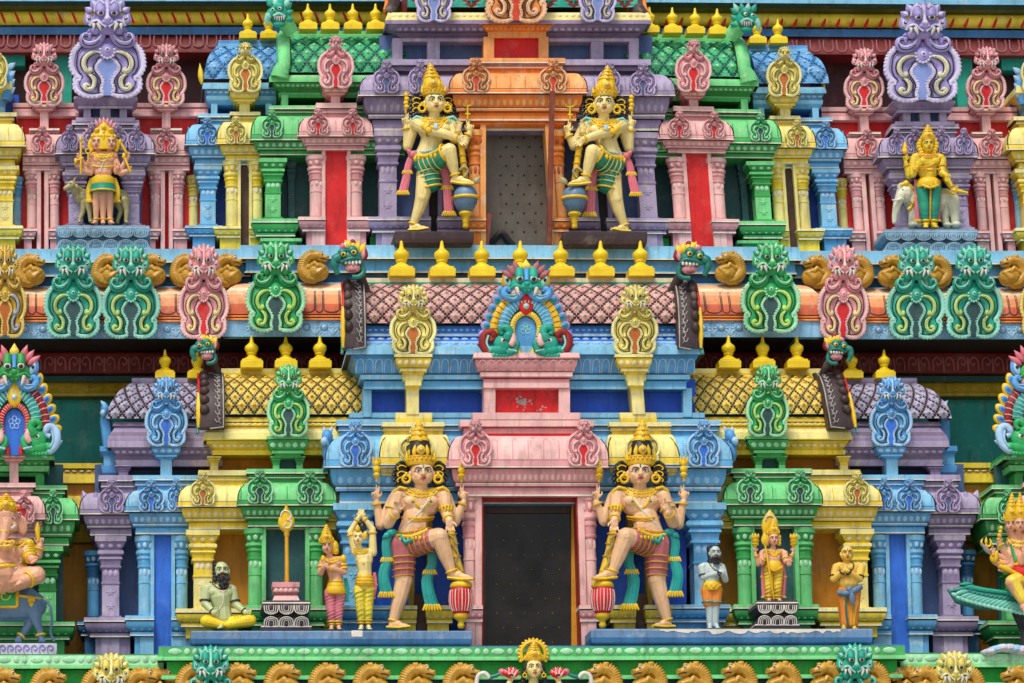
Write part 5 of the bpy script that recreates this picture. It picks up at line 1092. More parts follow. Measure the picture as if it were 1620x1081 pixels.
    bangles(F, [((614, 829, D + 6), (624, 816, D + 26), .85, 7.6, 1.7), ((603, 829, D - 10), (596, 794, D - 6), .92, 7, 1.8), ((706, 814, D + 8), (709, 828, D + 22), .7, 8, 2), ((721, 823, D - 10), (734, 794, D - 6), .9, 7, 1.8), ((701, 784, D), (706, 814, D + 8), .72, 11.2, 2), ((630, 784, D), (614, 829, D + 6), .5, 12.2, 1.8), ((633, 944, D), (622, 984, D - 2), .95, 8.4, 1.9), ((703, 884, D + 30), (712, 909, D + 28), .95, 8.2, 1.9)])
    for p in ((706, 806), ):
        g = F.mb()
        for i in range(4): g.leaf((699 + i * 4.4, 812, F.front(699 + i * 4.4, 812) + 1), (2.2, 11), -6 + i * 4, 'gold_y', 1.6)
        F.part('arm_cuff', g)
    for (p, q) in (((612, 993, D + 4), (648, 994, D + 22)), ((706, 918, D + 28), (746, 922, D + 42))):
        g = F.mb(); g.tube([p, tuple((Vector(p) + Vector(q)) / 2 + Vector((0, 1.5, 0))), q], 2.6, 'gold_y', 7, 1.8); F.part('sandal', g)
    curls(F, 665, 749, 35, 19, D - 3)
    for s in (1, -1): earring(F, 667 + s * 25, 760, D + 12, 6)
    crown(F, 665, D + 4, 738, 664, 20.5, -3, dark='hair')
    g = F.mb(); g.tube(F.dr([(656, 741), (667, 740), (678, 741)], .3), .9, 'white', 5); g.tube(F.dr([(668, 738.5), (668, 743.5)], .5), 1.1, 'mayil', 5); F.part('forehead_mark', g)
    sash(F, [(618, 842, D + 6), (610, 860, D + 6), (612, 885, D + 4), (606, 912, D + 4), (611, 940, D + 4)], (6, 10), 'sash'); sash(F, [(678, 862, D + 6), (684, 890, D + 4), (675, 920, D + 2), (683, 960, D + 4)], (6, 11), 'sash')
    g = F.mb(); g.ell((620, 844, D + 8), (9, 6, 6), 'sash'); g.leaf((616, 846, D + 10), (5, 14), -120, 'sash', 3); g.tube(F.dr([(632, 850), (640, 862), (650, 858)], 1.5), 4, 'sash', 7); F.part('knot', g)
    g = F.mb(); club_crown(g, 596, 722, 762, D - 2); F.part('emblem', g)
    g = F.mb(); club_crown(g, 730, 725, 763, D - 2); F.part('emblem', g)
    g = F.mb(); sh = bez([(711, 843, D + 26), (714, 860, D + 24), (719, 885, D + 22), (726, 915, D + 20), (728, 930, D + 18)], 4)
    g.tube(sh, [5.5, 5.5, 6, 6.5, 7, 6.5, 6, 6.2, 6.6, 7, 7.4, 7.8, 8, 8, 8.4, 8.6, 9], 'gold_y', 10)
    for k in range(2, 15, 3): ringlet(g, sh[k], (.2, 1, 0), 7.6, 1.2, 'gold', 12)
    g.tube(bez([(706, 850, D + 30), (716, 858, D + 33), (714, 868, D + 32), (722, 880, D + 31), (718, 893, D + 30), (726, 905, D + 28)], 3), 1.8, 'goat', 6)
    cx, cd = 727.5, D + 22
    g.lathe(cx, cd, [(924, 14), (927, 17), (932, 18), (934, 16)], 'gold_y', 18); g.lathe(cx, cd, [(934, 16), (940, 18.5), (952, 19), (964, 17.5), (972, 13.5), (976, 10)], 'red', 20); g.lathe(cx, cd, [(974, 11), (979, 12), (983, 9), (986, 5), (989, 4.6), (992, 6), (996, 5), (998, 3)], 'gold_y', 16)
    for i in range(11):
        a = R(-85 + 17 * i); g.tube([(cx + math.sin(a) * r, y, cd + math.cos(a) * r) for y, r in ((937, 17.6), (945, 19), (955, 19.2), (965, 17.4), (971, 14.3))], .9, 'white' if i % 2 else 'pink', 5)
    F.part('club', g)
def guardian_up(mir):
    S = 'right' if mir else 'left'
    F = Fig('guardian_statue', f'guardian in green shorts, foot on blue ball club, {S} of the upper doorway', 'statue', (684, 366, -48), 'guardian statues beside the doors', mir, 821, 'skin_y')
    b = F.b; D = -48
    b.ell((672, 256, D), (20, 16, 16)); limb(b, [(673, 248, D), (678, 236, D + 1), (683, 222, D)], [17.5, 16.5, 17.5]); b.ell((687, 207, D), (26, 19, 17)); b.cap((662, 195, D), (712, 194, D), 9.5, 9.5); b.ell((676, 206, D + 12), (11, 8, 6)); b.ell((700, 206, D + 12), (11, 8, 6)); b.cap((687, 189, D), (687, 178, D + 2), 9.5, 9)
    head(F, 687, 164, 16, 17, D + 6, .25, jaw=1.04)
    limb(b, [(659, 197, D + 2), (675, 210, D + 20), (702, 219, D + 27), (721, 226, D + 28)], [11, 9, 7.4, 5.4]); hand(b, 722, 226, D + 28, 128, 6.2, -1, (.1, .15, .2, .3))
    limb(b, [(655, 198, D - 8), (646, 229, D - 10), (643, 200, D - 6)], [9.5, 8, 5]); hand(b, 642, 195, D - 4, -4, 6.2, 1, (0, .05, 1, 1))
    limb(b, [(715, 196, D - 6), (733, 228, D - 8), (743, 210, D - 6)], [9.5, 7.6, 5]); hand(b, 744, 206, D - 4, 0, 6.2, -1, (0, .05, 1, 1))
    limb(b, [(714, 197, D), (718, 222, D + 6), (723, 212, D + 20)], [9.5, 7.5, 5.5]); hand(b, 723, 210, D + 23, 8, 5.8, -1, (.6, .2, .2, .5))
    limb(b, [(676, 268, D - 2), (668, 314, D + 2), (663, 332, D), (653, 357, D - 2)], [17, 11.5, 9.8, 5.6]); b.ell((667, 315, D + 7), (8, 9, 7)); foot(b, (652, 362, D), (676, 363, D + 16), 5.2)
    limb(b, [(678, 262, D + 2), (708, 246, D + 30)], [17, 12]); b.ell((709, 246, D + 33), (10, 10, 9)); limb(b, [(709, 248, D + 31), (714, 268, D + 28), (718, 284, D + 26)], [11, 9, 5.6]); foot(b, (716, 290, D + 24), (746, 296, D + 36), 5.2)
    F.finish(.8, 3); features(F, 687, 164, 15.5, 17, D + 6, .25)
    g = F.mb(); limb(g, [(676, 264, D - 1), (681, 288, D)], [18.5, 17.5]); limb(g, [(675, 262, D + 1), (694, 253.5, D + 17)], [18.5, 16.5]); g.ell((672, 256, D), (21.5, 13, 17.5)); g.mats = ['dvgreen']; g.mi = [0] * len(g.f)
    sh = F.part('shorts', g, .9, 2); F.retree([F.body, sh])
    g = F.mb(); ringlet(g, (683, 297, D), (.2, 1, 0), 17.4, 1.6, 'gold_y', 20); ringlet(g, (703, 249, D + 24), (20, -9, 17), 15.6, 1.6, 'gold_y', 20)
    for i in range(4): t = i / 4; ringlet(g, (674 + 24 * t, 263 - 9 * t, D + 1 + 18 * t), (20, -9, 17), 19 - 2.4 * t, .8, 'kd_h', 20)
    for i in range(3): ringlet(g, (677 + 2 * i, 272 + 8 * i, D), (.2, 1, 0), 18.7 - .4 * i, .8, 'kd_h', 20)
    F.part('shorts_trim', g)
    g = F.mb(); g.tube(F.dr([(652, 247), (662, 251), (674, 252), (688, 247), (696, 242)], 1), 3, 'gold_y', 7)
    for i in range(6): g.leaf((656 + i * 6, 250, F.front(656 + i * 6, 252) + 1), (3, 9), 180, 'gold_y', 2)
    g.tube(F.dr([(655, 240), (668, 245), (680, 243), (691, 236)], .8), 1.6, 'kb_h', 6); F.part('belt', g)
    necklaces(F, 687, 186, 18, [(15, 6), (19, 10), (23, 15)]); necklaces(F, 687, 194, 18, [(11, 17)], r=1.3)
    g = F.mb(); g.ell((687, 209, F.front(687, 209) + 1), (3.5, 7, 2), 'kb_h'); F.part('pendant', g)
    for s in (1, -1):
        g = F.mb(); c = 687 + s * 29; g.tube([(c - s * 10, 190, D + 9), (c, 187, D + 9), (c + s * 6, 191, D + 6), (c + s * 8, 199, D + 2)], 2.4, 'kt_h', 7)
        for i in range(5): g.leaf((c + s * (i * 2.4 - 6), 191 + i, D + 9 - i), (2.2, 8), 180 - s * i * 8, 'kt_h', 2)
        F.part('shoulder_cloth', g); earring(F, 687 + s * 20, 174, D + 10, 5.4)
    g = F.mb()
    for i in range(3): g.ell((668 + i * 4, 206 + i * 3.5, F.front(668 + i * 4, 206 + i * 3.5) + 1), (5, 5, 2.6), 'gold_y'); ringlet(g, (677, 211, D + 21), (27, 10, 8), 9.4, 1.6)
    F.part('armlet', g)
    bangles(F, [((702, 219, D + 27), (721, 226, D + 28), .9, 6.4, 1.7), ((646, 229, D - 10), (643, 200, D - 6), .92, 6.4, 1.7), ((733, 228, D - 8), (743, 210, D - 6), .85, 6.4, 1.7), ((663, 332, D), (653, 357, D - 2), .9, 7.2, 1.8), ((714, 268, D + 28), (718, 284, D + 26), .9, 7.2, 1.8)])
    for (p, q) in (((646, 365, D + 4), (677, 365, D + 18)), ((711, 294, D + 26), (747, 300, D + 38))):
        g = F.mb(); g.tube([p, tuple((Vector(p) + Vector(q)) / 2 + Vector((0, 1.2, 0))), q], 2.2, 'gold_lt', 7, 1.8); F.part('sandal', g)
    curls(F, 684, 165, 30, 16, D - 3); crown(F, 686, D + 4, 153, 100, 17.5, -6)
    g = F.mb(); g.tube(F.dr([(680, 155), (688, 154), (695, 155)], .3), 1.2, 'mayil', 5); F.part('forehead_mark', g)
    sash(F, [(652, 246, D + 4), (646, 262, D + 4), (642, 284, D + 4), (637, 305, D + 4)], (5, 7.5), 'rose'); sash(F, [(700, 262, D + 6), (706, 285, D + 4), (708, 310, D + 4), (710, 338, D + 4)], (6, 8.5), 'rose')
    g = F.mb(); g.ell((652, 246, D + 6), (7, 6, 5), 'rose'); g.leaf((650, 246, D + 8), (4, 12), -40, 'rose', 3); F.part('knot', g)
    g = F.mb()
    for i in range(4): g.ell((642.5 + (i % 2) * 1.2, 150 + i * 6.2, D - 2), (4.4, 3.8, 3.6), 'gold_y')
    g.cap((642, 178, D - 2), (642.5, 146, D - 2), 1.6, 1.6); F.part('emblem', g)
    g = F.mb(); trident(g, 740, 152, 188, D - 2); F.part('trident', g)
    g = F.mb(); sh = bez([(726, 225, D + 22), (729, 245, D + 20), (732, 268, D + 18), (735, 292, D + 16)], 4); g.tube(sh, 5, 'gold_y', 10)
    for k in range(1, 12, 2): ringlet(g, sh[k], (.15, 1, 0), 5.4, 1.1, 'gold', 12)
    g.tube(bez([(724, 276, D + 24), (732, 270, D + 26), (738, 276, D + 24), (732, 286, D + 24)], 3), 2.2, 'goat', 6)
    cx, cd = 735, D + 18; g.lathe(cx, cd, [(299, 8), (302, 14), (308, 18), (316, 19.4), (326, 18.4), (334, 14), (340, 9)], 'bull', 22); g.tube([(cx + 19.6 * math.cos(R(a)), 318, cd + 19.6 * math.sin(R(a))) for a in range(0, 360, 15)], 2.6, 'gold_y', 7, closed=True)
    g.lathe(cx, cd, [(339, 9), (341, 11), (344, 10.5), (346, 7), (352, 5), (355, 5.6), (357, 4), (362, 5), (365, 4), (366, 2)], 'gold_y', 14); g.leaf((748, 296, D + 22), (5, 16), 40, 'goat', 3); F.part('club', g)
for q in (False, True): guardian_low(q); guardian_up(q)
# ------------------------------------------------ the smaller statues
def simple_crown(F, cx, d, yb, yt, w, m='gold_y', lean=0): return crown(F, cx, d, yb, yt, w, lean, m)
def beads(F, pts, r, m, name='bead_string', off=.4):
    b = F.mb(); P = bez([(x, y, 0) for x, y in pts], 4)
    for x, y, _ in P: b.ell((x, y, F.front(x, y) + off), (r, r, r), m, 6, 4)
    return F.part(name, b)
# ---- two-headed, three-legged deity with a goat (upper left)
lotus_plinth(88, 238, 357, 399, -150, -62, 'lotus', 'lotus_lt', 'blue grey lotus carved plinth under the two-headed deity, upper left', group=None)
lotus_plinth(1398, 1548, 363, 402, -150, -62, 'lotus', 'lotus_lt', 'blue grey lotus carved plinth under the yellow deity with elephant, upper right')
D = -84
F = Fig('deity_statue', 'two-headed three-legged deity in turquoise skirt, many small arms, in front of a goat', 'statue', (163, 357, D), 'deity statues', skin='skin_p'); b = F.b
b.ell((163, 258, D), (20, 17, 13)); b.ell((163, 272, D), (15, 12, 12)); b.ell((163, 286, D), (17, 12, 12)); b.cap((149, 247, D), (179, 247, D), 8, 8); b.ell((155, 254, D + 9), (8, 6, 4)); b.ell((172, 254, D + 9), (8, 6, 4))
b.cap((157, 244, D), (155, 238, D), 5, 5); b.cap((171, 244, D), (174, 238, D), 5, 5)
head(F, 153.5, 228, 9.3, 11.2, D + 5, -.35, False); head(F, 175, 228, 9.3, 11.2, D + 5, .35, False)
for x in (152, 163, 174): limb(b, [(x + (163 - x) * .1, 298, D), (x, 325, D + 1), (x, 350, D)], [6.6, 5.6, 4]); foot(b, (x, 353, D), (x + (x - 163) * .45, 355, D + 15), 3.6)
for (e, hn) in (((141, 270), (124, 250)), ((142, 272), (121, 264)), ((143, 274), (129, 273)), ((146, 268), (139, 262)), ((190, 272), (203, 249)), ((191, 275), (206, 271)), ((184, 272), (187, 268))):
    x0 = 147 if e[0] < 163 else 180; limb(b, [(x0, 249, D - 2), (e[0], e[1], D + 2), (hn[0], hn[1], D + 8)], [6.4, 5, 3.2]); hand(b, hn[0], hn[1], D + 9, 10 if e[0] < 163 else -10, 3.3, 1 if e[0] < 163 else -1, (.3, .3, .9, .9))
F.finish(.55, 2); features(F, 153.5, 228, 9.3, 11.2, D + 5, -.35); features(F, 175, 228, 9.3, 11.2, D + 5, .35)
g = F.mb(); g.ell((163, 285, D), (20, 8, 15), 'gold_y'); g.lathe(163, D, [(282, 18), (292, 20), (294, 19)], 'gold_y', 18); F.part('gold_sash', g)
g = F.mb(); g.lathe(163, D, [(289, 19), (300, 20), (304, 21), (304.5, 17)], 'dvgreen', 20); F.part('skirt', g); g = F.mb(); g.tube([(163 + 21 * math.cos(R(a)), 304, D + 21 * math.sin(R(a))) for a in range(0, 360, 15)], 1.3, 'gold_y', 6, closed=True); F.part('skirt_hem', g)
necklaces(F, 163, 244, 15, [(13, 4), (16, 8)], r=1.4); necklaces(F, 163, 250, 12, [(8, 8)], r=1.1)
g = F.mb(); g.tube(F.dr([(146, 264), (155, 266), (163, 266.5), (171, 266), (180, 264)], .4), 1.5, 'gold_y', 6); F.part('chest_band', g)
g = F.mb(); g.tube(F.dr([(167, 250), (163, 262), (158, 275)], .4), 1, 'kb_h', 5); F.part('sacred_thread', g)
for x in (152, 163, 174): g = F.mb(); ringlet(g, (x, 347, D), (0, 1, 0), 5, 1.3); F.part('anklet', g)
g = F.mb()
for i in range(19):
    t = i / 18; a = -96 + 192 * t; x = 164 + 25 * math.sin(R(a)); y = 226 - 24 * math.cos(R(a)) - (10 * (1 - abs(a) / 96)); g.leaf((x, y + 6, D - 5), (4, 15), a * .75, 'pink', 3)
F.part('flame_halo', g)
g = F.mb(); g.m('gold_y'); g.ring([[(164 + r * math.cos(R(q)), y, D + 2 + r * .55 * math.sin(R(q))) for q in range(0, 360, 24)] for y, r in ((238, 20), (222, 22), (215, 20), (206, 13), (198, 6), (193, 1))]); 
for i in range(9): g.ell((146 + i * 4.5, 218, D + 13 - abs(i - 4) * 1.2), (2.6, 3, 3), 'gold_y', 7, 5)
for (x, y, r) in ((154, 209, 4.5), (175, 209, 4.5), (164, 205, 4.5), (164, 213, 4)): g.ell((x, y, D + 10), (r, r, 3), 'gold_y'); g.ell((x, y, D + 12.5), (r * .5, r * .5, 1.6), 'gold', 7, 4)
for s in (1, -1): g.tube(bez([(164 + s * 20, 222, D + 3), (164 + s * 23, 232, D + 4), (164 + s * 19, 241, D + 4)], 3), 3, 'gold_y', 7)
g.tube([(164, 219, D + 14), (164, 236, D + 9)], 2, 'gold_y', 6); F.part('crown', g)
for (p, q, r) in (((128, 224), (128, 278), 1.6), ((120, 258), (131, 253), 1.5), ((190, 228), (200, 245), 2), ((196, 250), (206, 275), 1.8)):
    g = F.mb(); g.cap((p[0], p[1], D + 13), (q[0], q[1], D + 13), r, r, 'gold_y', 7); g.ell((p[0], p[1], D + 13), (3, 5, 3), 'gold_y', 8, 6); F.part('emblem', g)
g = F.mb(); g.tube([(139.5 + 4 * math.cos(R(a)), 242 + 4 * math.sin(R(a)), D + 12) for a in range(0, 360, 30)], 1.1, 'gold_y', 6, closed=True); g.cap((139.5, 246, D + 12), (139.5, 262, D + 12), 1.1, 1.1); F.part('emblem', g)
for s in (1, -1): sash(F, [(163 + s * 18, 282, D - 2), (163 + s * 23, 300, D - 3), (163 + s * 21, 317, D - 3)], (3, 5), 'gold_y', 'gold_y', False)
def quadruped(name, label, skin, D, body, legs, headf, vox, at):
    F = Fig(name, label, 'animal', at, 'animal statues', skin=skin); b = F.b
    for (p, q, r1, r2) in body: b.cap(p, q, r1, r2)
    for L in legs: limb(b, L[0], L[1]); x, y, d = L[0][-1]; b.ell((x + 1, y + 1, d + 1), (L[1][-1] * 1.25, L[1][-1] * .8, L[1][-1] * 1.4))
    headf(F); F.finish(vox, 2); return F
d2 = -112
def goat_head(F):
    b = F.b; limb(b, [(128, 308, d2), (119, 302, d2 + 8), (116, 297, d2 + 12)], [11, 8, 7]); b.ell((114, 296, d2 + 14), (8, 7, 7)); b.cap((112, 298, d2 + 15), (104, 302, d2 + 17), 5.5, 4)
    b.leaf((121, 296, d2 + 18), (3.4, 10), 160, None, 2.5); b.tube(bez([(117, 291, d2 + 14), (119, 285, d2 + 12), (123, 283, d2 + 10)], 3), [1.8] * 3 + [1.4, 1, .7, .5], None, 6)
F = quadruped('goat_statue', 'olive brown goat standing behind the two-headed deity on the plinth', 'goat', d2, [((130, 312, d2), (190, 312, d2), 13, 13), ((186, 316, d2), (194, 318, d2), 13, 11)],
  [([(134, 322, d2 + 6), (131, 338, d2 + 6), (125, 352, d2 + 7)], [7, 4, 2.8]), ([(140, 322, d2 + 14), (142, 338, d2 + 15), (143, 353, d2 + 15)], [7, 4.2, 3]), ([(188, 322, d2 + 6), (191, 336, d2 + 5), (185, 353, d2 + 6)], [8, 4, 2.8]), ([(196, 320, d2 + 12), (200, 336, d2 + 12), (199, 354, d2 + 13)], [8, 4.2, 3])], goat_head, .7, (160, 357, d2))
g = F.mb(); z = F.front(112, 296); g.ell((112, 295, z), (1.3, 1.2, .8), 'iris', 8, 5); F.part('eye', g); g = F.mb(); g.tube(bez([(199, 310, d2), (204, 316, d2 + 2), (203, 328, d2 + 2)], 3), 1.6, 'goat', 6); F.part('tail', g)
# ---- yellow deity with a white elephant (upper right)
D = -84
F = Fig('deity_statue', 'yellow-skinned deity in turquoise trousers standing before a white elephant', 'statue', (1467, 362, D), 'deity statues', skin='skin_gold'); b = F.b
b.ell((1468, 258, D), (19, 16, 13)); b.ell((1468, 274, D), (15, 13, 12)); b.ell((1468, 290, D), (17, 12, 12)); b.cap((1449, 250, D), (1487, 251, D), 8, 8); b.ell((1459, 257, D + 9), (8, 6, 4)); b.ell((1477, 257, D + 9), (8, 6, 4)); b.cap((1467, 247, D), (1467, 240, D), 6, 6)
head(F, 1467, 230.5, 9.6, 11.5, D + 5, 0, False)
limb(b, [(1447, 253, D - 3), (1439, 277, D - 3), (1433, 258, D)], [7, 6, 3.8]); hand(b, 1432, 254, D + 1, 0, 4.2, 1, (0, 0, 1, 1))
limb(b, [(1446, 253, D), (1443, 277, D + 6), (1448, 268, D + 14)], [7.5, 6, 4]); hand(b, 1448.5, 266, D + 16, 6, 4.4, 1, (0, 0, 0, .1))
limb(b, [(1490, 254, D), (1489, 276, D + 8), (1494, 281, D + 14)], [7.5, 6, 4]); hand(b, 1494, 280, D + 17, 170, 4.4, -1, (.1, .1, .1, .1))
limb(b, [(1490, 256, D - 3), (1497, 283, D), (1506, 301, D + 6)], [7, 5.6, 3.8]); hand(b, 1507, 302, D + 8, 105, 4.2, -1, (.8, .9, .9, .9))
for x, x2 in ((1459, 1465), (1479, 1476)): limb(b, [(x, 297, D), (x2, 345, D), (x2, 356, D)], [9, 6, 4.6]); foot(b, (x2, 358, D), (x2 + (x2 - 1470) * .6, 361, D + 14), 4)
F.finish(.55, 2); features(F, 1467, 230.5, 9.6, 11.5, D + 5)
for x, x2 in ((1459, 1464), (1479, 1476.5)):
    g = F.mb(); limb(g, [(x, 296, D), ((x + x2) / 2, 322, D + 1), (x2, 346, D)], [10.4, 9.6, 7.6]); o = None; g.mats = ['dvgreen']; g.mi = [0] * len(g.f)
    for k in range(6): y = 302 + k * 7.5; f = (y - 296) / 50; g.m('sash'); g.tube(bez([(lerp(x, x2, f) - 9.6 + f * 2.5, y - 3, D + 4), (lerp(x, x2, f), y + 1.6, D + 10.4 - 2.6 * f), (lerp(x, x2, f) + 9.6 - f * 2.5, y - 2, D + 4)], 3), 1.1, 'sash', 5)
    F.part('trouser_leg', g); g = F.mb(); ringlet(g, (x2, 350, D), (0, 1, 0), 6.6, 1.8); ringlet(g, (x2, 355, D), (0, 1, 0), 6, 1.4); F.part('anklet', g)
g = F.mb(); g.lathe(1468, D, [(284, 15.5), (288, 18), (294, 19), (298, 18)], 'gold_y', 18); g.tube(bez([(1456, 296, D + 14), (1468, 301, D + 18), (1481, 296, D + 14)], 4), 2, 'gold_y', 6); g.cap((1470, 296, D + 12), (1470, 350, D + 8), 1.5, 1.5, 'gold', 6)
for x in (1460, 1477): g.leaf((x, 290, D + 15), (3, 13), 180, 'gold_y', 2)
F.part('belt', g); necklaces(F, 1467, 244, 14, [(12, 4), (15, 8)], r=1.3, m='gold'); g = F.mb(); g.tube(F.dr([(1486, 252), (1475, 262), (1462, 268), (1450, 268)], .4), 1.6, 'gold', 6); g.tube(F.dr([(1450, 270), (1468, 272), (1486, 270)], .4), 1.2, 'gold', 6); F.part('chest_band', g)
g = F.mb()
for s in (1, -1):
    g = F.mb()
    for i in range(5): g.ell((1467 + s * (11 + 2.5 * math.sin(i)), 224 + i * 4.5, D + 1), (5, 4, 5), 'gold_y')
    F.part('hair', g)
crown(F, 1467, D + 4, 224, 198, 10.5)
bangles(F, [((1439, 277, D - 3), (1433, 258, D), .8, 4.6, 1.3), ((1443, 277, D + 6), (1448, 268, D + 14), .7, 4.8, 1.3), ((1490, 254, D), (1489, 276, D + 8), .55, 7.2, 1.4), ((1497, 283, D), (1506, 301, D + 6), .85, 4.6, 1.3)], m='gold')
g = F.mb(); g.leaf((1431, 244, D + 2), (4, 20), 0, 'gold_y', 3); g.ell((1431, 240, D + 2), (4.4, 5, 3.6), 'gold_y'); F.part('emblem', g); g = F.mb(); g.tube([(1502, 303, D + 10), (1516, 305, D + 10), (1529, 308, D + 10)], [1.8, 3, 2.2], 'gold_y', 8); F.part('thunderbolt', g)
for s in (1, -1): sash(F, [(1468 + s * 19, 284, D - 2), (1468 + s * 18, 310, D - 2), (1468 + s * 16, 348, D - 2)], (2.6, 4), 'rose')
d2 = -112
def ele_head(F):
    b = F.b; b.ell((1430, 309, d2 + 12), (15, 16, 14)); b.ell((1425, 300, d2 + 14), (9, 8, 9)); limb(b, [(1422, 314, d2 + 18), (1415, 330, d2 + 20), (1412, 346, d2 + 20), (1411, 356, d2 + 21)], [9, 6.5, 5, 4]); b.ell((1443, 312, d2 + 18), (9, 15, 4), None, 12, 8, 10)
F = quadruped('elephant_statue', 'white elephant with gold harness standing behind the yellow deity', 'elephant', d2, [((1452, 320, d2), (1496, 318, d2), 21, 20), ((1490, 322, d2), (1498, 326, d2), 20, 16)],
  [([(1444, 326, d2 + 8), (1442, 345, d2 + 8), (1441, 357, d2 + 8)], [9, 6.5, 6]), ([(1451, 326, d2 + 14), (1453, 345, d2 + 15), (1453, 358, d2 + 15)], [9, 7, 6.5]), ([(1496, 326, d2 + 6), (1494, 345, d2 + 5), (1496, 357, d2 + 5)], [11, 7, 6]), ([(1504, 322, d2 + 12), (1508, 345, d2 + 13), (1509, 358, d2 + 13)], [12, 7.5, 6.5])], ele_head, .8, (1470, 362, d2))
for s in (0, 1): g = F.mb(); g.tube(bez([(1421 + s * 4, 320, d2 + 26 - s * 4), (1413, 324, d2 + 30), (1405, 324, d2 + 32)], 3), [2.4, 2.4, 2.2, 2, 1.6, 1.2, .5], 'white', 7); F.part('tusk', g)
g = F.mb(); z = F.front(1424, 305); g.ell((1424, 306, z), (1.6, 1, .8), 'iris', 8, 5); F.part('eye', g)
g = F.mb(); g.tube(F.dr([(1420, 298), (1427, 296), (1435, 298), (1441, 304)], .8), 3, 'gold_y', 7); g.leaf((1429, 299, F.front(1429, 297) + 2), (6, 9), 0, 'gold_y', 3); F.part('head_cap', g)
g = F.mb(); P_ = [(1445, 314), (1442, 324), (1438, 332), (1433, 336)]
for x, y in [(q[0], q[1]) for q in bez([(x, y, 0) for x, y in P_], 4)]: g.ell((x, y, F.front(x, y, d2 + 22) + 1), (2.6, 2.6, 2.2), 'gold_y', 7, 5)
F.part('collar', g); g = F.mb(); g.tube(F.dr([(1486, 306), (1496, 308), (1506, 312), (1513, 316)], .8), 2, 'gold_y', 6); F.part('harness', g)
# ---- spear on its pedestal, lower left
D = 112
T = thing('spear', 'golden spear with leaf-shaped head bearing a white curl, upright in the left green niche', 'spear', (454, 922, D)); b = MB(D)
b.tube([(454, 922, D), (453.8, 880, D), (453.5, 845, D)], [3.6, 3.2, 3], 'gold', 10); b.lathe(453.5, D, [(850, 3), (846, 4.6), (843, 4.4), (840, 5.4), (838, 3)], 'gold', 12); b.build('shaft', T)
b = MB(D); out = [(x, y) for x, y in [(453, 796), (456.4, 805), (461.5, 814), (465.5, 822), (466, 829), (463, 836), (458, 841), (453, 843), (448, 841), (443, 836), (440, 829), (440.5, 822), (444.5, 814), (449.6, 805)]]; b.plate(out, D - 5, D + 5, 'gold_y', 3); b.build('spear_head', T)
b = MB(D); b.tube(bez([(x, y, D + 5.6) for x, y in [(444, 817), (446, 811), (452, 809), (459, 813), (460, 820), (454, 823), (460, 825), (460, 833), (454, 837), (449, 833), (452, 829)]], 3), 1.15, 'white', 7); b.build('curl_mark', T)
b = MB(136); b.stack(437, 468, 128, 96, [(921, 6, 'pink'), (929, 6, 'pink_lt'), (930, 4, 'pink'), (936, 5, 'pink'), (940, 1, 'pink_dk'), (943, 3, 'pink_lt'), (950, 6, 'pink_lt')]); petals(b, 433, 472, 934, 133, 5, 3.6, 'pink_lt', 1.4); tag(b.build('pedestal_block', None, bev=.8), 'small pink block holding the golden spear, on the dark lotus plinth', 'pedestal')
lotus_plinth(414, 492, 950, 998, 80, 158, 'ebrown', 'white', 'dark lotus plinth with white painted petals under the spear', group=None)
lotus_plinth(1196, 1264, 950, 995, 80, 158, 'ebrown', 'white', 'dark lotus plinth with white petals under the standing spear-bearing deity')
# ---- bearded sage seated on the left shelf
D = 140
F = Fig('sage_statue', 'pale green seated man with black beard and yellow dhoti, legs crossed, on left shelf', 'statue', (355, 998, D), 'holy men statues', skin='skin_g'); b = F.b
b.ell((348, 938, D), (21, 17, 14)); limb(b, [(349, 945, D), (351, 962, D), (352, 982, D)], [18, 14.5, 16]); b.cap((331, 930, D), (364, 932, D), 8, 8); b.ell((340, 938, D + 9), (10, 7, 5)); b.ell((358, 939, D + 9), (10, 7, 5)); b.cap((349, 926, D), (350, 916, D), 6.5, 6.5)
head(F, 350, 904, 12, 13.5, D + 5, .3)
limb(b, [(326, 932, D), (324, 955, D + 4), (338, 973, D + 22)], [8.4, 6.8, 4.2]); hand(b, 338, 972, D + 24, 70, 4.6, -1, (.5, .6, .7, .8)); limb(b, [(367, 934, D), (372, 956, D + 4), (388, 972, D + 20)], [8.4, 6.8, 4.2]); hand(b, 388, 972, D + 22, 80, 4.6, -1, (.3, .4, .5, .6))
foot(b, (352, 990, D + 24), (346, 997, D + 34), 4)
F.finish(.6, 3); features(F, 350, 904, 12, 13.5, D + 5, .3)
g = F.mb(); limb(g, [(344, 988, D), (326, 986, D + 22), (350, 992, D + 26)], [12, 10, 6]); limb(g, [(358, 988, D), (395, 984, D + 18), (360, 992, D + 28)], [12, 10, 6]); g.ell((352, 986, D), (18, 11, 16)); g.mats = ['kal']; g.mi = [0] * len(g.f); dh = F.part('dhoti', g, .7, 2); F.retree([F.body, dh])
g = F.mb()
for i in range(7): x = 366 + i * 4.4; g.tube(F.dr([(x, 976 + i * .4), (x + 1.5, 983), (x - 1, 992 - i)], .2), .7, 'gold', 5)
F.part('dhoti_fold', g)
g = F.mb(); rnd = random.Random(3)
for i in range(60): a = rnd.random() * 1.0; x = 353 + (rnd.random() - .5) * 20 * (1 - a * .5); y = 914 + a * 18; g.ell((x, y, D + 13 + rnd.random() * 4 - a * 3), (2.6, 3.4, 3), 'hair', 6, 4)
for y in (890, 896, 902, 908, 913): g.ell((338.5, y, D + 4), (2.6, 4, 6), 'hair'); g.ell((340, y + 6, D + 8), (3, 4, 4), 'hair')
g.cap((345, 911, D + 16.5), (351.5, 909.5, D + 18.5), 1, 1.3, 'hair', 6); g.cap((352.5, 909.5, D + 18.5), (360, 911, D + 16), 1.3, 1, 'hair', 6); F.part('beard', g)
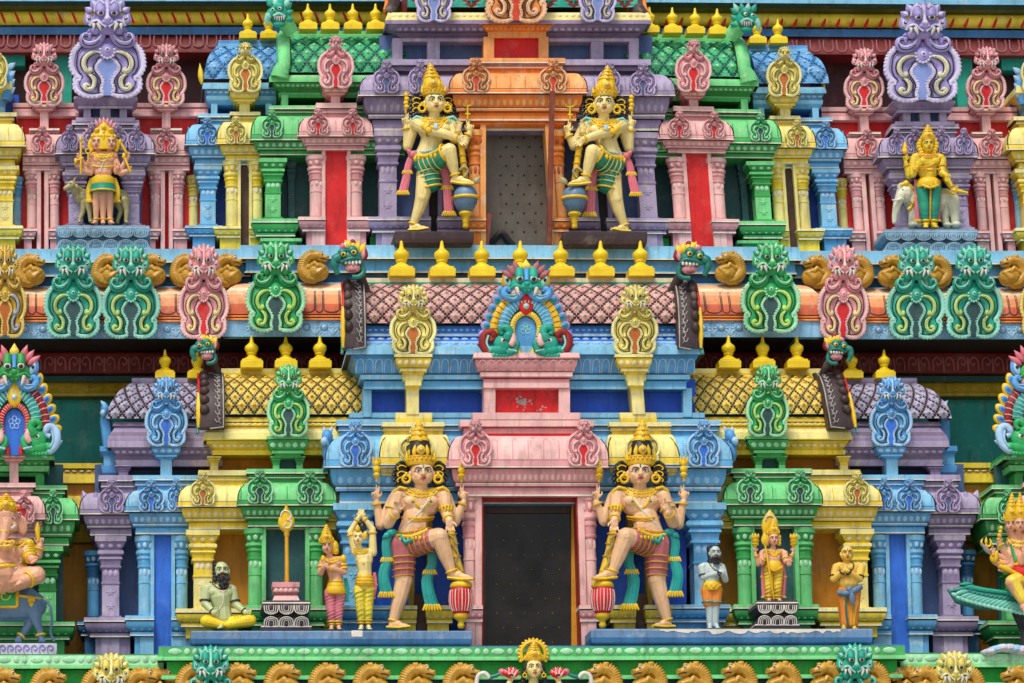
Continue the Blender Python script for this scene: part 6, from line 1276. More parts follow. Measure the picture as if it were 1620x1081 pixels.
beads(F, [(333, 921), (340, 929), (350, 935), (358, 932), (362, 924)], 1.5, 'ebrown'); beads(F, [(334, 924), (341, 932), (350, 938), (359, 935), (363, 927)], 1.3, 'cream')
bangles(F, [((326, 932, D), (324, 955, D + 4), .85, 8, 1.4), ((367, 934, D), (372, 956, D + 4), .85, 8, 1.4), ((324, 955, D + 4), (338, 973, D + 22), .85, 5.2, 1), ((372, 956, D + 4), (388, 972, D + 20), .85, 5.2, 1)], m='ebrown')
g = F.mb(); g.tube(F.dr(bez([(352, 938, 0), (353, 955, 0), (348, 966, 0), (340, 973, 0)], 3) and [(352, 938), (353, 948), (352, 957), (347, 966), (340, 972)], .4), .9, 'white', 5); F.part('sacred_thread', g)
# ---- woman with joined palms
D = 132
def legs2(F, D, xs, y0, y1, r0, r1, m, trim=None, wraps=0, tm='pink', feet=True):
    for (xa, xb) in xs:
        g = F.mb(); g.m(m); limb(g, [(xa, y0, D), ((xa + xb) / 2 - .5, (y0 + y1) / 2, D + 2), (xb, y1, D)], [r0, (r0 + r1) / 2, r1])
        for k in range(wraps):
            f = (k + .7) / wraps; x = lerp(xa, xb, f); y = lerp(y0, y1, f); r = lerp(r0, r1, f) + .3
            g.tube([(x + r * math.sin(R(a)), y - 3 * math.sin(R(a)), D + r * math.cos(R(a)) + 1) for a in range(-90, 91, 20)], .7, tm, 5)
        F.part('trouser_leg', g)
        if trim: g = F.mb(); ringlet(g, (xb, y1, D), (0, 1, 0), r1 + .6, 1.6, trim); ringlet(g, (xb, y1 + 4, D), (0, 1, 0), r1 - .4, 1.4, trim); F.part('anklet', g)
F = Fig('devotee_statue', 'woman in pink trousers and tall gold crown, head bowed with joined palms', 'statue', (529, 998, D), 'devotee statues', skin='skin_p'); b = F.b
b.ell((526, 894, D), (14, 13, 11)); limb(b, [(528, 898, D), (531, 914, D), (531, 930, D)], [13, 10.5, 13]); b.cap((513, 886, D), (539, 886, D), 6, 6); b.ell((520, 893, D + 8), (6, 5.5, 5)); b.ell((533, 893, D + 8), (6, 5.5, 5)); b.cap((523, 884, D), (520, 876, D + 2), 5, 5); head(F, 518, 866, 9, 11, D + 6, -.5, False)
limb(b, [(511, 888, D), (507, 907, D + 4), (512, 900, D + 17)], [6, 5, 3.4]); limb(b, [(541, 888, D), (544, 906, D + 4), (518, 901, D + 18)], [6, 5, 3.4]); hand(b, 513, 900, D + 18, -4, 3.6, 1, (0, 0, 0, 0), .3); hand(b, 516, 900, D + 20, -6, 3.6, -1, (0, 0, 0, 0), .3)
for x, x2 in ((523, 525), (537, 535)): limb(b, [(x, 935, D), (x2, 985, D)], [8, 5]); foot(b, (x2, 993, D), (x2 + (x2 - 530) * .4, 996, D + 13), 3.6)
F.finish(.5, 2); features(F, 518, 866, 9, 11, D + 6, -.5); legs2(F, D, ((522, 525), (538, 535)), 938, 984, 9.4, 6, 'rose', 'gold_y', 9)
g = F.mb(); g.lathe(531, D, [(918, 11), (924, 13), (934, 16), (940, 15.5), (942, 13)], 'gold_y', 16)
for k in range(4): g.tube([(531 + (12 + k * 1.2) * math.sin(R(a)), 920 + k * 6 + 2 * math.cos(R(a)), D + (12.4 + k * 1.2) * math.cos(R(a))) for a in range(-90, 91, 20)], 1.1, 'gold', 5)
F.part('hip_cloth', g); necklaces(F, 523, 882, 10, [(10, 5), (13, 9)], r=1.4); crown(F, 516, D + 6, 861, 830, 10.5, 0)
g = F.mb(); g.ell((528, 866, D + 1), (8, 11, 7), 'gold_y'); g.ell((531, 872, D + 2), (5, 6, 5), 'gold_y'); F.part('hair_ornament', g)
for (p, q, f) in (((511, 888, D), (507, 907, D + 4), .5), ((541, 888, D), (544, 906, D + 4), .4), ((541, 888, D), (544, 906, D + 4), .7)): g = F.mb(); ringlet(g, tuple(Vector(p).lerp(Vector(q), f)), tuple(Vector(q) - Vector(p)), 6.2, 1.8); F.part('armlet', g)
g = F.mb(); g.ell((543, 885, D + 3), (5, 7, 7), 'gold_y'); F.part('shoulder_guard', g); g = F.mb(); g.ell((511, 886, D + 3), (4.5, 7, 7), 'gold_y'); F.part('shoulder_guard', g); bangles(F, [((544, 906, D + 4), (518, 901, D + 18), .85, 4, 1.4)])
sash(F, [(546, 915, D), (549, 930, D - 1), (548, 950, D - 1)], (3, 3.6), 'sash', 'sash')
# ---- man with arms raised overhead
F = Fig('devotee_statue', 'man in yellow and green trousers with both arms raised, palms joined overhead', 'statue', (577, 998, D), 'devotee statues', skin='skin_y'); b = F.b
b.ell((576, 884, D), (14.5, 15, 11)); limb(b, [(576, 890, D), (577, 904, D), (577, 922, D)], [12.5, 11, 13]); b.cap((563, 874, D), (589, 874, D), 6, 6); b.cap((569, 872, D), (567, 862, D + 2), 5, 5); head(F, 566.5, 852, 8.6, 10.6, D + 6, -.35)
limb(b, [(562, 874, D), (554, 842, D + 2), (568, 818, D + 4)], [6.4, 5.2, 3.4]); limb(b, [(590, 874, D), (589, 838, D + 2), (573, 817, D + 4)], [6.8, 5.4, 3.4]); hand(b, 569, 818, D + 5, 8, 4, -1, (0, 0, 0, 0), .3); hand(b, 572, 818, D + 7, 0, 4, 1, (0, 0, 0, 0), .3)
for x, x2 in ((569, 572), (584, 582)): limb(b, [(x, 930, D), (x2, 984, D)], [8, 5]); foot(b, (x2, 993, D), (x2 + (x2 - 577) * .5, 996, D + 13), 3.8)
F.finish(.5, 2); features(F, 566.5, 852, 8.6, 10.6, D + 6, -.35); PAL['lime'] = '#a6c818'; legs2(F, D, ((569, 572), (584, 582)), 932, 982, 9.6, 6.2, 'gold_lt', 'gold_y', 7, 'lime')
g = F.mb(); g.lathe(577, D, [(910, 11.5), (916, 14), (926, 15.5), (929, 13)], 'gold_y', 16)
for k in range(3): g.tube([(577 + (13 + k) * math.sin(R(a)), 913 + k * 5 + 2 * math.cos(R(a)), D + (13 + k) * math.cos(R(a))) for a in range(-90, 91, 20)], 1.2, 'gold', 5)
F.part('belt', g); necklaces(F, 571, 868, 8, [(8, 5), (11, 9)], r=1.3); g = F.mb(); g.tube(F.dr([(564, 892), (574, 893.5), (587, 890)], .5), 1.4, 'gold_y', 6); F.part('chest_band', g)
g = F.mb(); g.ell((573, 836, D + 2), (6.5, 10, 6), 'hair'); g.ell((571, 829, D + 2), (5, 6, 5), 'hair'); F.part('hair', g); g = F.mb(); g.tube(F.dr([(559, 844), (566, 841.5), (573, 843)], 1), 2.4, 'gold_y', 6); g.leaf((565, 843, D + 13), (4, 11), 0, 'gold_y', 2); g.ell((577, 848, D + 3), (4.5, 8, 5), 'gold_y'); F.part('crown', g)
bangles(F, [((554, 842, D + 2), (568, 818, D + 4), .75, 4.4, 1.5), ((589, 838, D + 2), (573, 817, D + 4), .75, 4.4, 1.5), ((562, 874, D), (554, 842, D + 2), .85, 6, 1.4), ((590, 874, D), (589, 838, D + 2), .85, 6.2, 1.4)]); sash(F, [(592, 906, D + 2), (594, 925, D + 1), (590, 946, D + 2)], (2.6, 3), 'rose', 'rose')
# ---- bearded holy man, right shelf
F = Fig('sage_statue', 'grey-skinned bearded man in orange dhoti with joined hands, on right shelf', 'statue', (1127, 996, D), 'holy men statues', skin='skin_b'); b = F.b
b.ell((1126, 902, D), (14.5, 13, 10)); limb(b, [(1126, 906, D), (1125, 924, D)], [13, 12]); b.cap((1113, 896, D), (1139, 896, D), 6, 6); b.cap((1127, 894, D), (1129, 886, D + 2), 5, 5); head(F, 1130, 876, 8.8, 11, D + 6, .25)
limb(b, [(1110, 898, D), (1112, 914, D + 4), (1137, 908, D + 17)], [6.4, 5.2, 3.4]); limb(b, [(1142, 898, D), (1147, 918, D + 4), (1141, 910, D + 16)], [6.2, 5, 3.4]); hand(b, 1138, 909, D + 18, 10, 3.8, -1, (.1, .1, .1, .1), .4); hand(b, 1141, 909, D + 18, -6, 3.8, 1, (.1, .1, .1, .1), .4)
for x, x2 in ((1120, 1123), (1133, 1132)): limb(b, [(x, 940, D), (x2, 966, D), (x2, 990, D)], [8, 6.4, 4.8]); foot(b, (x2, 991, D), (x2 + (x2 - 1127) * .5, 994, D + 12), 3.8)
F.finish(.5, 2); features(F, 1130, 876, 8.8, 11, D + 6, .25, True)
g = F.mb(); limb(g, [(1119, 934, D), (1121, 954, D)], [10.5, 9.5]); limb(g, [(1133, 934, D), (1132, 954, D)], [10.5, 9]); g.mats = ['skin_or']; g.mi = [0] * len(g.f); PAL['orangecloth'] = '#e8892e'; g.mats = ['orangecloth']; o = F.part('dhoti', g, .6, 2)
g = F.mb(); ringlet(g, (1121, 953, D), (0, 1, 0), 10.4, 1.4, 'sash'); ringlet(g, (1132, 954, D), (0, 1, 0), 10, 1.4, 'sash'); F.part('dhoti_hem', g)
g = F.mb(); g.lathe(1126, D, [(920, 12), (924, 14.5), (931, 15.5), (935, 14)], 'gold_y', 16)
for i in range(7): g.ell((1116 + i * 3.6, 928 + (i % 2) * 3, D + 15 - abs(i - 3) * 1.2), (2.2, 2.4, 1.6), 'gold', 7, 4)
F.part('belt', g)
g = F.mb(); rnd = random.Random(5)
for i in range(40): a = rnd.random(); x = 1131.5 + (rnd.random() - .5) * 13 * (1 - a * .4); g.ell((x, 884 + a * 9, D + 11 + rnd.random() * 3 - a * 2), (1.8, 2.4, 2.2), 'hair', 6, 4)
for i in range(9): g.ell((1121 + i * .4, 868 + i * 3, D + 2), (4, 4, 5), 'hair')
g.ell((1129, 867, D + 3), (9, 4.5, 8), 'hair'); F.part('hair_and_beard', g); beads(F, [(1119, 888), (1124, 898), (1132, 906), (1138, 910)], 1.3, 'ebrown'); bangles(F, [((1112, 914, D + 4), (1137, 908, D + 17), .9, 4, 1.2), ((1110, 898, D), (1112, 914, D + 4), .8, 6, 1.2)], m='ebrown')
# ---- spear-bearing deity on lotus plinth
D = 118
F = Fig('deity_statue', 'small deity in long yellow robe with leaf halo and spear, on dark lotus plinth', 'statue', (1223, 952, D), 'deity statues', skin='skin_p'); b = F.b
b.ell((1223, 879, D), (13, 11, 9)); limb(b, [(1223, 884, D), (1223, 894, D)], [11.5, 11]); b.cap((1209, 874, D), (1237, 874, D), 5.6, 5.6); b.cap((1223, 872, D), (1223, 866, D), 4.5, 4.5); head(F, 1223, 854, 8, 9.8, D + 5)
limb(b, [(1206, 875, D - 2), (1200, 893, D - 2), (1194.5, 876, D + 2)], [5, 4.2, 2.8]); hand(b, 1194, 873, D + 3, -4, 3.4, 1, (0, 0, 1, 1)); limb(b, [(1240, 875, D - 2), (1247, 893, D - 2), (1254, 876, D + 2)], [5, 4.2, 2.8]); hand(b, 1254.5, 873, D + 3, 4, 3.4, -1, (0, 0, 1, 1))
limb(b, [(1206, 876, D + 2), (1205, 892, D + 6), (1208, 884, D + 13)], [5.2, 4.4, 3]); hand(b, 1208, 883, D + 14, 0, 3.6, 1, (0, 0, .1, .2)); limb(b, [(1241, 876, D + 2), (1242, 889, D + 6), (1246, 888, D + 11)], [5.2, 4.4, 3]); hand(b, 1246, 887, D + 12, 176, 3.6, -1, (0, 0, 0, .1))
for x in (1217, 1231): foot(b, (x, 949, D), (x + (x - 1224) * .3, 951, D + 11), 3.4)
b.cap((1217, 900, D), (1218, 946, D), 6, 4); b.cap((1230, 900, D), (1230, 946, D), 6, 4)
F.finish(.45, 2); features(F, 1223, 854, 8, 9.8, D + 5); legs2(F, D, ((1216, 1217), (1231, 1230)), 899, 944, 8.4, 6.2, 'gold_lt', 'gold_y', 8, 'gold')
g = F.mb(); g.lathe(1223, D, [(889, 12), (894, 14), (903, 15), (906, 13)], 'gold_y', 16); g.tube(bez([(1211, 898, D + 10), (1223, 906, D + 15), (1236, 898, D + 10)], 4), 1.6, 'gold', 6); F.part('belt', g); necklaces(F, 1223, 870, 10, [(9, 4), (12, 7)], r=1.2); necklaces(F, 1223, 873, 10, [(6, 8)], r=1)
g = F.mb(); g.tube(F.dr([(1212, 884), (1223, 885.5), (1234, 884)], .4), 1.2, 'gold_y', 6); F.part('chest_band', g)
g = F.mb(); out = [(1219, 805), (1225, 812), (1231, 822), (1232.5, 832), (1231, 842), (1227, 848), (1213, 848), (1208, 842), (1206, 832), (1207.5, 822), (1213, 812)]; g.plate(out, D - 10, D - 4, 'gold_y', 2); F.part('leaf_halo', g); g = F.mb(); g.tube(bez([(1212, 823, D - 3), (1213, 817, D - 3), (1220, 815, D - 3), (1226, 819, D - 3), (1227, 825, D - 3)], 3), 1.4, 'white', 6); F.part('curl_mark', g)
crown(F, 1223, D + 3, 847, 820, 8.6); g = F.mb()
for s in (1, -1):
    for i in range(3): g.ell((1223 + s * 9.5, 850 + i * 5, D), (3.6, 4, 4), 'gold_y')
F.part('hair_ornament', g)
g = F.mb(); g.cap((1222, 950, D + 15), (1207, 862, D + 18), 1.6, 1.5, 'gold_y', 8); g.leaf((1208, 866, D + 18), (6, 22), -6, 'gold_y', 3); F.part('spear', g)
for (x, y) in ((1194.5, 866), (1255, 866)): g = F.mb(); club_crown(g, x, y - 21, y + 2, D + 3); F.part('emblem', g)
for s in (1, -1): sash(F, [(1223 + s * 15, 888, D - 2), (1224 + s * 17, 912, D - 2), (1224 + s * 15, 944, D - 2)], (2.4, 3.6), 'rose')
bangles(F, [((1200, 893, D - 2), (1194.5, 876, D + 2), .8, 3.6, 1.1), ((1247, 893, D - 2), (1254, 876, D + 2), .8, 3.6, 1.1), ((1205, 892, D + 6), (1208, 884, D + 13), .7, 3.8, 1.1), ((1241, 876, D + 2), (1242, 889, D + 6), .6, 5.4, 1.3)])
# ---- shaven holy man in an orange robe
D = 132
F = Fig('sage_statue', 'plump golden-skinned man in orange robe with blue waist knot, palms joined', 'statue', (1342, 996, D), 'holy men statues', skin='skin_or'); b = F.b
b.ell((1342, 902, D), (16.5, 14, 12)); b.ell((1341, 922, D + 2), (16.5, 16, 14)); b.cap((1327, 896, D), (1358, 896, D), 6.5, 6.5); b.cap((1340, 893, D), (1339, 886, D + 2), 6, 6); head(F, 1339, 877, 9.8, 11.6, D + 5, -.25, jaw=1.1)
limb(b, [(1323, 898, D), (1318, 917, D + 5), (1331, 906, D + 19)], [7, 6, 3.8]); limb(b, [(1362, 898, D), (1358, 917, D + 6), (1336, 906, D + 20)], [7.4, 6.2, 3.8]); hand(b, 1331, 906, D + 19, 6, 4, 1, (0, 0, 0, 0), .3); hand(b, 1333, 906, D + 21, 2, 4, -1, (0, 0, 0, 0), .3)
for x in (1335, 1349): foot(b, (x, 992, D), (x + (x - 1342) * .3, 995, D + 12), 4)
b.cap((1336, 940, D), (1337, 990, D), 7, 5); b.cap((1349, 940, D), (1348, 990, D), 7, 5)
F.finish(.5, 2); features(F, 1339, 877, 9.8, 11.6, D + 5, -.25)
g = F.mb(); limb(g, [(1335, 936, D), (1338, 988, D)], [12.5, 9.5]); limb(g, [(1350, 936, D), (1348, 988, D)], [12.5, 9.5]); g.mats = ['orangecloth']; g.mi = [0] * len(g.f); rb = F.part('robe', g, .6, 2); F.retree([F.body, rb])
g = F.mb()
for i in range(9): x0 = 1328 + i * 3.6; g.tube(F.dr([(x0, 944 + i), (x0 + (1343 - x0) * .35, 965), (1338 + i * 1.4, 990)], .1), .8, 'gold_y' if i % 3 else 'orangecloth', 5)
F.part('robe_fold', g); g = F.mb(); g.tube(F.dr([(1338, 940), (1336, 960), (1338, 978), (1340, 992)], .8), 1.8, 'mayil', 6); F.part('robe_border', g)
g = F.mb(); pts = bez([(1326, 939, D + 8), (1336, 941, D + 16), (1348, 937, D + 16), (1360, 930, D + 8)], 4); g.tube(pts, 4.6, 'bull', 9)
for x, y, d in pts[::2]: ringlet(g, (x, y, d), (1, -.1, .2), 4.8, .9, 'lotus', 10)
g.ell((1340, 935, D + 19), (5, 5, 4), 'bull'); g.leaf((1343, 938, D + 19), (4.5, 26), 172, 'bull', 3); F.part('waist_cloth', g)
beads(F, [(1345, 889), (1349, 896), (1344, 905), (1336, 912)], 1.3, 'ebrown'); bangles(F, [((1318, 917, D + 5), (1331, 906, D + 19), .85, 4.6, 1.4), ((1358, 917, D + 6), (1336, 906, D + 20), .85, 4.6, 1.4), ((1323, 898, D), (1318, 917, D + 5), .8, 7, 1.2), ((1362, 898, D), (1358, 917, D + 6), .8, 7, 1.2)], m='ebrown')
g = F.mb(); g.tube(F.dr([(1333, 868), (1338, 867), (1344, 868)], .2), .7, 'white', 5); g.tube(F.dr([(1338, 870), (1338, 873)], .3), .9, 'lip', 5); F.part('forehead_mark', g)
# ------------------------------------------------ elephant-headed deity riding a blue bull (left edge)
D = 120
F = Fig('deity_statue', 'seated elephant-headed deity with gold crown at the left edge, riding a blue bull', 'statue', (8, 940, D), 'deity statues', skin='skin_p'); b = F.b
b.ell((8, 880, D), (36, 26, 24)); b.ell((6, 908, D + 8), (36, 28, 28)); b.cap((-26, 862, D), (42, 862, D), 11, 11); b.ell((-8, 876, D + 16), (14, 9, 8)); b.ell((26, 876, D + 16), (14, 9, 8))
b.ell((10, 828, D + 10), (19, 22, 19)); b.ell((10, 818, D + 14), (16, 14, 15)); b.ell((-1, 836, D + 18), (8, 9, 8)); b.ell((21, 836, D + 18), (8, 9, 8))
limb(b, [(10, 834, D + 26), (8, 852, D + 34), (5, 866, D + 38), (10, 873, D + 40), (17, 870, D + 40), (20, 864, D + 40)], [11, 7.6, 6, 5.4, 4.8, 4])
b.ell((35, 832, D + 4), (9, 16, 5), None, 12, 8, -6); b.ell((-16, 832, D + 4), (9, 16, 5), None, 12, 8, 6)
limb(b, [(42, 864, D), (59, 878, D + 2), (63, 866, D + 6)], [11, 9, 6]); hand(b, 63, 862, D + 8, 4, 6.4, -1, (.2, .1, .9, .9)); limb(b, [(40, 868, D + 6), (47, 884, D + 16), (50, 888, D + 24)], [11, 9, 6]); hand(b, 50, 886, D + 28, 150, 6, -1, (.6, .6, .6, .6))
limb(b, [(-26, 866, D), (-42, 884, D + 8), (-46, 868, D + 10)], [11, 9, 6]); hand(b, -46, 864, D + 10, 0, 6, 1, (0, 0, 1, 1))
limb(b, [(16, 920, D + 10), (58, 914, D + 26), (38, 926, D + 40)], [20, 15, 8]); foot(b, (44, 924, D + 40), (26, 931, D + 46), 7); limb(b, [(0, 922, D + 10), (-40, 916, D + 26), (-20, 930, D + 40)], [20, 15, 8]); foot(b, (-26, 928, D + 40), (-8, 933, D + 46), 7)
F.finish(.9, 3)
for s in (1, -1): g = F.mb(); x = 10 + s * 11; z = F.front(x, 824); g.ell((x, 824, z), (3.2, 1.7, 1.2), 'white', 9, 6); g.ell((x, 824, z + 1), (1.5, 1.5, .8), 'iris', 8, 5); F.part('eye', g); g = F.mb(); g.cap((10 + s * 8, 842, D + 30), (10 + s * 14, 838, D + 34), 3, 2.2, 'white', 8); F.part('tusk', g)
g = F.mb(); g.tube(F.dr([(1, 845), (10, 847), (18, 845)], 1), 2, 'gold_y', 6); F.part('trunk_band', g)
crown(F, 10, D + 10, 812, 782, 19); necklaces(F, 10, 856, 24, [(26, 8), (31, 15)], r=2)
g = F.mb(); g.tube(F.dr([(-24, 896), (0, 901), (20, 900), (41, 896)], .6), 3.2, 'gold_y', 7); g.tube(F.dr([(-24, 891), (0, 896), (20, 895), (41, 891)], .6), 1.6, 'gold', 6); F.part('belly_band', g); g = F.mb(); g.tube(F.dr([(30, 872), (34, 890), (24, 905)], .5), 1.8, 'white', 6); F.part('sacred_thread', g)
g = F.mb()
for i in range(5): ringlet(g, (44 + i * .8, 868 + i * 4, D + 4 + i * 2.4), (.3, .8, .5), 11.4, 1.8)
g.ell((46, 862, D + 10), (9, 8, 7), 'gold_y'); F.part('armlet', g)
bangles(F, [((59, 878, D + 2), (63, 866, D + 6), .85, 7, 2), ((47, 884, D + 16), (50, 888, D + 24), .5, 8, 2), ((58, 914, D + 26), (38, 926, D + 40), .62, 12, 2.4)])
g = F.mb(); g.tube([(61, 858, D + 10), (60, 846, D + 10), (59.5, 838, D + 10), (60, 828, D + 10)], [2, 4, 4.6, 1], 'gold_y', 10); F.part('emblem', g)
g = F.mb(); g.leaf((30, 812, D + 18), (5, 9), 20, 'red', 4); F.part('flower', g)
d2 = 96
def bull_head(F): b = F.b; limb(b, [(-50, 952, d2), (-76, 936, d2 + 14), (-92, 938, d2 + 20)], [24, 17, 13]); b.cap((-92, 938, d2 + 20), (-112, 948, d2 + 24), 12, 8)
F = quadruped('bull_statue', 'blue grey bull with green and gold saddle cloth carrying the elephant-headed deity', 'bull', d2, [((-50, 958, d2), (40, 956, d2), 27, 27), ((40, 954, d2), (52, 958, d2), 27, 22)],
  [([(54, 966, d2 + 14), (58, 984, d2 + 16), (63, 998, d2 + 12), (66, 1015, d2 + 14)], [16, 8, 5.4, 5]), ([(44, 970, d2 - 6), (48, 984, d2), (38, 1000, d2 - 4), (28, 1013, d2)], [14, 8, 5.4, 5]), ([(-44, 970, d2 + 14), (-44, 994, d2 + 14), (-44, 1015, d2 + 14)], [14, 7, 5.6]), ([(-30, 970, d2 - 6), (-26, 994, d2), (-24, 1015, d2)], [13, 7, 5.6])], bull_head, 1.1, (0, 1018, d2))
g = F.mb(); g.tube(bez([(72, 952, d2 + 6), (80, 962, d2 + 10), (82, 985, d2 + 10), (80, 1002, d2 + 10), (86, 1016, d2 + 10)], 4), 2, 'bull', 7); F.part('tail', g)
g = F.mb(); g.m('kg')
xs = [(-26 + i * 6) for i in range(10)]; rows = []
for y in (926, 936, 946, 956, 964): rows.append([(x, y, F.front(x, y, d2 + 26) + 1.6) for x in xs])
g.ring(rows, close=False, cap=False); g.tube(rows[-1], 2.6, 'gold_y', 6); g.tube([r[-1] for r in rows], 3, 'gold_y', 6)
for q in (8, -10): g.tube([(q + (9 - a / 45) * math.cos(R(a)), 946 + (9 - a / 45) * math.sin(R(a)), F.front(q, 946) + 2.4) for a in range(0, 340, 20)], 1.2, 'gold_lt', 5)
F.part('saddle_cloth', g); g = F.mb(); g.tube(F.dr([(31, 946), (44, 948), (58, 949), (71, 950)], 1), 2.2, 'gold_y', 6); g.ell((50, 953, F.front(50, 955) + 1), (6, 7, 2.4), 'gold_y'); g.leaf((50, 956, F.front(50, 960) + 1), (4, 9), 180, 'gold_y', 2); F.part('rump_strap', g)
for p, q in (((63, 998, d2 + 12), (66, 1015, d2 + 14)), ((38, 1000, d2 - 4), (28, 1013, d2))): g = F.mb(); ringlet(g, tuple(Vector(p).lerp(Vector(q), .5)), tuple(Vector(q) - Vector(p)), 6.6, 1.8); F.part('anklet', g)
T = thing('statue_plinth', 'white floral plinth with lilac scrolls under the blue bull', 'plinth', (0, 1036, 100)); b = MB(134); b.box(-110, 1018, 90, 1037, 20, 134, 'plinthw'); b.build('block', T, bev=1); b = MB(134)
for i in range(14):
    x = -84 + i * 12.6; b.tube(bez([(x - 4, 1032, 134.6), (x - 5, 1024, 135), (x, 1021, 135), (x + 4, 1025, 135), (x + 1, 1029, 135), (x - 1, 1027, 135)], 3), 1.1, 'kl', 5)
b.build('scroll_painting', T)
# ------------------------------------------------ many-headed deity on a peacock (right edge)
D = 122
F = Fig('deity_statue', 'many-headed deity in yellow trousers at the right edge, riding a peacock', 'statue', (1618, 985, D), 'deity statues', skin='skin_p'); b = F.b
b.ell((1616, 874, D), (24, 22, 18)); limb(b, [(1616, 880, D), (1617, 900, D), (1618, 918, D)], [20, 18, 20]); b.cap((1600, 860, D), (1636, 860, D), 9, 9)
for (x, yw) in ((1597, -.5), (1610, -.15), (1624, .2)): head(F, x, 832, 8.6, 11, D + 8 + (4 if x == 1610 else 0), yw, False); b.cap((x, 842, D + 4), (x * .6 + 1614 * .4, 854, D), 6, 7)
for (e, hn, an) in (((1592, 884), (1577, 860), -2), ((1590, 888), (1567, 876), -20), ((1592, 892), (1573, 894), -60), ((1598, 898), (1582, 904), -70)): limb(b, [(1602, 864, D), (e[0], e[1], D + 6), (hn[0], hn[1], D + 14)], [7.4, 6, 3.8]); hand(b, hn[0], hn[1], D + 15, an, 4.2, 1, (.3, .4, .9, .9))
limb(b, [(1612, 872, D + 10), (1612, 892, D + 18), (1614, 880, D + 26)], [7, 6, 4]); hand(b, 1614, 878, D + 28, 0, 4.4, 1, (0, 0, 0, .1))
limb(b, [(1612, 920, D + 4), (1594, 926, D + 26), (1612, 958, D + 28)], [14, 10, 6]); foot(b, (1612, 964, D + 28), (1616, 976, D + 42), 5.4); limb(b, [(1626, 920, D + 4), (1650, 926, D + 26), (1648, 958, D + 28)], [14, 10, 6])
F.finish(.7, 2)
for (x, yw) in ((1597, -.5), (1610, -.15), (1624, .2)): features(F, x, 832, 8.6, 11, D + 8 + (4 if x == 1610 else 0), yw); crown(F, x, D + 8, 827, 780, 9.6, 2)
g = F.mb(); limb(g, [(1613, 918, D + 4), (1596, 924.5, D + 25), (1611, 952, D + 28)], [15.5, 11.6, 8.6]); g.mats = ['gold_lt']; g.mi = [0] * len(g.f); F.part('trousers', g, .7, 2); g = F.mb(); g.lathe(1617, D, [(896, 19), (904, 21), (914, 23), (918, 20)], 'red', 16); g.lathe(1617, D, [(890, 19), (896, 20)], 'gold_y', 16); F.part('waist_cloth', g)
necklaces(F, 1614, 852, 16, [(16, 8), (20, 16)], r=1.8); g = F.mb(); g.tube(F.dr([(1598, 862), (1600, 876), (1604, 890)], .8), 2.6, 'kg', 6); F.part('garland', g); bangles(F, [((1592, 884, D + 6), (1577, 860, D + 14), .85, 5, 1.6), ((1590, 888, D + 6), (1567, 876, D + 14), .8, 5, 1.6), ((1592, 892, D + 6), (1573, 894, D + 14), .7, 5.4, 2), ((1598, 898, D + 6), (1582, 904, D + 14), .7, 5.4, 2)])
g = F.mb(); g.cap((1577, 858, D + 16), (1580, 836, D + 16), 1.6, 1.6, 'gold_y'); [g.ell((1577.5 + k * 1.2, 850 - k * 6, D + 16), (3.4, 3.2, 3), 'gold_y') for k in range(3)]; F.part('emblem', g); g = F.mb(); g.leaf((1563, 880, D + 17), (4, 26), -38, 'grey', 3); F.part('conch', g); g = F.mb(); trident(g, 1557, 852, 874, D + 14); F.part('trident', g); g = F.mb(); g.ell((1568, 886, D + 20), (7, 8, 5), 'gold_y'); g.ell((1566, 882, D + 23), (3, 4, 3), 'gold'); F.part('bell', g); g = F.mb(); g.tube([(1576, 898, D + 20), (1590, 904, D + 20), (1606, 912, D + 20)], [3, 4, 2.6], 'gold_y', 8); F.part('mace', g)
d2 = 96; PAL['mayil_h'] = '#5fb8a4'; PAL['slate'] = '#2f3338'
T = Fig('peacock_statue', 'dark peacock with spread teal wing beneath the many-headed deity', 'animal', (1630, 1030, d2), 'animal statues', skin='slate'); b = T.b
limb(b, [(1624, 960, d2), (1636, 990, d2 + 6), (1640, 1010, d2)], [26, 26, 18]); limb(b, [(1620, 1000, d2 + 10), (1616, 1026, d2 + 14)], [8, 5]); limb(b, [(1650, 960, d2), (1680, 930, d2 + 10), (1690, 900, d2 + 14)], [18, 11, 9]); T.finish(1.0, 3)
g = T.mb(); limb(g, [(1498, 934, d2 + 8), (1512, 952, d2 + 10), (1545, 960, d2 + 14), (1590, 960, d2 + 18), (1625, 962, d2 + 16)], [2, 5, 7, 8, 8]); g.mats = ['mayil']; g.mi = [0] * len(g.f); T.part('wing', g, 1.0, 2)
g = T.mb()
for i in range(17):
    t = i / 16; x = lerp(1506, 1616, t); y = lerp(938, 956, math.sqrt(t)); rt = -100 - 24 * t; g.leaf((x + 24, y - 4, d2 + 30), (5.4, 38), rt, 'mayil', 4); g.leaf((x + 17, y + 2 + 5 * t, d2 + 35), (4.4, 25), rt - 6, 'mayil_h', 3); g.ell((x - 4, y + 8 + 12 * t, d2 + 37), (5, 3, 2), 'kt_h', 8, 5, 24); g.leaf((x + 24, y - 10, d2 + 32), (3.4, 22), -94, 'kt', 3)
T.part('wing_feathers', g)
b = MB(150); rnd = random.Random(9); pts = []
b.m('plinthw')
for i in range(9): b.ell((1566 + i * 10, 1031 - 4 * math.sin(i * .8) - i, 140), (14, 6 + i * .5, 24), ('plinthw', 'kb_h', 'plinthw')[i % 3], 10, 7, -8)
tag(b.build('crumpled_cloth', None), 'crumpled white and blue cloth lying on the ledge below the peacock', 'cloth')
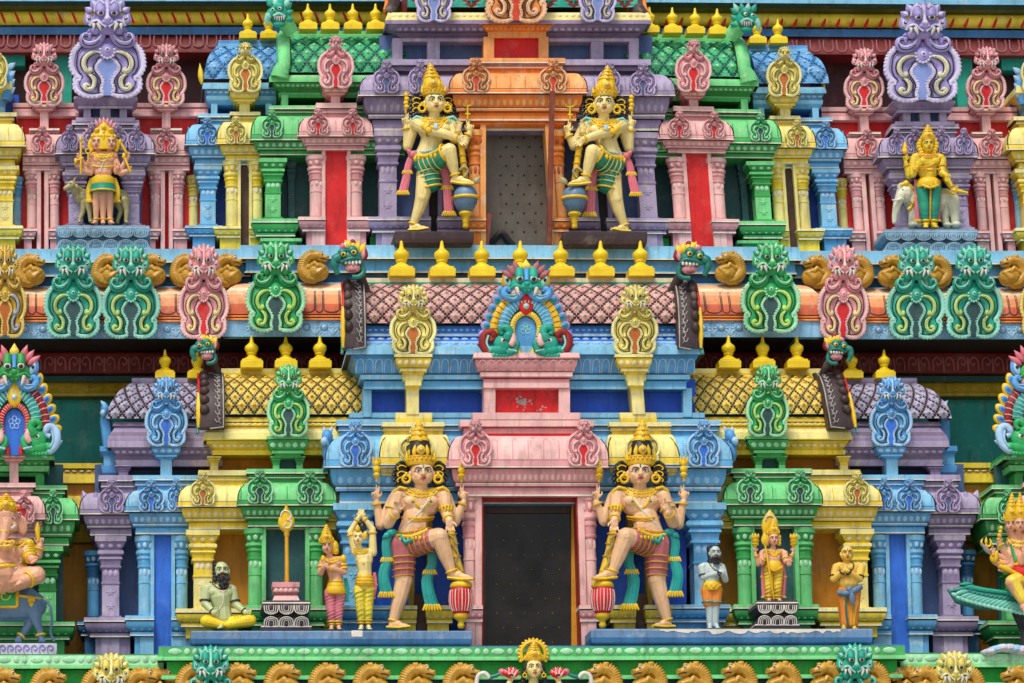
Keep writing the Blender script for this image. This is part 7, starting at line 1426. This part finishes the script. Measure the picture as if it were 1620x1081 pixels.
# ------------------------------------------------ goddess bust rising at the bottom centre
D = 186
F = Fig('goddess_statue', 'goddess with gold crown and spiky halo ring rising at the bottom centre edge', 'statue', (844, 1150, D), 'deity statues', skin='skin_y'); b = F.b
b.ell((844, 1112, D), (26, 26, 16)); b.cap((822, 1092, D), (866, 1092, D), 8, 8); b.cap((844, 1086, D), (844, 1076, D), 8, 8); b.ell((844, 1130, D), (22, 24, 15)); head(F, 844, 1058, 12.5, 15.5, D + 8, 0)
for s in (1, -1): limb(b, [(844 + s * 24, 1094, D), (844 + s * 44, 1108, D + 4), (844 + s * 39, 1082, D + 10)], [8, 7, 5]); hand(b, 844 + s * 38.5, 1079, D + 11, -s * 4, 4.6, -s, (.3, .4, .6, .7))
F.finish(.6, 3); features(F, 844, 1058, 12.5, 15.5, D + 8)
g = F.mb(); g.tube([(844 + 19 * math.sin(R(a)), 1034 - 19 * math.cos(R(a)), D - 4) for a in range(-125, 126, 10)], 3.2, 'gold_y', 8)
for a in range(-120, 121, 15): g.leaf((844 + 20 * math.sin(R(a)), 1034 - 20 * math.cos(R(a)), D - 4), (3, 6), a, 'gold_y', 2)
F.part('halo_ring', g); crown(F, 844, D + 6, 1047, 1014, 13.5); g = F.mb(); g.tube([(844 + 14 * math.sin(R(a)), 1058 - 15 * math.cos(R(a)), D + 8) for a in range(-100, 101, 12)], 3.2, 'hair', 7)
for s in (1, -1):
    for k in range(7): g.ell((844 + s * (14.5 + k * .8), 1060 + k * 5, D + 6), (4, 4, 4), 'hair', 8, 5)
F.part('hair', g); necklaces(F, 844, 1082, 20, [(18, 6), (22, 12)], r=2); g = F.mb(); [g.ell((844 + (i - 2.5) * 7, 1092, D + 15), (3, 3, 2), 'sash', 7, 5) for i in range(6)]; F.part('collar_gem', g)
for s in (1, -1): earring(F, 844 + s * 15, 1070, D + 12, 3)
for s in (1, -1):
    g = F.mb(); [g.leaf((844 + s * 37, 1073, D + 14), (4.2, 17), -60 + i * 15, 'pink' if i % 2 else 'red', 3) for i in range(9)]; [g.leaf((844 + s * 37, 1074, D + 17), (3.4, 12), -45 + i * 18, 'pink_lt' if i % 2 else 'red', 2.4) for i in range(6)]; F.part('lotus_flower', g)
    g = F.mb(); g.tube(bez([(844 + s * 52, 1066, D + 8), (844 + s * 60, 1070, D + 8), (844 + s * 72, 1073, D + 8)], 3), [2.6, 2.8, 3, 3.2, 3.4, 3.4, 3.4], 'mayil', 8); g.ell((844 + s * 50, 1065, D + 8), (6, 7, 6), 'rose', 9, 6, s * 50); g.tube(bez([(844 + s * 70, 1074, D + 8), (844 + s * 78, 1066, D + 8), (844 + s * 88, 1070, D + 8), (844 + s * 91, 1084, D + 8)], 4), 3.6, 'white', 8); F.part('lotus_stem', g)
# ------------------------------------------------ large painted arches with crocodile-trunk beasts at the foot
def grand_arch(cx, foot_y, d, w, h, cols, label, mir=False, ax=None, feather_eye=True):
    T = thing('peacock_arch', label, 'arch ornament', (cx, foot_y, d), 'large painted arches', None, mir, ax)
    sx, sy = w / 150, h / 155
    def q(x, y, z=0): return (cx + x * sx, foot_y + y * sy, d + z)
    def part(nm, fn):
        b = MB(d, mir, ax); fn(b); return b.build(nm, T, ang=60)
    def back(b):
        out = [(6, 0), (30, 0), (62, -6), (70, -24), (66, -50), (56, -80), (42, -100), (24, -112), (0, -116)]; out = out + [(-x, y) for x, y in out[::-1][1:]]
        b.plate([q(*p)[:2] for p in out], d - 8, d + 2, cols['band'], 1)
    part('backplate', back)
    for s in (1, -1):
        def feathers(b):
            for i in range(6):
                t = i / 5; x = lerp(64, 38, t ** 1.3); y = lerp(-36, -106, t); rot = s * lerp(66, 22, t); m = cols['feather']
                b.ell(q(s * (x - 1), y + 1, 2), (9.5 * sx, 13.5 * sy, 5), m, 12, 7, rot); b.ell(q(s * x, y, 6), (5.4 * sx, 8 * sy, 2.6), cols['eye'], 10, 5, rot); b.ell(q(s * (x + .6), y - 1, 8), (2.6 * sx, 4 * sy, 2), cols['band2'], 8, 5, rot)
        part('feather', feathers)
        def tail(b):
            b.tube(bez([q(s * 40, -6, 6), q(s * 56, -6, 7), q(s * 68, -18, 7), q(s * 66, -36, 7), q(s * 54, -40, 8), q(s * 50, -30, 8), q(s * 58, -26, 8)], 4), [5] * 4 + [7] * 8 + [6] * 8 + [4] * 5, cols['tail'], 8, .8)
            b.tube(bez([q(s * 46, -10, 11), q(s * 58, -12, 12), q(s * 63, -22, 12), q(s * 60, -34, 12)], 4), 1.8, cols['hi'], 6)
            for k in range(5): b.leaf(q(s * (44 + k * 6), -3 - k * 3, 5), (4 * sx, 12), s * (130 - k * 18), cols['tail'], 3)
        part('tail_scroll', tail)
        def qb(x, y, z=0): return q(x * .88 + s * 9, y * .9, z)
        def beast(b):
            m = cols['beast']; b.ell(qb(s * 30, -22, 9), (17 * sx, 17 * sy, 10), m); b.ell(qb(s * 34, -12, 9), (16 * sx, 11 * sy, 9), m); b.tube(bez([qb(s * 26, -30, 12), qb(s * 20, -42, 14), qb(s * 28, -52, 14), qb(s * 37, -46, 14), qb(s * 33, -39, 14)], 4), [9] * 4 + [7] * 4 + [5.5] * 4 + [4] * 5, m, 9)
            b.tube(bez([qb(s * 24, -6, 10), qb(s * 12, -10, 12), qb(s * 6, -22, 12), qb(s * 10, -30, 12)], 4), [7, 7, 7, 6.5, 6, 6, 5.5, 5, 5, 4.4, 4, 3.4, 3], m, 9); b.leaf(qb(s * 44, -16, 10), (7 * sx, 18), s * 120, m, 4)
            for k in range(5): b.ell(qb(s * (24 + k * 6), -1, 12), (4, 4, 3.4), m, 7, 5)
            for k in range(6): b.ell(qb(s * (8 + k * 2.6), -8 - k * .5, 17), (2, 2, 1.6), cols['hi'], 6, 4)
        o = part('trunk_beast', beast)
        part('tongue', lambda b: b.tube(bez([qb(s * 19, -18, 17), qb(s * 14, -26, 17), qb(s * 16, -38, 16), qb(s * 20, -42, 15)], 3), [4, 5, 5.5, 5.5, 5, 4.5, 4, 3.4, 3, 2.4], 'pink_lt', 8))
        part('beast_eye', lambda b: (b.ell(qb(s * 32, -27, 17), (4.4, 3.6, 3), 'white', 9, 6), b.ell(qb(s * 31, -27, 19.4), (2.2, 2.2, 1.6), 'iris', 8, 5)))
    arc = lambda rx, ry, yc, z, a0=108: [q(rx * math.sin(R(a)), yc - ry * math.cos(R(a)), z) for a in range(-a0, a0 + 1, 9)]
    def band(rx, ry, yc, r, m, rib, z, a0):
        def f(b):
            P = arc(rx, ry, yc, z, a0); b.tube(P, r, m, 10, .7)
            for i in range(len(P) - 1):
                p = tuple((Vector(P[i]) + Vector(P[i + 1])) / 2); t = Vector(P[i + 1]) - Vector(P[i]); n = Vector((t.y, -t.x, 0)).normalized()
                b.tube([tuple(Vector(p) - n * r * .85 + Vector((0, 0, r * .35))), tuple(Vector(p) + Vector((0, 0, r * .72))), tuple(Vector(p) + n * r * .85 + Vector((0, 0, r * .35)))], r * .14, rib, 5)
        return f
    part('outer_band', band(51, 58, -42, 7.5 * sx, cols['outer'], cols['outer_rib'], 6, 100)); part('middle_band', band(36, 45, -44, 9.5 * sx, cols['band'], cols['hi'], 7, 88))
    part('inner_band', lambda b: (band(22, 27, -44, 4.6 * sx, cols['inner'], cols['inner_rib'], 9, 120)(b), [b.tube(bez([q(s * 19, -30, 9), q(s * 15, -18, 9), q(s * 11, -6, 9), q(s * 11, 0, 9)], 3), 3.6 * sx, cols['inner'], 8) for s in (1, -1)]))
    part('niche', lambda b: b.plate([q(x, y)[:2] for x, y in [(9, 0), (11, -14), (17, -28), (19, -44), (13, -60), (0, -66), (-13, -60), (-19, -44), (-17, -28), (-11, -14), (-9, 0)]], d, d + 5, cols['niche']))
    part('niche_flower', lambda b: [b.tube([q(6 * math.sin(R(t * 72)) + 3.6 * math.cos(R(a)), -46 - 6 * math.cos(R(t * 72)) + 3.6 * math.sin(R(a)), 5.4) for a in range(0, 360, 40)], .7, cols['hi'], 5, closed=True) for t in range(5)])
    part('bib', lambda b: (b.plate([q(x, y)[:2] for x, y in [(0, -66), (8, -72), (13, -82), (10, -92), (5, -104), (-5, -104), (-10, -92), (-13, -82), (-8, -72)]], d + 8, d + 14, cols['bib'], 2), b.ell(q(0, -81, 14), (5, 5, 3), cols['hi'], 10, 5), b.ell(q(0, -81, 16.5), (2.4, 2.4, 2), 'white', 8, 4)))
    for s in (1, -1):
        part('moustache', lambda b: (b.tube(bez([q(s * 5, -114, 13), q(s * 8, -102, 14), q(s * 18, -94, 15), q(s * 31, -95, 15), q(s * 36, -104, 15), q(s * 30, -110, 15), q(s * 26, -105, 15)], 4), [5] * 4 + [5.8] * 12 + [4.6] * 4 + [3.6] * 5, cols['moust'], 9, .8), [b.tube(bez([q(s * (7 + k), -112, 18), q(s * (10 + k), -102 + k * .6, 19), q(s * 20, -96 + k * 2 - 2, 20), q(s * 31, -98 + k, 20)], 4), .9, cols['hi'], 5) for k in (0, 3)]))
        part('horn', lambda b: [b.leaf(q(s * (12 + k * 5), -136 + k * 4, 10), (6 * sx, 22 * sy), s * (22 + k * 16), cols['horn'], 4) for k in range(3)])
        part('ear', lambda b: (b.leaf(q(s * 27, -112, 8), (8.5 * sx, 27 * sy), s * 20, cols['ear'], 4), b.leaf(q(s * 27, -114, 11), (5 * sx, 19 * sy), s * 20, cols['hi'], 3), b.ell(q(s * 30, -124, 14), (2.6, 3, 2), 'iris', 8, 5)))
        part('eye', lambda b: (b.ell(q(s * 11, -124, 22), (6 * sx, 4.6 * sy, 4), 'white', 10, 6), b.ell(q(s * 11, -123, 25), (3.6, 3.6, 2), 'iris', 9, 5)))
        part('fang', lambda b: b.tube([q(s * 16, -110, 20), q(s * 14, -102, 22), q(s * 11, -96, 21)], [3.6, 3, .3], 'white', 8))
        part('mouth_corner', lambda b: b.ell(q(s * 17, -104, 12), (9 * sx, 8 * sy, 6), 'pink_lt'))
    def face(b):
        m = cols['face']; b.ell(q(0, -116, 9), (26 * sx, 17 * sy, 11), m, 14, 9); b.ell(q(0, -112, 18), (11 * sx, 8 * sy, 9), m); b.ell(q(0, -115, 25), (5 * sx, 4.4 * sy, 4), m)
        for s in (1, -1): b.cap(q(s * 11, -138, 13), q(s * 11, -128, 18), 7.2 * sx, 7.2 * sx, m); b.ell(q(s * 6, -110, 24), (4, 3.4, 3), m); b.tube(bez([q(s * 2, -104, 22), q(s * 9, -110, 22), q(s * 17, -114, 20), q(s * 26, -109, 16)], 3), 2.6, m, 7)
        for k in range(3): b.ell(q(0, -126 - k * 0, 20), (2, 2, 2), m)
    part('face', face); part('brow_ridge', lambda b: b.tube([q(0, -141, 15), q(0, -130, 18), q(0, -121, 22)], [5 * sx, 4 * sx, 3.4 * sx], cols['moust'], 8)); part('crest', lambda b: (b.ell(q(0, -146, 12), (8 * sx, 7 * sy, 5), cols['crest'], 12, 7), b.leaf(q(0, -146, 12), (5 * sx, 12 * sy), 0, cols['crest'], 3)))
A1 = dict(feather='kl', eye='kt', band='kb', band2='kb_c', tail='red_dk', hi='kt_h', beast='teal', outer='gold_y', outer_rib='orange_dk', inner='gold_lt', inner_rib='gold', niche='kb', bib='red', moust='kb', horn='pink_dk', ear='gold', face='teal', crest='gold_lt')
grand_arch(831, 566, 104, 148, 150, A1, 'large painted arch with blue niche and teal beasts at the centre of the pink roof')
A2 = dict(feather='gold_y', eye='kb', band='kt', band2='kb_c', tail='kb_h', hi='kb_h', beast='kg', outer='red_dk', outer_rib='kp_h', inner='red', inner_rib='pink_lt', niche='kb_c', bib='gold_y', moust='kb', horn='rose', ear='kb', face='green', crest='gold_lt')
for q in (False, True): grand_arch(23, 721, 62, 146, 172, A2, f'large painted arch with yellow feathers and red bands, cut by the {SIDE[q]} picture edge', q)
# ------------------------------------------------ beast-headed end ribs of the barrel roofs
def end_rib(x0, x1, y0, y1, d0, d1, hx, hy, label, mir=False, ax=None, hs=1.0):
    T = thing('beast_rib', label, 'roof end', ((x0 + x1) / 2, y1, d1), 'beast-headed roof ends', None, mir, ax)
    def cv(x, a, h=0): return (x, lerp(y0, y1, (1 - math.cos(R(a))) / 1.05), d0 + (d1 - d0) * math.sin(R(a)) + h)
    b = MB(d1, mir, ax); b.m('ebrown'); A = [10, 22, 34, 46, 58, 70, 82, 92]; w = x1 - x0
    b.ring([[(x0 + (w * .16 if i < 2 else 0), *cv(0, a, 0)[1:]), (x0 + w * .06, *cv(0, a, 1)[1:]), (x0 + w * .3, *cv(0, a, 4.4)[1:]), (x0 + w * .6, *cv(0, a, 5.4)[1:]), (x1 - w * .06, *cv(0, a, 4.4)[1:]), (x1, *cv(0, a, 0)[1:]), (x1, *cv(0, a, -24)[1:]), (x0, *cv(0, a, -24)[1:])] for i, a in enumerate(A)]); b.build('rib', T, ang=50)
    b = MB(d1, mir, ax); b.tube([cv(x1 - 2.5, a, 5) for a in A] + [cv(x0 + w * .4, 93.5, 5)], 1.1, 'greyline', 6)
    for i in range(9):
        a = 22 + i * 7.6; b.tube(bez([cv(x1 - 7, a - 4, 5.6), cv(x1 - 12, a - 1, 6), cv(x1 - 9, a + 3, 6), cv(x1 - 13, a + 5, 6), cv(x1 - 16, a + 2, 6)], 3), .7, 'greyline', 5); b.tube(bez([cv(x1 - 7, a + 1, 5.8), cv(x1 - 10, a + 4, 6), cv(x1 - 7, a + 6, 6)], 3), .6, 'greyline', 5)
    b.build('painted_scroll', T); b = MB(d1, mir, ax)
    for i in range(6): a = 26 + i * 10; b.ell(cv(x0 + w * .2, a, 3), (w * .2, (y1 - y0) * .075, 7), 'darkbrown', 10, 6)
    b.build('knuckle', T); b = MB(d1, mir, ax); b.tube([cv(x0 - 1, a, 0) for a in A[1:5]], 2.2, 'red', 6); b.tube([cv(x0 - 2, a, 0) for a in A[4:]], [2.4, 4, 4, 2], 'gold_y', 6); b.tube([cv(x0 - 3, a, -4) for a in A[5:]] + [(x0 - 4, y1 + 8, d1)], 2.6, 'mayil', 6); b.build('edge_band', T)
    D = d0 + (d1 - d0) * .62
    def q(x, y, z=0): return (hx + x * hs, hy + y * hs, D + z * hs)
    def part(nm, fn):
        b = MB(d1, mir, ax); fn(b); return b.build(nm, T, ang=60)
    part('neck', lambda b: b.tube([q(4, 8, 4), q(16, 26, -6), q(26, 44, -20)], [8 * hs, 8 * hs, 7 * hs], 'ebrown', 10))
    part('beast_head', lambda b: (b.ell(q(0, 0, 8), (19 * hs, 15 * hs, 14 * hs), 'mayil', 14, 9), b.ell(q(-13, -6, 16), (8 * hs, 8 * hs, 8 * hs), 'mayil'), b.ell(q(2, -10, 17), (9 * hs, 8 * hs, 8 * hs), 'mayil'), b.tube(bez([q(-18, 0, 14), q(-26, 6, 16), q(-24, 18, 16), q(-20, 26, 14)], 4), [8 * hs] * 4 + [6 * hs] * 4 + [4.4 * hs] * 5, 'mayil', 9), b.tube(bez([q(16, 8, 12), q(20, 22, 12), q(12, 30, 14), q(2, 30, 14)], 3), 4 * hs, 'mayil', 8), b.tube(bez([q(-16, 8, 18), q(-4, 4, 22), q(10, 2, 20), q(18, 8, 16)], 3), 2.6 * hs, 'mayil', 7)))
    part('mouth', lambda b: (b.ell(q(3, 16, 12), (13 * hs, 8 * hs, 8 * hs), 'pink'), b.ell(q(2, 20, 17), (6 * hs, 3 * hs, 4 * hs), 'pink_dk')))
    part('tooth', lambda b: [b.ell(q(-8 + i * 5.4, 10 - abs(i - 2) * .8, 21 - abs(i - 2)), (2.6 * hs, 3.4 * hs, 2 * hs), 'white', 7, 5) for i in range(5)])
    part('eye', lambda b: (b.ell(q(-12, -3, 23), (4.4 * hs, 3.6 * hs, 3 * hs), 'gold_lt', 9, 6), b.ell(q(-12.6, -2.6, 25.4), (2.4 * hs, 2.4 * hs, 1.6 * hs), 'iris', 8, 5))); part('eye', lambda b: (b.ell(q(4, -6, 24), (4.6 * hs, 3.6 * hs, 3 * hs), 'gold_lt', 9, 6), b.ell(q(3.4, -5.6, 26.4), (2.4 * hs, 2.4 * hs, 1.6 * hs), 'iris', 8, 5)))
    part('crest', lambda b: [b.leaf(q(2 + i * 4, -12 + i * 2, 8), (7 * hs, 20 * hs), -34 + i * 20, 'gold_y', 6) for i in range(4)]); part('ear', lambda b: (b.leaf(q(18, 4, 8), (8 * hs, 24 * hs), 10, 'red_dk', 5), b.leaf(q(18, 2, 12), (4 * hs, 17 * hs), 10, 'pink', 4)))
    part('top_knot', lambda b: [b.ell(q(-12 + i * 5, -18 - i * 2, 8), (5 * hs, 6 * hs, 5 * hs), ('rose', 'white', 'gold_y', 'red_dk')[i]) for i in range(4)])
def green_beast(mir):
    T = thing('horned_beast', f'light green horned beast head on the outer end of the green barrel roof, {SIDE[mir]}', 'beast head', (440, 50, -95), 'beast-headed roof ends', None, mir); D = -86
    def part(nm, fn): b = MB(D, mir); fn(b); return b.build(nm, T, ang=60)
    part('head', lambda b: (b.ell((440, 24, D), (16, 17, 13), 'kt', 14, 9), b.tube([(446, 26, D - 6), (462, 46, D - 20)], [13, 12], 'green_lt', 10), b.ell((429, 24, D + 9), (8, 8, 8), 'kt'), b.ell((441, 14, D + 10), (8, 7, 7), 'kt'), b.tube(bez([(426, 26, D + 10), (422, 34, D + 10), (424, 42, D + 8)], 3), [6, 6, 5, 5, 4, 3.6, 3], 'kt_h', 8), b.tube(bez([(432, 30, D + 15), (441, 26, D + 16), (450, 30, D + 12)], 3), 2.4, 'kt_h', 7), b.ell((441, 41, D + 8), (10, 5, 6), 'kt')))
    part('mouth', lambda b: b.ell((441, 35, D + 8), (9, 6, 6), 'mayil')); part('tooth', lambda b: [b.tube([(434 + i * 3.6, 30, D + 15), (434 + i * 3.6, 38 - abs(i - 2), D + 15)], [1.8, .3], 'white', 6) for i in range(5)])
    for x, y in ((431, 20), (442, 18)): part('eye', lambda b: (b.ell((x, y, D + 16), (3.2, 2.8, 2.4), 'white', 9, 6), b.ell((x - .6, y + .4, D + 18), (1.7, 1.7, 1.2), 'iris', 8, 5)))
    part('horn', lambda b: [b.leaf((430 + i * 7, 12, D + 2), (5, 17), -30 + i * 18, 'kt_h' if i % 2 else 'kt', 4) for i in range(4)]); part('mane', lambda b: [b.leaf((450, 14 + i * 9, D - 2), (6, 16), 50 + i * 14, 'kt', 5) for i in range(3)])
for q in (False, True):
    green_beast(q); end_rib(545, 580, 428, 552, 36, 116, 556, 404, f'dark brown beast-headed end rib of the pink lattice roof, {SIDE[q]}', q, 826, 1.02)
    end_rib(316, 356, 572, 678, -20, 84, 326, 545, f'dark brown beast-headed end rib of the yellow lattice roof, {SIDE[q]}', q, None, .8)
